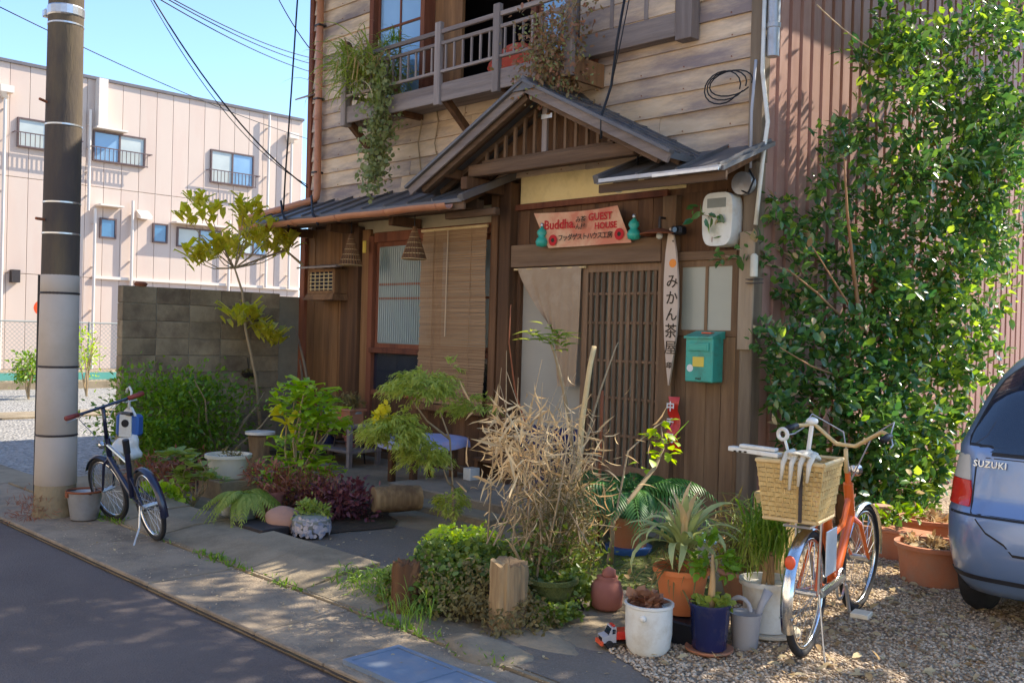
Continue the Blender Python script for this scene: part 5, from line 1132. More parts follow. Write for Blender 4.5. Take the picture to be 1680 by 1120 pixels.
for k in range(16):
    tx = random.gauss(890, 45); p = at(tx+random.uniform(-25, 25), random.uniform(575, 690), X=XD+random.uniform(-.3, .2)); b0 = base+V((random.uniform(-.25, .25), random.uniform(-.25, .25), .2)); mid = b0.lerp(p, .55)+V((random.uniform(-.06, .06), random.uniform(-.06, .06), 0)); tall.tube([b0, mid, p], [.005, .0035, .0015], 4)
P('bare_stems', tall, 'twig', q, w=True, kind='stuff')
# largest dry leaves as pieces of their own
dlp = blade(.15, .013, .7, .1, 5, .2); dl = None
for k in range(60):
    p = at(random.choice((random.uniform(815, 880), random.uniform(860, 960))), random.choice((random.gauss(700, 22), random.gauss(770, 35), random.gauss(930, 20))), X=XD+random.uniform(.0, .35)); rot = Euler((random.uniform(-.6, .6), random.uniform(-.9, 1.3), random.uniform(0, 6.3)))
    if dl is None: dl = P('leaf', dlp, 'lf_dry', q, smooth='full'); dl.location = p-q.location; dl.rotation_euler = rot
    else: dupe(dl, loc=p-q.location, rot=rot, scale=(random.uniform(.6, 1.4),)*3)
c = at(955, 740, X=-.3)
def stick(lb, pts, r, mt='cane', X=-.35, cat='stick'):
    P_ = [at(x, y, X=X) for x, y in pts]; P_[0] = V((P_[0].x, P_[0].y, .05)) if P_[0].z < .6 else P_[0]
    b0 = V((P_[0].x, P_[0].y, .02)); return tag(P('cane', MB().tube([b0]+P_, r, 8), mt, smooth='full'), lb, cat)
stick('thick sawn yellow cane standing in the dry grass before the lattice door', [(945, 770), (955, 690), (968, 600), (975, 568)], [.02, .02, .02, .018, .018])
stick('thin forked branch rising beside the thick yellow cane', [(950, 760), (985, 640), (1010, 570), (1015, 560)], [.008, .008, .007, .005, .003], 'twig')
stick('thin brown cane right of the thick yellow cane', [(985, 740), (987, 690), (988, 640)], [.012]*4, 'rust')
stick('slender bare twig leaning in front of the dark door post', [(870, 720), (845, 640), (835, 560), (838, 500)], [.008, .007, .006, .005, .003], 'rust', -.6)
stick('bare twig crossing low in front of the lattice door', [(1000, 800), (1030, 740), (1075, 700), (1090, 690)], [.007, .007, .006, .005, .003], 'twig', .1)
q = thing('rubber_plant', 'slim grey trunk with a top tuft of green leaves in front of the doorway', 'plant', (-.45, -2.0, 0)); Xr = -.45
pth = [at(955, 850, X=Xr), at(940, 740, X=Xr), at(925, 640, X=Xr), at(910, 580, X=Xr), at(900, 555, X=Xr)]; P('trunk', MB().tube([V((pth[0].x, pth[0].y, 0.02))]+pth, [.018, .018, .016, .014, .010, .006], 7), 'twig', q, w=True, smooth='full')
whorls('foliage', [tuple(at(x, y, X=Xr)) for x, y in ((885, 548), (900, 545), (915, 552), (925, 566), (895, 560))], 8, .14, 'lf_fern', q, jit=.03, proto='lance', up=.3)

# palm in terracotta with blue saucer
c = Gp(1031, 905); q = thing('potted_palm', 'dark green feathery palm in a terracotta pot on a blue saucer', 'potted palm', (c.x, c.y, 0)); P('saucer', MB().lathe([(.15, 0), (.165, .03), (.165, .05), (.14, .05)], (c.x, c.y, 0), 24), 'blue_plastic', q, w=True, smooth=True); pot(q, (c.x, c.y, .04), .12, .155, .22, 'terracotta')
leafy('undergrowth', (c.x, c.y, .36), (.2, .2, .16), 900, .05, 'lf_palm', q, 'lance')
fr = None
for k in range(26):
    a = k*2.399; el = random.uniform(.6, 1.3); L = random.uniform(.75, 1.15)
    pts, ps, ds, us, sz = frond_leaflets((0, 0, 0), (1, 0, el), L*.85, .75, 20, .17, 62, .3); o = scatter('frond', 'thin', ps, frames(np.array(ds), np.array(us)), np.array(sz), 'lf_palm', q); o.location = (0, 0, .34); o.rotation_euler = (0, 0, a)
    P('midrib', MB().tube(pts[::3], .004, 4), 'lf_palm', o)
c = Gp(980, 890); q = thing('grey_stone_pot', 'pale grey pot left of the potted palm', 'pot', (c.x, c.y, 0)); pot(q, (c.x, c.y, .0), .10, .12, .24, 'grey_glaze', belly=.01); leafy('dry_stems', (c.x, c.y, .3), (.12, .12, .06), 110, .1, 'lf_dry', q, 'thin')
# leaning branch with fresh leaves
q = thing('leaning_shoot', 'bare pale branch leaning right with fresh green leaves by the red pennant', 'plant', (.35, -1.75, 0)); Xs = .1
pth = [at(1005, 855, X=Xs), at(1040, 810, X=Xs), at(1075, 765, X=Xs), at(1088, 735, X=Xs), at(1085, 700, X=Xs)]; P('branch', MB().tube([V((pth[0].x, pth[0].y, .02))]+pth, [.015, .016, .016, .014, .009, .004], 7), 'twig', q, w=True, smooth='full')
lf0 = None; lpv, lpf = LP['wide']
for k in range(46):
    x, y = random.gauss(1085, 17), random.gauss(722, 22); p = at(x, y, X=Xs+random.uniform(-.08, .08)); rot = Euler((random.uniform(-.5, .5), random.uniform(-.4, .7), random.uniform(0, 6.28)))
    if lf0 is None:
        mb = MB(); mb.v = [tuple(v*.085) for v in lpv]; mb.f = [tuple(int(i) for i in f) for f in lpf]; lf0 = P('leaf', mb, 'lf_bright', q, smooth='full'); lf0.location = p-q.location; lf0.rotation_euler = rot
    else: dupe(lf0, loc=p-q.location, rot=rot, scale=(random.uniform(.6, 1.2),)*3)
for x, y in ((1120, 700), (1130, 690)): P('shoot', MB().tube([at(1100, 722, X=Xs), at(x, y, X=Xs)], .003, 4), 'lf_bright', q, w=True)
# watering can green, blue lid
c = Gp(1090, 900, 0)+V((0, .2, 0)); q = thing('green_watering_can', 'green plastic watering can with a pale rose behind the spiky plant', 'watering can', (c.x, c.y, 0)); P('body', MB().lathe([(.10, 0), (.115, .01), (.105, .17), (.06, .20)], (c.x, c.y, .02), 20), 'green_plastic', q, w=True, smooth=True); P('spout', MB().tube([(c.x-.08, c.y-.02, .06), (c.x-.26, c.y-.1, .20)], [.024, .014], 8), 'green_plastic', q, w=True); P('rose', MB().lathe([(0, 0), (.05, .01), (.055, .02), (0, .03)], (0, 0, 0), 16).xf(Matrix.Translation((c.x-.27, c.y-.105, .21)) @ Matrix.Rotation(-.9, 4, 'Y')), 'steel', q, w=True); P('handle', MB().torus((c.x+.03, c.y, .2), .085, .01, 'y', 16, 6, 0, pi), 'green_plastic', q, w=True)
c = at(1183, 882, Z=.24); q = thing('blue_bucket', 'bucket with a pale blue round lid at the foot of the wall panel', 'bucket', (c.x, c.y, 0)); P('bucket', MB().lathe([(.13, 0), (.15, .22)], (c.x, c.y, 0), 20), 'grey_plastic', q, w=True, smooth=True); P('lid', MB().lathe([(.165, .215), (.17, .23), (.165, .245), (0, .26)], (c.x, c.y, 0), 24), 'pale_blue', q, w=True, smooth=True)

# ground cover mound with log stumps
q = thing('creeping_groundcover', 'mound of small leaved creeping green plants around the log stumps', 'ground cover', (.2, -3.0, 0)); q['kind'] = 'stuff'
def coverpatch(n, pxr, pyr, mt, size, nm, zr=(.0, .12), proto='round', X=None):
    ps = []
    while len(ps) < n:
        x, y = random.gauss(*pxr), random.gauss(*pyr); z = random.uniform(.1, .3); g = at(x, y, Z=z); ps.append(tuple(g))
    return scatter(nm, proto, ps, frames(unit(n)+np.array([0, -.2, .2]), unit(n)*.8+np.array([0, -.3, 1])), size*rng.uniform(.6, 1.3, n), mt, q, True, kind='stuff')
n = 7000; a = rng.uniform(0, 2*pi, n); u = np.sqrt(rng.random(n)); lob = 1+.13*np.sin(3*a+1)+.08*np.sin(7*a)
def mound(name, cx_, cy_, rx, ry, h, n, mt, size, proto='round'):
    a = rng.uniform(0, 2*pi, n); u = np.sqrt(rng.random(n)); lob = 1+.13*np.sin(3*a+cx_*9)+.09*np.sin(7*a+cy_*5)+rng.normal(0, .04, n)
    x = cx_+rx*u*np.cos(a)*lob; y = cy_+ry*u*np.sin(a)*lob; z = h*np.sqrt(np.maximum(0, 1-u**2.4))+.04*np.sin(x*17)*np.sin(y*14)+rng.uniform(-.035, .05, n)
    z = np.maximum(z, .01); return scatter(name, proto, np.stack([x, y, z], 1), frames(unit(n)+np.array([.2, -.3, -.2]), unit(n)*.7+np.array([.2, -.4, .8])), size*rng.uniform(.4, 1.6, n), mt, q, True, kind='stuff')
mound('foliage', .03, -3.05, .47, .40, .25, 7600, 'lf_cover', .027); mound('foliage', -.16, -2.92, .38, .24, .30, 1900, 'lf_bright', .02); mound('brown_foliage', .12, -3.2, .5, .34, .20, 4200, 'lf_dusk', .024, 'oval'); mound('foliage', .40, -2.80, .28, .22, .18, 3000, 'lf_cover', .022)
mound('foliage', .60, -3.05, .20, .16, .08, 1500, 'lf_cover', .02); mound('foliage', -.05, -3.3, .36, .24, .16, 2400, 'lf_cover', .026)
mound('brown_foliage', .45, -3.25, .40, .22, .10, 2400, 'lf_brush', .024, 'oval')
mound('fringe', -.28, -3.45, .36, .16, .10, 700, 'lf_grass', .05, 'thin')
g = Gp(672, 1020); gr_ = thing('grass_tuft', 'fresh bright green grass tuft at the kerb before the dark stump', 'grass', g); blades('blades', (g.x, g.y, .0), 150, .22, 'lf_grass', gr_, up=1.3, jit=.06)
def logstump(lb, px, py, r, h, mt, seed, par=None):
    c = Gp(px, py); q = thing('log_stump', lb, 'log', (c.x, c.y, 0), 'log stumps edging the planted mound'); mb = MB(); n = 36; rn = random.Random(seed); rz = [1+rn.uniform(-.06, .05)-.07*(i % 5 == 0) for i in range(n)]
    for k in range(8):
        z = -.02+(h+.02)*k/7
        for i in range(n): a = 2*pi*i/n; rr = r*rz[i]*(1+.03*sin(k*1.7+i)-.05*(k == 7)); mb.v.append((c.x+rr*cos(a), c.y+rr*sin(a), z+(rn.uniform(-.015, .012) if k == 7 else 0)))
    for k in range(7):
        for i in range(n): mb.f.append((k*n+i, k*n+(i+1) % n, (k+1)*n+(i+1) % n, (k+1)*n+i))
    mb.v.append((c.x, c.y, h-.02)); 
    for i in range(n): mb.f.append((7*n+i, 7*n+(i+1) % n, 8*n))
    P('log', mb, mt, q, w=True, smooth=True); return q
logstump('upright pale weathered log stump at the front of the planted mound', 833, 1026, .098, .33, 'log_wood', 3)
logstump('dark rotten log stump at the left end of the planted mound', 665, 1000, .075, .26, 'dark_wood', 4)
c = Gp(903, 1005); c = V((.72, -2.95, 0)); c = at(905, 1003, Z=0); q = thing('mossy_pot', 'olive mossy pot sunk in the mound under the dry bamboo grass', 'pot', (c.x, c.y, 0)); pot(q, (c.x, c.y, .03), .09, .13, .16, 'moss')
c = Gp(795, 1062); tag(P('flat_stone', MB().blob((c.x, c.y, -.03), (.3, .17, .055), 3, .12, 21), 'concrete', smooth='full'), 'flat cracked stone before the pale log stump', 'stone'); c = Gp(880, 1048); tag(P('flat_stone', MB().blob((c.x, c.y, -.03), (.3, .13, .055), 3, .1, 25), 'concrete', smooth='full'), 'flat stone right of the pale log stump', 'stone')
# mauve clay jar
c = Gp(995, 998); q = thing('clay_jar', 'knobbly mauve clay jar standing alone before the palm', 'jar', (c.x, c.y, 0)); P('jar', MB().lathe([(.06, 0), (.085, .02), (.09, .09), (.075, .15), (.055, .165), (.06, .18)], (c.x, c.y, 0), 18), 'mauve_clay', q, w=True, smooth='full'); P('figure', MB().blob((c.x+.01, c.y, .20), (.04, .04, .035), 2, .2, 3), 'mauve_clay', q, w=True, smooth='full'); P('handle', MB().torus((c.x-.085, c.y, .10), .025, .009, 'y', 10, 5), 'mauve_clay', q, w=True)
# agave pot on dark crate
c = Gp(1116, 1042); q = thing('spiky_potted_plant', 'big spiky pale green plant with drooping leaves in an orange clay pot', 'potted plant', (c.x, c.y, .11)); pot(q, (c.x, c.y, .12), .095, .135, .23, 'orange_clay')
protos = [blade(.36, .054, 1.9, 1.05, 8, .3), blade(.36, .05, 3.0, .9, 8, .3), blade(.30, .044, .9, 1.2, 8, .3)]; src = {}
for k in range(64):
    t_i = k % 3 if k < 50 else 2; dry = (k % 6 == 5); key = (t_i, dry)
    a = k*2.399; z = .30+.09*(k/64)
    if key not in src: o = P('leaf', protos[t_i], 'lf_dry' if dry else 'lf_agave', q, smooth='full'); src[key] = o
    else: o = dupe(src[key])
    o.location = (.01*cos(a), .01*sin(a), z-.02); o.rotation_euler = (random.uniform(-.2, .2), random.uniform(-.25, .35) if t_i < 2 else random.uniform(-.5, 0), a); s_ = random.uniform(.7, 1.15); o.scale = (s_,)*3
blades('dead_leaves', (c.x, c.y, .36), 90, .5, 'lf_dusk', q, up=-.4, jit=.05)
c2 = Gp(1130, 1055)+V((0, .12, 0)); tag(P('dark_crate', MB().b2(c.x-.16, c.x+.17, c.y-.14, c.y+.18, .0, .115, .008), 'black_plastic'), 'low black crate under the orange clay pot', 'crate')
# toy truck
c = Gp(1014, 1060); q = T('toy_truck', 'grey and red toy truck parked left of the white pot', 'toy truck', (c.x, c.y, .004), radians(240)); q.scale = (.8, .8, .8)
P('cab', MB().prism([(.03, -.045, .035), (.115, -.045, .035), (.115, -.045, .07), (.075, -.045, .08), (.055, -.045, .125), (.03, -.045, .125)], (0, .09, 0)), 'grey_plastic', q); P('windscreen', MB().prism([(.0765, -.036, .083), (.0585, -.036, .118), (.0595, -.036, .119), (.0785, -.036, .083)], (0, .072, 0)), 'glass_dark', q); P('side_window', MB().b2(.036, .056, -.047, .047, .088, .115), 'glass_dark', q); P('bed', MB().b2(-.13, .028, -.048, .048, .05, .10, .004), 'red_plastic', q); P('bumper', MB().b2(.112, .130, -.05, .05, .018, .045, .003), 'red_orange', q); P('chassis', MB().b2(-.12, .11, -.035, .035, .022, .036), 'black_plastic', q); P('roof_light', MB().b2(.032, .05, -.03, .03, .126, .137, .003), 'red_plastic', q); P('grille', MB().b2(.1155, .1175, -.028, .028, .046, .064), 'black_plastic', q)
for x in (-.085, .075):
    for y in (-.045, .045): P('wheel', MB().lathe([(0, -.012), (.02, -.012), (.025, -.006), (.025, .006), (.02, .012), (0, .012)], (0, 0, 0), 14).xf(Matrix.Translation((x, y, .025)) @ Matrix.Rotation(pi/2, 4, 'X')), 'rubber', q, smooth=True)
# white pot
c = Gp(1063, 1070); q = thing('white_pot', 'tall rounded white plastic pot filled with withered leaves', 'pot', (c.x, c.y, 0)); P('pot', MB().lathe([(.05, 0), (.085, .006), (.104, .035), (.112, .10), (.112, .225), (.118, .23), (.118, .242), (.106, .242), (.104, .21)], (c.x, c.y, 0), 36), 'white_plastic', q, w=True, smooth=True); P('soil', MB().lathe([(0, .21), (.105, .208)], (c.x, c.y, 0), 16), 'soil', q, w=True); P('knob', MB().blob((c.x+.045, c.y-.108, .19), (.018, .012, .017), 2, 0), 'white_plastic', q, w=True, smooth='full'); leafy('withered_leaves', (c.x, c.y, .235), (.09, .09, .025), 220, .06, 'lf_brownleaf', q, 'wide', shell=.1)
c = Gp(1073, 1060, 0)+V((.13, .12, 0)); 
# navy pot
c = Gp(1163, 1070); q = thing('navy_pot', 'glossy navy blue pot with a small leafy plant on a clay saucer', 'potted plant', (c.x, c.y, 0)); P('saucer', MB().lathe([(.10, .008), (.115, .02), (.115, .03), (.09, .022)], (c.x, c.y, 0), 24), 'terracotta', q, w=True, smooth=True); P('pot', MB().lathe([(.075, .022), (.082, .03), (.096, .225), (.102, .232), (.102, .242), (.090, .242), (.088, .2)], (c.x, c.y, 0), 32), 'blue_glaze', q, w=True, smooth=True); P('soil', MB().lathe([(0, .215), (.09, .213)], (c.x, c.y, 0), 14), 'soil', q, w=True); P('stem', MB().tube([(c.x, c.y, .2), (c.x+.01, c.y, .34), (c.x, c.y+.01, .47)], [.022, .015, .006], 8), 'stake_wood', q, w=True, smooth='full')
leafy('foliage', (c.x+.01, c.y, .45), (.11, .11, .10), 130, .055, 'lf_shrub', q, 'oval'); leafy('pebble_topping', (c.x, c.y, .235), (.08, .08, .02), 110, .035, 'lf_fern', q, 'round')
c = Gp(1198, 1062); q = thing('grey_watering_can', 'light grey plastic watering can between the navy pot and the white planter', 'watering can', (c.x, c.y, 0)); c = c+V((.05, .05, 0)); P('body', MB().lathe([(.055, 0), (.06, .005), (.075, .17), (.078, .175), (.070, .17)], (c.x, c.y, 0), 22), 'grey_plastic', q, w=True, smooth=True); P('spout', MB().tube([(c.x+.03, c.y+.03, .10), (c.x+.05, c.y+.06, .21), (c.x+.07, c.y+.09, .28)], [.02, .017, .026], 8), 'grey_plastic', q, w=True, smooth='full'); P('handle', MB().torus((c.x-.03, c.y, .185), .055, .012, 'y', 16, 6, 0, pi), 'grey_plastic', q, w=True, smooth='full')
# white planter with strappy plant
c = Gp(1258, 1040); q = thing('white_planter', 'broad off white planter with thin green strappy stems left of the orange bicycle', 'planter', (c.x, c.y, 0)); P('saucer', MB().lathe([(.13, 0), (.165, .02), (.165, .035), (.13, .03)], (c.x, c.y, 0), 28), 'cream', q, w=True, smooth=True); pot(q, (c.x, c.y, .03), .115, .135, .255, 'white_plastic', .012)
for k in range(5): P('stem', MB().tube([(c.x+random.uniform(-.04, .04), c.y+random.uniform(-.04, .04), .26), (c.x+random.uniform(-.06, .06), c.y+random.uniform(-.06, .06), .42)], .012, 6), 'stake_wood', q, w=True)
blades('leaves', (c.x, c.y, .42), 130, .62, 'lf_grass', q, up=1.2, jit=.05); blades('leaves', (c.x-.08, c.y, .36), 70, .5, 'lf_fern', q, up=1.0, jit=.06)
c = Gp(1225, 990, 0); q = thing('terracotta_bowl', 'shallow terracotta bowl of dry plants behind the grey watering can', 'planter', (c.x-.02, c.y+.05, 0)); P('pot', MB().lathe([(.09, 0), (.13, .03), (.17, .16), (.185, .17), (.18, .19), (.155, .18)], (c.x-.02, c.y+.05, .0), 26), 'terracotta', q, w=True, smooth=True); leafy('dry_plants', (c.x-.04, c.y+.08, .36), (.2, .2, .22), 700, .09, 'lf_dusk', q, 'thin'); blades('dry_blades', (c.x-.04, c.y+.05, .2), 120, .6, 'lf_fern', q, up=1.3, jit=.06)
c = Gp(1165, 985, 0)+V((.0, .25, 0)); q = thing('grey_urn', 'grey stone urn behind the navy pot', 'urn', (c.x, c.y, 0)); P('urn', MB().lathe([(.11, 0), (.15, .03), (.14, .14), (.10, .24), (.12, .27)], (c.x, c.y, 0), 20), 'grey_glaze', q, w=True, smooth='full'); leafy('foliage', (c.x, c.y-.03, .28), (.1, .1, .07), 90, .05, 'lf_dry', q, 'oval')
c = at(1270, 895, X=1.25); tag(P('wicker_post', MB().b2(c.x-.09, c.x+.09, c.y-.09, c.y+.09, .0, .64, .01), 'wicker'), 'square straw coloured post behind the white planter', 'post')
# terracotta planters by the car
c = Gp(1530, 955); q = thing('round_planter', 'large round terracotta planter with fallen leaves beside the car', 'planter', (c.x, c.y, 0)); P('pot', MB().lathe([(.17, 0), (.19, .01), (.215, .22), (.235, .225), (.235, .25), (.205, .25), (.2, .2)], (c.x, c.y, 0), 36), 'terracotta', q, w=True, smooth=True); P('soil', MB().lathe([(0, .225), (.205, .22)], (c.x, c.y, 0), 18), 'soil', q, w=True); leafy('fallen_leaves', (c.x, c.y, .235), (.18, .18, .02), 220, .05, 'litter', q, 'oval', shell=.1)
c = Gp(1530, 905); q = thing('round_planter', 'second round terracotta planter behind the large one by the car', 'planter', (c.x, c.y, 0)); P('pot', MB().lathe([(.17, 0), (.19, .01), (.215, .22), (.235, .225), (.235, .25), (.205, .25), (.2, .2)], (c.x, c.y, 0), 36), 'terracotta', q, w=True, smooth=True); leafy('fallen_leaves', (c.x, c.y, .235), (.18, .18, .03), 220, .05, 'litter', q, 'oval', shell=.1)
c = Gp(1462, 915); q = thing('oblong_planter', 'oblong terracotta planter under the big tree behind the front wheel', 'planter', (c.x, c.y, 0)); P('pot', MB().prism([(c.x-.22, c.y-.08, 0), (c.x+.22, c.y-.08, 0), (c.x+.26, c.y-.11, .19), (c.x-.26, c.y-.11, .19)], (0, .18, 0)), 'terracotta', q, w=True); P('rim', MB().b2(c.x-.27, c.x+.27, c.y-.12, c.y+.09, .191, .215, .006), 'terracotta', q, w=True); leafy('foliage', (c.x, c.y, .28), (.22, .1, .08), 160, .06, 'lf_shrub', q, 'oval')
c = Gp(1440, 905); tag(P('flower_pot', MB().lathe([(.045, 0), (.065, .13), (.072, .135), (.072, .15), (0, .15)], (c.x+.02, c.y, .19), 18), 'stone_red', smooth=True), 'small upright clay pot set at the end of the oblong planter', 'pot')

# ============================================================ BIG TREE
q = thing('camellia_tree', 'large dark leaved evergreen tree in front of the ribbed side wall', 'tree', (.42, .75, 0)); tb = V((.42, .75, -.02))
def limb(pts, r, mt='bark', n=9): P('trunk' if r[0] > .05 else 'limb', MB().tube(pts, r, n), mt, q, w=True, smooth='full')
limb([tb, at(1383, 800, X=.42), at(1380, 700, X=.40), at(1385, 600, X=.38), at(1383, 560, X=.38)], [.075, .062, .055, .05, .047])
limb([tb+V((.05, .2, 0)), at(1430, 780, X=.42), at(1445, 690, X=.42), at(1490, 560, X=.42), at(1540, 470, X=.5), at(1600, 370, X=.65), at(1650, 260, X=.85), at(1720, 120, X=1.1)], [.07, .06, .055, .05, .045, .04, .034, .025])
for pp, r0 in (((( 1445, 690), (1430, 560), (1440, 430), (1470, 300), (1500, 180), (1510, 60)), .038), (((1540, 470), (1580, 430), (1640, 400), (1720, 370)), .028), (((1600, 370), (1560, 300), (1530, 220), (1500, 120)), .025), (((1650, 260), (1600, 230), (1540, 250)), .02), (((1385, 600), (1410, 520), (1400, 440), (1390, 350), (1385, 260)), .024), (((1400, 540), (1340, 480), (1290, 440)), .014), (((1430, 560), (1380, 480), (1330, 400)), .014), (((1540, 470), (1480, 420), (1400, 400)), .016), (((1430, 560), (1510, 520), (1600, 480)), .018), (((1385, 620), (1330, 600), (1280, 570)), .012), (((1385, 700), (1350, 690), (1310, 700)), .012), (((1445, 690), (1500, 660), (1560, 640)), .016)):
    Xs = .28+.2*random.random(); limb([at(x, y, X=Xs+.04*i) for i, (x, y) in enumerate(pp)], [r0*(1-.75*i/(len(pp)-1)) for i in range(len(pp))], n=6)
limb([at(1385, 560, X=.2), at(1300, 420, X=.1), at(1240, 395, X=-.1), at(1190, 360, X=-.25), at(1150, 352, X=-.3)], [.012, .01, .008, .006, .003], 'twig', 5)
limb([at(1400, 620, X=.3), at(1300, 445, X=.12), at(1245, 430, X=.0), at(1190, 420, X=-.15)], [.012, .012, .009, .005], 'twig', 5)
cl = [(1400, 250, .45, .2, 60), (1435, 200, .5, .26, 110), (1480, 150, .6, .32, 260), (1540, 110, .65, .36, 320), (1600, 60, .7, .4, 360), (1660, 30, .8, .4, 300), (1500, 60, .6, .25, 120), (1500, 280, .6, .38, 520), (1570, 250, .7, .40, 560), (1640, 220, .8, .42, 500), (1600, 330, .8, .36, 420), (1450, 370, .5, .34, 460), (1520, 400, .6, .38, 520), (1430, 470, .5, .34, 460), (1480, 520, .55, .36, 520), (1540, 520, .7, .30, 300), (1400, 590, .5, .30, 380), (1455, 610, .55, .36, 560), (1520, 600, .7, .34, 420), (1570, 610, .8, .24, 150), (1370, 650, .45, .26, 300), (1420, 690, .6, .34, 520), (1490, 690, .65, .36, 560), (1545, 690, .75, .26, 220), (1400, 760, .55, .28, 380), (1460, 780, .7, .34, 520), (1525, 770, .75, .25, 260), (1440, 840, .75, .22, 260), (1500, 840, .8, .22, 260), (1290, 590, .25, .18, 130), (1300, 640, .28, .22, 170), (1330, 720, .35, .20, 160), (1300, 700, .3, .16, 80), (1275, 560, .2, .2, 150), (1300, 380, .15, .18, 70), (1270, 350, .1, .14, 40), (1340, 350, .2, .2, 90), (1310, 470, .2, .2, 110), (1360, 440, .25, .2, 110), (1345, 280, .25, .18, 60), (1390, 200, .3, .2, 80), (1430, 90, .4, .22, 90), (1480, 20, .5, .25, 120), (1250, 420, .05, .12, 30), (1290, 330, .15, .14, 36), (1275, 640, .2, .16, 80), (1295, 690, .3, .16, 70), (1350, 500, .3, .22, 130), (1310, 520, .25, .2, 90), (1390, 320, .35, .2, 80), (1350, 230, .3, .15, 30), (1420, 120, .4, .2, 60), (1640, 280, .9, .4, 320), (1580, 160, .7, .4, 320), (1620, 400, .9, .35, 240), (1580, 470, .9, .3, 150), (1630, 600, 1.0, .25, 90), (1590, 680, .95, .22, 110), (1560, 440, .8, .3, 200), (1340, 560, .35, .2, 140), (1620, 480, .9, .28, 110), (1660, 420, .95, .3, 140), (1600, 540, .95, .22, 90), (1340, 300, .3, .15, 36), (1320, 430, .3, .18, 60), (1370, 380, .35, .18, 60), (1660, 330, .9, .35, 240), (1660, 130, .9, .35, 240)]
PS, DS, LTW = [], [], []
for x, y, X, r, n in cl:
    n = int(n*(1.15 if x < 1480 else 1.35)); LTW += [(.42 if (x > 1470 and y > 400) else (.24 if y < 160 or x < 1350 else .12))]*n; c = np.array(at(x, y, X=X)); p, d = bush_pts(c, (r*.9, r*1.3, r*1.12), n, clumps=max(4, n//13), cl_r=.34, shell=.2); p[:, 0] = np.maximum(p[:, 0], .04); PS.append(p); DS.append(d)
for x, y, X in ((1150, 350, -.3), (1170, 357, -.27), (1190, 350, -.25), (1205, 362, -.2), (1220, 345, -.15), (1180, 375, -.27), (1235, 350, -.1), (1180, 425, -.1), (1215, 415, -.05), (1270, 440, .1), (1250, 400, 0)):
    p = np.tile(np.array(at(x, y, X=X)), (10, 1))+rng.normal(size=(10, 3))*.035; PS.append(p); DS.append(unit(10)+np.array([-.2, -.2, -.4])); LTW += [.2]*10
PS = np.concatenate(PS); DS = np.concatenate(DS); N_ = len(PS); camv = np.array(CAM); dist = np.linalg.norm(PS-camv, axis=1)
order = np.argsort(dist+rng.uniform(0, 1.2, N_)); near, rest = order[:300], order[300:]
UPS = unit(N_)*.9+np.array([.1, -.1, 1]); SZS = .082*rng.uniform(.45, 1.45, N_)
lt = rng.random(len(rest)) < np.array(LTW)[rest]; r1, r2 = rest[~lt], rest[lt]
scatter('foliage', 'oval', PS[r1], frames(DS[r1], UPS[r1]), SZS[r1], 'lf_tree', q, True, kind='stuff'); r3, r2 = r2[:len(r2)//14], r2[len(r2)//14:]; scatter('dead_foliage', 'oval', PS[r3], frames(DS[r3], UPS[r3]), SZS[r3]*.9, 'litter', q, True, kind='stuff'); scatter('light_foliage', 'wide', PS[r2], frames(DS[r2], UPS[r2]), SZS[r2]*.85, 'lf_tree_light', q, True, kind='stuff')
mb = MB(); mb.v = [tuple(v) for v in LP['oval'][0]]; mb.f = [tuple(int(i) for i in f) for f in LP['oval'][1]]; lf = P('leaf', mb, 'lf_tree', q, smooth='full'); FR = frames(DS[near], UPS[near])
for k, i in enumerate(near):
    o = lf if k == 0 else dupe(lf); mt_ = Matrix(FR[k].tolist()).to_4x4(); o.matrix_basis = Matrix.Translation(V(PS[i])-q.location) @ mt_ @ Matrix.Scale(float(SZS[i]), 4)
# unseen crown added beyond the frame to the right, shaped to shade the yard
PS, DS = [], []
for k in range(58):
    c = np.array([random.uniform(1.8, 4.6), random.uniform(-.2, 1.9), random.uniform(3.0, 6.6)])
    p, d = bush_pts(c, (.55, .55, .4), 150, clumps=14, cl_r=.35, shell=.4); PS.append(p); DS.append(d)
PS = np.concatenate(PS); DS = np.concatenate(DS); N_ = len(PS)
scatter('shade_foliage', 'oval', PS, frames(DS, unit(N_)+np.array([0, 0, .8])), .105*rng.uniform(.7, 1.3, N_), 'lf_tree', q, True, kind='stuff')
for k in range(8): e = V((random.uniform(1.8, 4.2), random.uniform(.5, 3.4), random.uniform(3.6, 6))); a = at(1720, 120, X=1.1); P('limb', MB().tube([a, a.lerp(e, .5)+V((0, 0, .3)), e], [.03, .022, .01], 6), 'bark', q, w=True)
PS, DS = [], []  # more unseen foliage added overhead to close sun gaps on the road
for k in range(62):
    c = np.array([random.uniform(.75, 2.6), random.uniform(.2, 1.9), random.uniform(4.75, 7.2)]); p, d = bush_pts(c, (.5, .5, .35), 150, clumps=14, cl_r=.35, shell=.4); PS.append(p); DS.append(d)
PS = np.concatenate(PS); DS = np.concatenate(DS); N_ = len(PS)
scatter('shade_foliage', 'oval', PS, frames(DS, unit(N_)+np.array([0, 0, .8])), .105*rng.uniform(.7, 1.3, N_), 'lf_tree', q, True, kind='stuff')
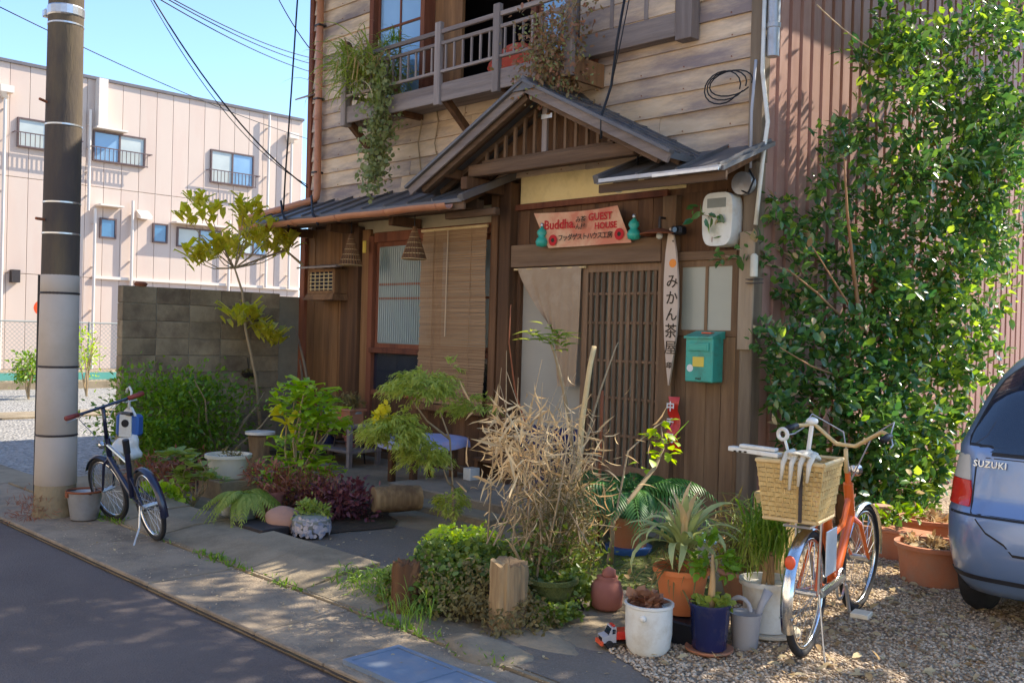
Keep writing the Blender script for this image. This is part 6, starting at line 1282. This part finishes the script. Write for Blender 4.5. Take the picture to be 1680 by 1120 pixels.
# leaf litter on the ground
n = 2600; xx = rng.uniform(.25, 2.6, n); yy = rng.uniform(-3.3, 1.2, n); keep = (rng.random(n) < np.clip(.25+.5*(yy+2.2)/2+.35*(xx > 1.2), .12, 1)) & (yy > -3.2+.2*(xx < 1.3)); xx, yy = xx[keep], yy[keep]; n = len(xx)
scatter('leaf_litter', 'oval', np.stack([xx, yy, rng.uniform(.012, .03, n)], 1), frames(unit(n)*np.array([1, 1, .2]), unit(n)*.4+np.array([0, 0, 1])), .055*rng.uniform(.4, 1.3, n), 'litter', kind='stuff')
n = 800; scatter('leaf_litter', 'oval', np.stack([rng.uniform(-4.5, 1.6, n), rng.uniform(-4.15, -1.7, n), np.full(n, .004)], 1), frames(unit(n)*np.array([1, 1, .1]), unit(n)*.3+np.array([0, 0, 1])), .025*rng.uniform(.4, 1.3, n), 'litter', kind='stuff')
# weeds in the kerb joints
n = 1500; xx = rng.uniform(-3.9, 1.0, n); yy = -3.71+rng.normal(0, .03, n); k_ = np.sin(xx*3.1)+np.sin(xx*7.3+1)+rng.normal(0, .6, n) > .4; xx, yy = xx[k_], yy[k_]; n = len(xx)
scatter('kerb_weeds', 'lance', np.stack([xx, yy, np.full(n, -.01)], 1), frames(unit(n)+np.array([0, 0, .9]), unit(n)), .04*rng.uniform(.4, 1.4, n), 'lf_grass', kind='stuff')
n = 2200; g0 = rng.uniform(-.5, 1.1, n); g1 = rng.uniform(-2.4, -1.2, n); scatter('moss_tufts', 'lance', np.stack([g0, g1, np.full(n, .004)], 1), frames(unit(n)+np.array([0, 0, .5]), unit(n)), .025*rng.uniform(.4, 1.4, n), 'lf_cover', kind='stuff')
# ============================================================ BICYCLES
def wheel(root, x, R, tyre=.019, M4=None, paint_rim='chrome', spokes=28, hub=.03):
    def fin(o):
        if M4 is not None: o.data.transform(M4)
        return o
    w_ = fin(P('wheel', MB().torus((x, 0, R), R-tyre, tyre, 'y', 44, 8), 'rubber', root, smooth='full'))
    fin(P('rim', MB().torus((x, 0, R), R-tyre*2-.006, .011, 'y', 44, 6, sq=1.2), paint_rim, w_, smooth='full'))
    sp = MB()
    for i in range(spokes):
        a = 2*pi*i/spokes; s_ = (1, -1)[i % 2]; a2 = a+(.35 if (i//2) % 2 else -.35); sp.tube([(x+.02*cos(a2), s_*.028, R+.02*sin(a2)), (x+(R-tyre*2-.01)*cos(a), 0, R+(R-tyre*2-.01)*sin(a))], .0014, 3, False)
    fin(P('spokes', sp, 'steel', w_, kind='stuff')); fin(P('hub', MB().tube([(x, -.05, R), (x, .05, R)], .016, 10), 'steel', w_)); return w_
def fender(root, x, R, a0, a1, mt, M4=None, wd=.028, name='mudguard'):
    mb = MB(); n = 26; R2 = R+.018
    for i in range(n+1):
        a = a0+(a1-a0)*i/n
        for j in range(7): b = (j-3)/3; rr = R2-.014*b*b; mb.v.append((x+rr*cos(a), wd*b, R+rr*sin(a)))
    for i in range(n):
        for j in range(6): k = i*7+j; mb.f.append((k, k+1, k+8, k+7))
    o = P(name, mb, mt, root, smooth='full')
    s_ = MB()
    for sg in (-1, 1):
        am = a0+(a1-a0)*.12 if abs(a0-pi) < 1.6 and a0 > 1 else a0+(a1-a0)*.9
        s_.tube([(x, sg*.045, R), (x+R2*cos(am), sg*wd, R+R2*sin(am))], .0025, 4)
    st_ = P('stay', s_, 'steel', root, kind='stuff')
    if M4 is not None: o.data.transform(M4); st_.data.transform(M4)
    return o
def steerM(hx, hz, tilt, ang):
    ax = V((-sin(tilt), 0, cos(tilt))); return Matrix.Translation((hx, 0, hz)) @ Matrix.Rotation(ang, 4, ax) @ Matrix.Translation((-hx, 0, -hz))
# --- orange city bicycle
B = T('orange_bicycle', 'orange city bicycle with a wicker basket over its rear wheel beside the car', 'bicycle', (1.835, -2.547, .006), radians(101.5))
R = .298; wb = .97; hx, hz, tl = wb-.27, .80, radians(20)
wheel(B, 0, R); SM = steerM(wb-.20, .62, tl, radians(-5)); wheel(B, wb, R, M4=SM)
fender(B, 0, R, radians(60), radians(205), 'chrome'); fender(B, wb, R, radians(-5), radians(150), 'chrome', SM)
bb = V((.40, 0, .27)); st = V((.26, 0, .77)); hd = V((wb-.27, 0, .74)); hb = V((wb-.205, 0, .56))
P('frame', MB().tube([bb, bb.lerp(hb, .35)+V((0, 0, -.06)), bb.lerp(hb, .8)+V((0, 0, -.02)), hb], .024, 10).tube([bb, st], .028, 10).tube([hb, hd], .026, 10).tube([bb.lerp(st, .45), hb.lerp(hd, .5)+V((-.12, 0, -.12)), hb.lerp(hd, .6)], .016, 8).tube([bb, (0, .045, R)], .010, 6).tube([bb, (0, -.045, R)], .010, 6).tube([st-V((0, 0, .05)), (0, .045, R)], .009, 6).tube([st-V((0, 0, .05)), (0, -.045, R)], .009, 6), 'orange_paint', B, smooth=True)
o = P('fork', MB().tube([hd+V((-.01, 0, .06)), hb], .016, 8).tube([hb, hb+V((.02, .05, -.04)), (wb, .048, R)], [.014, .013, .009], 7).tube([hb, hb+V((.02, -.05, -.04)), (wb, -.048, R)], [.014, .013, .009], 7), 'orange_paint', B, smooth=True); o.data.transform(SM)
o = P('handlebar', MB().tube([(wb-.30, 0, .80), (wb-.33, 0, .93)], .012, 8).tube([(wb-.52, .25, 1.02), (wb-.40, .245, 1.03), (wb-.32, .18, 1.04), (wb-.33, .05, .95), (wb-.33, -.05, .95), (wb-.32, -.18, 1.04), (wb-.40, -.245, 1.03), (wb-.52, -.25, 1.02)], .0115, 8), 'cane', B, smooth='full'); o.data.transform(SM); hbar = o
for sg in (-1, 1):
    g_ = P('grip', MB().tube([(wb-.53, sg*.25, 1.02), (wb-.41, sg*.246, 1.03)], .018, 9), 'black_plastic', hbar, smooth='full'); g_.data.transform(SM)
    g_ = P('brake_lever', MB().tube([(wb-.34, sg*.23, 1.02), (wb-.40, sg*.26, .985), (wb-.48, sg*.275, .98)], .005, 5), 'steel', hbar, smooth='full'); g_.data.transform(SM)
    g_ = P('brake_cable', MB().tube([(wb-.34, sg*.23, 1.03), (wb-.26, sg*.22, 1.09), (wb-.15, sg*.08, 1.0), (wb-.22, 0, .75)], .004, 5), 'grey_plastic', B, smooth='full'); g_.data.transform(SM)
o = P('head_lamp', MB().lathe([(0, 0), (.03, .01), (.035, .06), (0, .07)], (0, 0, 0), 14).xf(Matrix.Translation((wb-.20, 0, .80)) @ Matrix.Rotation(pi/2, 4, 'Y')), 'chrome', B, smooth=True); o.data.transform(SM)
P('seat_post', MB().tube([st, st+V((-.045, 0, .13))], .013, 8), 'chrome', B); P('saddle', MB().blob((.20, 0, .865), (.135, .085, .045), 3, .05, 2), 'black_plastic', B, smooth='full')
P('rack', MB().tube([(-.18, .06, .64), (.2, .05, .64)], .006, 5).tube([(-.18, -.06, .64), (.2, -.05, .64)], .006, 5).tube([(-.18, .06, .64), (-.18, -.06, .64)], .006, 5).tube([(0, .06, .64), (0, .055, R)], .006, 5).tube([(0, -.06, .64), (0, -.055, R)], .006, 5), 'steel', B)
P('reflector', MB().blob((-(R+.03)*cos(.62), 0, R+(R+.03)*sin(.62)), (.014, .026, .034), 2, 0), 'red_orange', B, smooth='full')
P('chain_guard', MB().tube([(.02, -.06, R), (.40, -.06, .30)], .022, 8), 'chrome', B); P('chain_ring', MB().torus((.40, -.055, .27), .075, .007, 'y', 24, 5), 'steel', B)
P('crank', MB().tube([(.40, -.08, .27), (.46, -.085, .12)], .009, 6).tube([(.40, .08, .27), (.34, .085, .42)], .009, 6), 'steel', B, kind='stuff')
P('pedal', MB().b2(.41, .51, -.19, -.10, .105, .13, .004), 'cream', B); P('pedal', MB().b2(.29, .39, .10, .19, .41, .435, .004), 'cream', B)
P('kickstand', MB().tube([(0, -.06, R), (-.03, -.10, .02), (-.06, -.115, .0)], .0045, 6), 'steel', B); P('dress_guard', MB().b2(.10, .28, -.062, -.055, .36, .58, .003), 'clear_bag', B)
# basket: woven strips on a rim (its slats can be told apart)
bk = P('basket', MB().add([(-.14, -.08, .655), (.12, -.08, .655), (.12, .17, .655), (-.14, .17, .655)], [(0, 1, 2, 3)]), 'wicker', B)
def bx(u, z): # outline of basket at height z: u 0..4 round the four sides
    f = (z-.655)/.27; hxx, hyy = .13+.03*f, .125+.03*f; c_ = [(-hxx, -hyy), (hxx, -hyy), (hxx, hyy), (-hxx, hyy)]; i = int(u) % 4; t = u-int(u); a, b = c_[i], c_[(i+1) % 4]; return V((a[0]+(b[0]-a[0])*t-.01, .045+a[1]+(b[1]-a[1])*t, z))
wv = MB()
for k in range(12):
    z = .66+k*.0225; pts = [bx(4*i/64, z) for i in range(65)]
    for i in range(64):
        a, b = pts[i], pts[i+1]; n_ = V((a.x+.01, a.y-.045, 0)).normalized()*.004*(1 if (i+k) % 2 else -1); wv.beam(a+n_, b-n_, .004, .019)
P('weave', wv, 'wicker', bk, kind='stuff'); sk = MB()
for i in range(32): u = i/8; sk.tube([bx(u, .655), bx(u, .925)], .004, 4)
P('stakes', sk, 'wicker', bk, kind='stuff')
P('basket_rim', MB().tube([bx(4*i/32, .93) for i in range(33)], .012, 6), 'cane', bk); P('basket_rim', MB().tube([bx(4*i/32, .658) for i in range(33)], .010, 6), 'cane', bk)
P('strap', MB().b2(-.185, -.175, -.02, -.005, .66, .93), 'iron', bk)
BM = B.matrix_basis.copy() if False else Matrix.Translation(B.location) @ Matrix.Rotation(radians(101.5), 4, 'Z')
def inb(p): return BM @ V(p)
q = T('plastic_gloves', 'pale rubber gloves draped over the wicker basket edge', 'gloves', inb((-.12, -.02, .93)))
mb = MB()
for k in range(4): a = -.07+.04*k; mb.tube([inb((-.10, a, .95+.03*(k % 2))), inb((-.16, a+.01, .97)), inb((-.205, a+.015, .93)), inb((-.215, a+.02, .85-.02*(k % 3)))], [.012, .015, .012, .006], 8)
P('fingers', mb, 'cream', q, w=True, smooth='full', kind='stuff'); P('palm', MB().blob(inb((-.12, 0, .96)), (.06, .075, .022), 4, .45, 5), 'cream', q, w=True, smooth='full')
q = T('white_brush', 'white handled scrubbing brush standing up in the wicker basket', 'brush', inb((-.05, .0, .9))); P('handle', MB().beam(inb((-.08, .0, .86)), inb((-.06, -.02, 1.10)), .028, .012, .004), 'white_plastic', q, w=True); P('head', MB().blob(inb((-.055, -.02, 1.12)), (.03, .03, .018), 2, .1), 'white_plastic', q, w=True, smooth='full')
q = T('white_ladle', 'white plastic scoop leaning in the wicker basket', 'scoop', inb((-.08, .08, .9))); P('handle', MB().beam(inb((-.08, .05, .86)), inb((-.08, .10, 1.03)), .018, .008), 'white_plastic', q, w=True); P('bowl', MB().torus(inb((-.08, .11, 1.05)), .025, .010, 'y', 14, 5), 'white_plastic', q, w=True)
q = T('white_tray', 'flat white plastic strip lying across the left edge of the wicker basket', 'strip', inb((-.06, .22, .94))); P('strip', MB().beam(inb((-.14, .10, .955)), inb((-.10, .36, .965)), .05, .022, .003), 'white_plastic', q, w=True); P('strip', MB().beam(inb((-.13, .12, .978)), inb((-.12, .30, .984)), .045, .016, .003), 'white_plastic', q, w=True)
for k in range(3): P('slot', MB().box(inb((-.142-.002*k, .27+.025*k, .957)), (.012, .006, .008)), 'ink', q, w=True)

# --- small dark folding bicycle
B = T('folding_bicycle', 'small dark blue folding bicycle parked beside the utility pole', 'bicycle', (-2.44, -3.76, -.008), radians(175.5)); B.rotation_euler.x = radians(-12); R = .255; wb = .84
wheel(B, 0, R, .017); SM = steerM(wb-.14, .6, radians(16), radians(12)); wheel(B, wb, R, .017, M4=SM); fender(B, 0, R, radians(50), radians(190), 'navy_paint'); fender(B, wb, R, radians(30), radians(140), 'navy_paint', SM)
bb = V((.34, 0, .26)); hb = V((wb-.145, 0, .52)); hd = V((wb-.17, 0, .62))
P('frame', MB().tube([bb+V((0, 0, .02)), hb], .020, 9).tube([bb, (0, .045, R)], .009, 6).tube([bb, (0, -.045, R)], .009, 6).tube([(.30, 0, .42), (0, .045, R)], .008, 6).tube([(.30, 0, .42), (0, -.045, R)], .008, 6), 'navy_paint', B, smooth=True)
P('seat_tube', MB().tube([bb, (.26, 0, .62)], .020, 9), 'navy_paint', B, smooth=True); P('seat_post', MB().tube([(.262, 0, .60), (.245, 0, .70)], .024, 9), 'black_plastic', B, smooth=True)
P('top_tube', MB().tube([(.275, 0, .52), hd], .013, 8), 'steel', B, smooth=True)
o = P('fork', MB().tube([hb, hd, hd+V((-.01, 0, .05))], .021, 8).tube([hb, hb+V((.03, .045, -.05)), (wb, .045, R)], [.013, .012, .009], 6).tube([hb, hb+V((.03, -.045, -.05)), (wb, -.045, R)], [.013, .012, .009], 6), 'navy_paint', B, smooth=True); o.data.transform(SM)
o = P('handlebar', MB().tube([hd+V((0, 0, .04)), (wb-.23, 0, .90)], .015, 8).tube([(wb-.27, .27, .92), (wb-.22, .12, .91), (wb-.22, -.12, .91), (wb-.27, -.27, .92)], .011, 8), 'navy_paint', B, smooth='full'); o.data.transform(SM); hbar = o
for sg in (-1, 1):
    g_ = P('grip', MB().tube([(wb-.285, sg*.31, .925), (wb-.245, sg*.20, .915)], .018, 9), 'brown_grip', hbar, smooth='full'); g_.data.transform(SM); g_ = P('brake_lever', MB().tube([(wb-.235, sg*.16, .90), (wb-.20, sg*.20, .885), (wb-.22, sg*.28, .88)], .005, 5), 'steel', hbar); g_.data.transform(SM)
    g_ = P('brake_cable', MB().tube([(wb-.235, sg*.16, .91), (wb-.12, sg*.14, .86), (wb-.08, sg*.05, .72), (wb-.12, 0, .55)], .0035, 5), 'grey_plastic', B, smooth='full'); g_.data.transform(SM)
P('chain_case', MB().tube([(.0, -.055, R), (.34, -.055, .26)], .026, 9), 'black_plastic', B); P('crank', MB().tube([(.34, -.06, .26), (.42, -.07, .13)], .008, 6), 'steel', B); P('pedal', MB().b2(.38, .46, -.15, -.08, .12, .14, .003), 'black_plastic', B); P('kickstand', MB().tube([(.05, .05, R), (.0, .10, .12), (-.06, .19, .004)], .007, 6), 'steel', B); P('front_lamp', MB().blob((wb-.03, 0, .60), (.035, .03, .03), 2, 0), 'chrome', B, smooth='full')
BM = Matrix.Translation(B.location) @ Matrix.Rotation(radians(175.5), 4, 'Z')
# child seat / birdhouse shaped carrier with hanger and bag at the handlebar's inner end
ca = at(212, 697, Y=-3.35); q = T('bird_box', 'blue and white box with a round dark hole hanging at the folding bicycle handlebar', 'box', ca)
P('body', MB().b2(ca.x-.10, ca.x+.10, ca.y-.05, ca.y+.06, ca.z-.09, ca.z+.09, .02), 'blue_plastic', q, w=True); P('front', MB().prism([(ca.x-.055, ca.y-.066, ca.z-.09), (ca.x+.055, ca.y-.066, ca.z-.09), (ca.x+.05, ca.y-.066, ca.z+.09), (ca.x-.05, ca.y-.066, ca.z+.09)], (0, .014, 0)), 'white_plastic', q, w=True)
P('hole', MB().lathe([(0, 0), (.032, 0), (.032, .004), (0, .004)], (0, 0, 0), 18).xf(Matrix.Translation((ca.x, ca.y-.0665, ca.z+.02)) @ Matrix.Rotation(pi/2, 4, 'X')), 'black_plastic', q, w=True)
RZ = Matrix.Translation(ca) @ Matrix.Rotation(radians(38), 4, 'Z') @ Matrix.Translation(-ca)
for ch in q.children: ch.data.transform(RZ)
hk = ca+V((-.01, 0, .10)); q = T('coat_hanger', 'white plastic coat hanger hooked above the blue and white box', 'hanger', hk)
P('hook', MB().tube([hk+V((0, 0, .03)), hk+V((.0, 0, .10)), hk+V((.035, 0, .13)), hk+V((.04, 0, .18)), hk+V((0, 0, .215)), hk+V((-.045, 0, .195)), hk+V((-.05, 0, .165))], [.014, .011, .010, .010, .010, .010, .012], 8), 'white_plastic', q, w=True, smooth='full')
P('shoulders', MB().prism([hk+V((-.11, 0, -.01)), hk+V((.10, 0, -.02)), hk+V((.09, 0, .0)), hk+V((.02, 0, .05)), hk+V((-.02, 0, .05)), hk+V((-.10, 0, .012))], (0, .02, 0)), 'white_plastic', q, w=True); P('dark_strap', MB().tube([hk+V((-.14, -.03, -.02)), hk+V((0, -.05, .0)), hk+V((.12, -.03, -.0))], .016, 7), 'black_plastic', q, w=True)
bg_ = ca+V((0, -.01, -.19)); tag(P('plastic_bag', MB().blob(bg_, (.12, .09, .10), 3, .28, 31), 'clear_bag', smooth='full'), 'crumpled clear plastic bag under the blue and white box', 'bag')
tag(P('support_post', MB().tube([(ca.x+.02, ca.y+.02, .0), (ca.x+.02, ca.y+.02, ca.z-.28)], .02, 8), 'grey_post'), 'short wooden post behind the folding bicycle', 'post')
# zinc bucket
c = at(138, 850, Z=-.0); q = T('zinc_bucket', 'dented zinc bucket with a rusty rim standing at the foot of the utility pole', 'bucket', (c.x, c.y, -.004))
P('body', MB().lathe([(.085, 0), (.095, .004), (.10, .02), (.128, .215), (.118, .205), (.09, .03)], (c.x, c.y, -.004), 28), 'zinc', q, w=True, smooth=True); P('rim', MB().torus((c.x, c.y, .212), .128, .009, 'z', 32, 6), 'rust', q, w=True, smooth='full'); P('handle_lug', MB().b2(c.x-.03, c.x+.01, c.y-.137, c.y-.122, .17, .205, .003), 'rust', q, w=True)
P('handle', MB().tube([(c.x-.13, c.y, .2), (c.x-.09, c.y-.09, .215), (c.x, c.y-.135, .222), (c.x+.09, c.y-.09, .215), (c.x+.13, c.y, .2)], .004, 5), 'iron', q, w=True)

# ============================================================ CAR (rear towards the street)
K_ = T('parked_car', 'silver blue small hatchback parked at the right with its rear to the street', 'car', (2.86, .3, 0))
CX, CW, CL, CY0 = 2.80, .80, 3.5, -1.44     # centre x, half width, length, rear face y
# side profile as (y, z) for lower and upper body; sections are lofted from rear to front
def ycut(z):      # y of the rear face at height z
    pr_ = [(.18, -1.36), (.26, -1.43), (.45, -1.455), (.60, -1.44), (.66, -1.40), (.95, -1.34), (1.24, -1.16), (1.44, -.92), (1.54, -.62), (1.57, -.3)]
    for (z0, y0), (z1, y1) in zip(pr_[:-1], pr_[1:]):
        if z <= z1: return y0+(y1-y0)*max(0, (z-z0))/(z1-z0)
    return pr_[-1][1]
def xhalf(z):
    pr_ = [(.18, .74), (.30, .79), (.50, .815), (.75, .81), (.93, .785), (1.12, .735), (1.35, .67), (1.48, .60), (1.55, .50), (1.57, .0)]
    for (z0, y0), (z1, y1) in zip(pr_[:-1], pr_[1:]):
        if z <= z1: return y0+(y1-y0)*max(0, (z-z0))/(z1-z0)
    return 0
ZS = [.18, .22, .28, .36, .45, .53, .60, .66, .72, .80, .88, .95, 1.02, 1.10, 1.18, 1.26, 1.34, 1.41, 1.47, 1.51, 1.54, 1.56]
def ring(z):     # outline at height z: rounded rectangle in plan, front lower
    xh = xhalf(z); y0 = ycut(z); yf = 2.05 if z < .75 else (2.05-(z-.75)*3.4 if z < .98 else 1.25-(z-.98)*2.0); rc = .26 if z < .95 else .20+.1*(z-.95); pts = []
    def arc(cx_, cy_, a0): 
        for i in range(7): a = a0+pi/2*i/6; pts.append((CX+cx_+rc*cos(a), cy_+rc*sin(a), z))
    arc(xh-rc, y0+rc, -pi/2); arc(xh-rc, yf-rc, 0); arc(-xh+rc, yf-rc, pi/2); arc(-xh+rc, y0+rc, pi)
    return pts
bd = MB(); N_ = 28
for z in ZS: bd.v += ring(z)
for i in range(len(ZS)-1):
    for j in range(N_): bd.f.append((i*N_+j, i*N_+(j+1) % N_, (i+1)*N_+(j+1) % N_, (i+1)*N_+j))
bd.f += [tuple(range(N_))[::-1], tuple(range((len(ZS)-1)*N_, len(ZS)*N_))]
P('body', bd, 'car_paint', K_, w=True, smooth='full')
def surf(x, z, off=.004):   # point on the rear face at local x offset and height z
    xh = xhalf(z); rc = .26 if z < .95 else .20+.1*(z-.95); y0 = ycut(z); ax = abs(x); x_ = x
    if ax > xh-rc:
        d_ = min(rc*.9999, ax-(xh-rc)); y = y0+rc-sqrt(max(0, rc*rc-d_*d_)); nx = d_/rc*math.copysign(1, x); ny = -sqrt(max(0, 1-(d_/rc)**2))
    else: y = y0; nx, ny = 0, -1
    return V((CX+x_+nx*off, y+ny*off, z))
def skin(name, outline, nx, nz, mt, off, par=K_, thick=.01):  # patch between left(z) and right(z)
    mb = MB(); z0, z1, lf_, rt = outline
    for j in range(nz+1):
        z = z0+(z1-z0)*j/nz; a, b = lf_(z), rt(z)
        for i in range(nx+1): mb.v.append(tuple(surf(a+(b-a)*i/nx, z, off)))
    m_ = (nx+1)*(nz+1)
    for j in range(nz+1):
        z = z0+(z1-z0)*j/nz; a, b = lf_(z), rt(z)
        for i in range(nx+1): mb.v.append(tuple(surf(a+(b-a)*i/nx, z, off-thick)))
    for j in range(nz):
        for i in range(nx): a = j*(nx+1)+i; mb.f.append((a, a+1, a+nx+2, a+nx+1)); a += m_; mb.f.append((a, a+nx+1, a+nx+2, a+1))
    bd_ = [i for i in range(nx+1)]+[j*(nx+1)+nx for j in range(1, nz+1)]+[nz*(nx+1)+i for i in range(nx-1, -1, -1)]+[j*(nx+1) for j in range(nz-1, 0, -1)]
    for a, b in zip(bd_, bd_[1:]+bd_[:1]): mb.f.append((a, a+m_, b+m_, b))
    return P(name, mb, mt, par, w=par is K_, smooth=True)
def edge(z, t=1.0): return -(xhalf(z)-.105)*t
wl = lambda z: -(xhalf(z)-.085-.10*max(0, (.99-z)/.12)-.05*max(0, (z-1.32)/.1)) 
skin('rear_window', (.935, 1.44, lambda z: wl(z), lambda z: -wl(z)), 22, 12, 'glass_dark', .005)
skin('window_seal', (.915, 1.455, lambda z: wl(max(.935, min(1.44, z)))-.016, lambda z: -wl(max(.935, min(1.44, z)))+.016), 22, 12, 'black_plastic', .0025)
hatchL = lambda z: -.655+.0*z if z > .62 else -.655+.18*(.62-z)/.2
skin('hatch_panel', (.43, .90, lambda z: hatchL(z)+.03+(.05 if z < .5 else 0), lambda z: -hatchL(z)-.03-(.05 if z < .5 else 0)), 22, 10, 'car_paint', .004)
skin('hatch_seam', (.415, .905, lambda z: hatchL(z)+.018+(.05 if z < .5 else 0), lambda z: -hatchL(z)-.018-(.05 if z < .5 else 0)), 22, 10, 'black_plastic', .0018)
for sg in (-1, 1):
    def lo(z, s_=sg): return (-(xhalf(z)-.012)) if s_ < 0 else (xhalf(z)-.17+.06*max(0, (z-.72)/.2))
    def hi(z, s_=sg): return (-(xhalf(z)-.17+.06*max(0, (z-.72)/.2))) if s_ < 0 else (xhalf(z)-.012)
    skin('tail_lamp', (.64, .775, lo, hi), 8, 5, 'lamp_red', .008); skin('reverse_lamp', (.778, .93, lo, hi), 8, 5, 'lamp_clear', .007)
skin('bumper', (.22, .60, lambda z: -(xhalf(z)-.004), lambda z: (xhalf(z)-.004)), 34, 8, 'car_paint', .020, thick=.02) if False else None
skin('bumper_seam', (.595, .607, lambda z: -(xhalf(z)-.006), lambda z: (xhalf(z)-.006)), 30, 1, 'black_plastic', .003)
skin('bumper_lip', (.262, .285, lambda z: -(xhalf(z)-.01), lambda z: (xhalf(z)-.01)), 30, 2, 'black_plastic', .006)
tx = surf(-.575, .868, .006); zd = (surf(-.5, .93)-surf(-.5, .86)).normalized(); text('SUZUKI', .048, 'chrome', K_, face_to((tx.x+.02, tx.y-.003, .868), (1, -.12, 0), zd), 'lettering', depth=.003, spacing=1.1, bold=.001)
P('number_plate', MB().b2(CX-.165, CX+.165, -1.475, -1.462, .46, .625, .003), 'white_plastic', K_, w=True)
skin('glass_side', (.96, 1.0, lambda z: -.01, lambda z: .01), 1, 1, 'glass_dark', .004)
for sg in (-1, 1):
    for yy in (-.98, 1.42):
        wx = CX+sg*(.70); wo = P('wheel', MB().torus((0, 0, 0), .205, .075, 'x', 28, 8).xf(Matrix.Translation((wx, yy, .275)) @ Matrix.Rotation(pi/2, 4, 'Y')), 'rubber', K_, w=True, smooth='full'); P('rim', MB().lathe([(0, -.05), (.16, -.06), (.165, .06), (0, .05)], (0, 0, 0), 24).xf(Matrix.Translation((wx, yy, .275)) @ Matrix.Rotation(pi/2, 4, 'Y')), 'steel', wo, smooth=True)
P('underbody', MB().b2(CX-.62, CX+.62, -1.25, 1.9, .16, .30), 'black_plastic', K_, w=True)
for sg in (-1, 1): P('side_window', MB().prism([(CX+sg*.755, -.8, .97), (CX+sg*.755, 1.0, .97), (CX+sg*.665, .75, 1.30), (CX+sg*.655, -.6, 1.34)], (sg*.012, 0, 0)), 'glass_dark', K_, w=True)
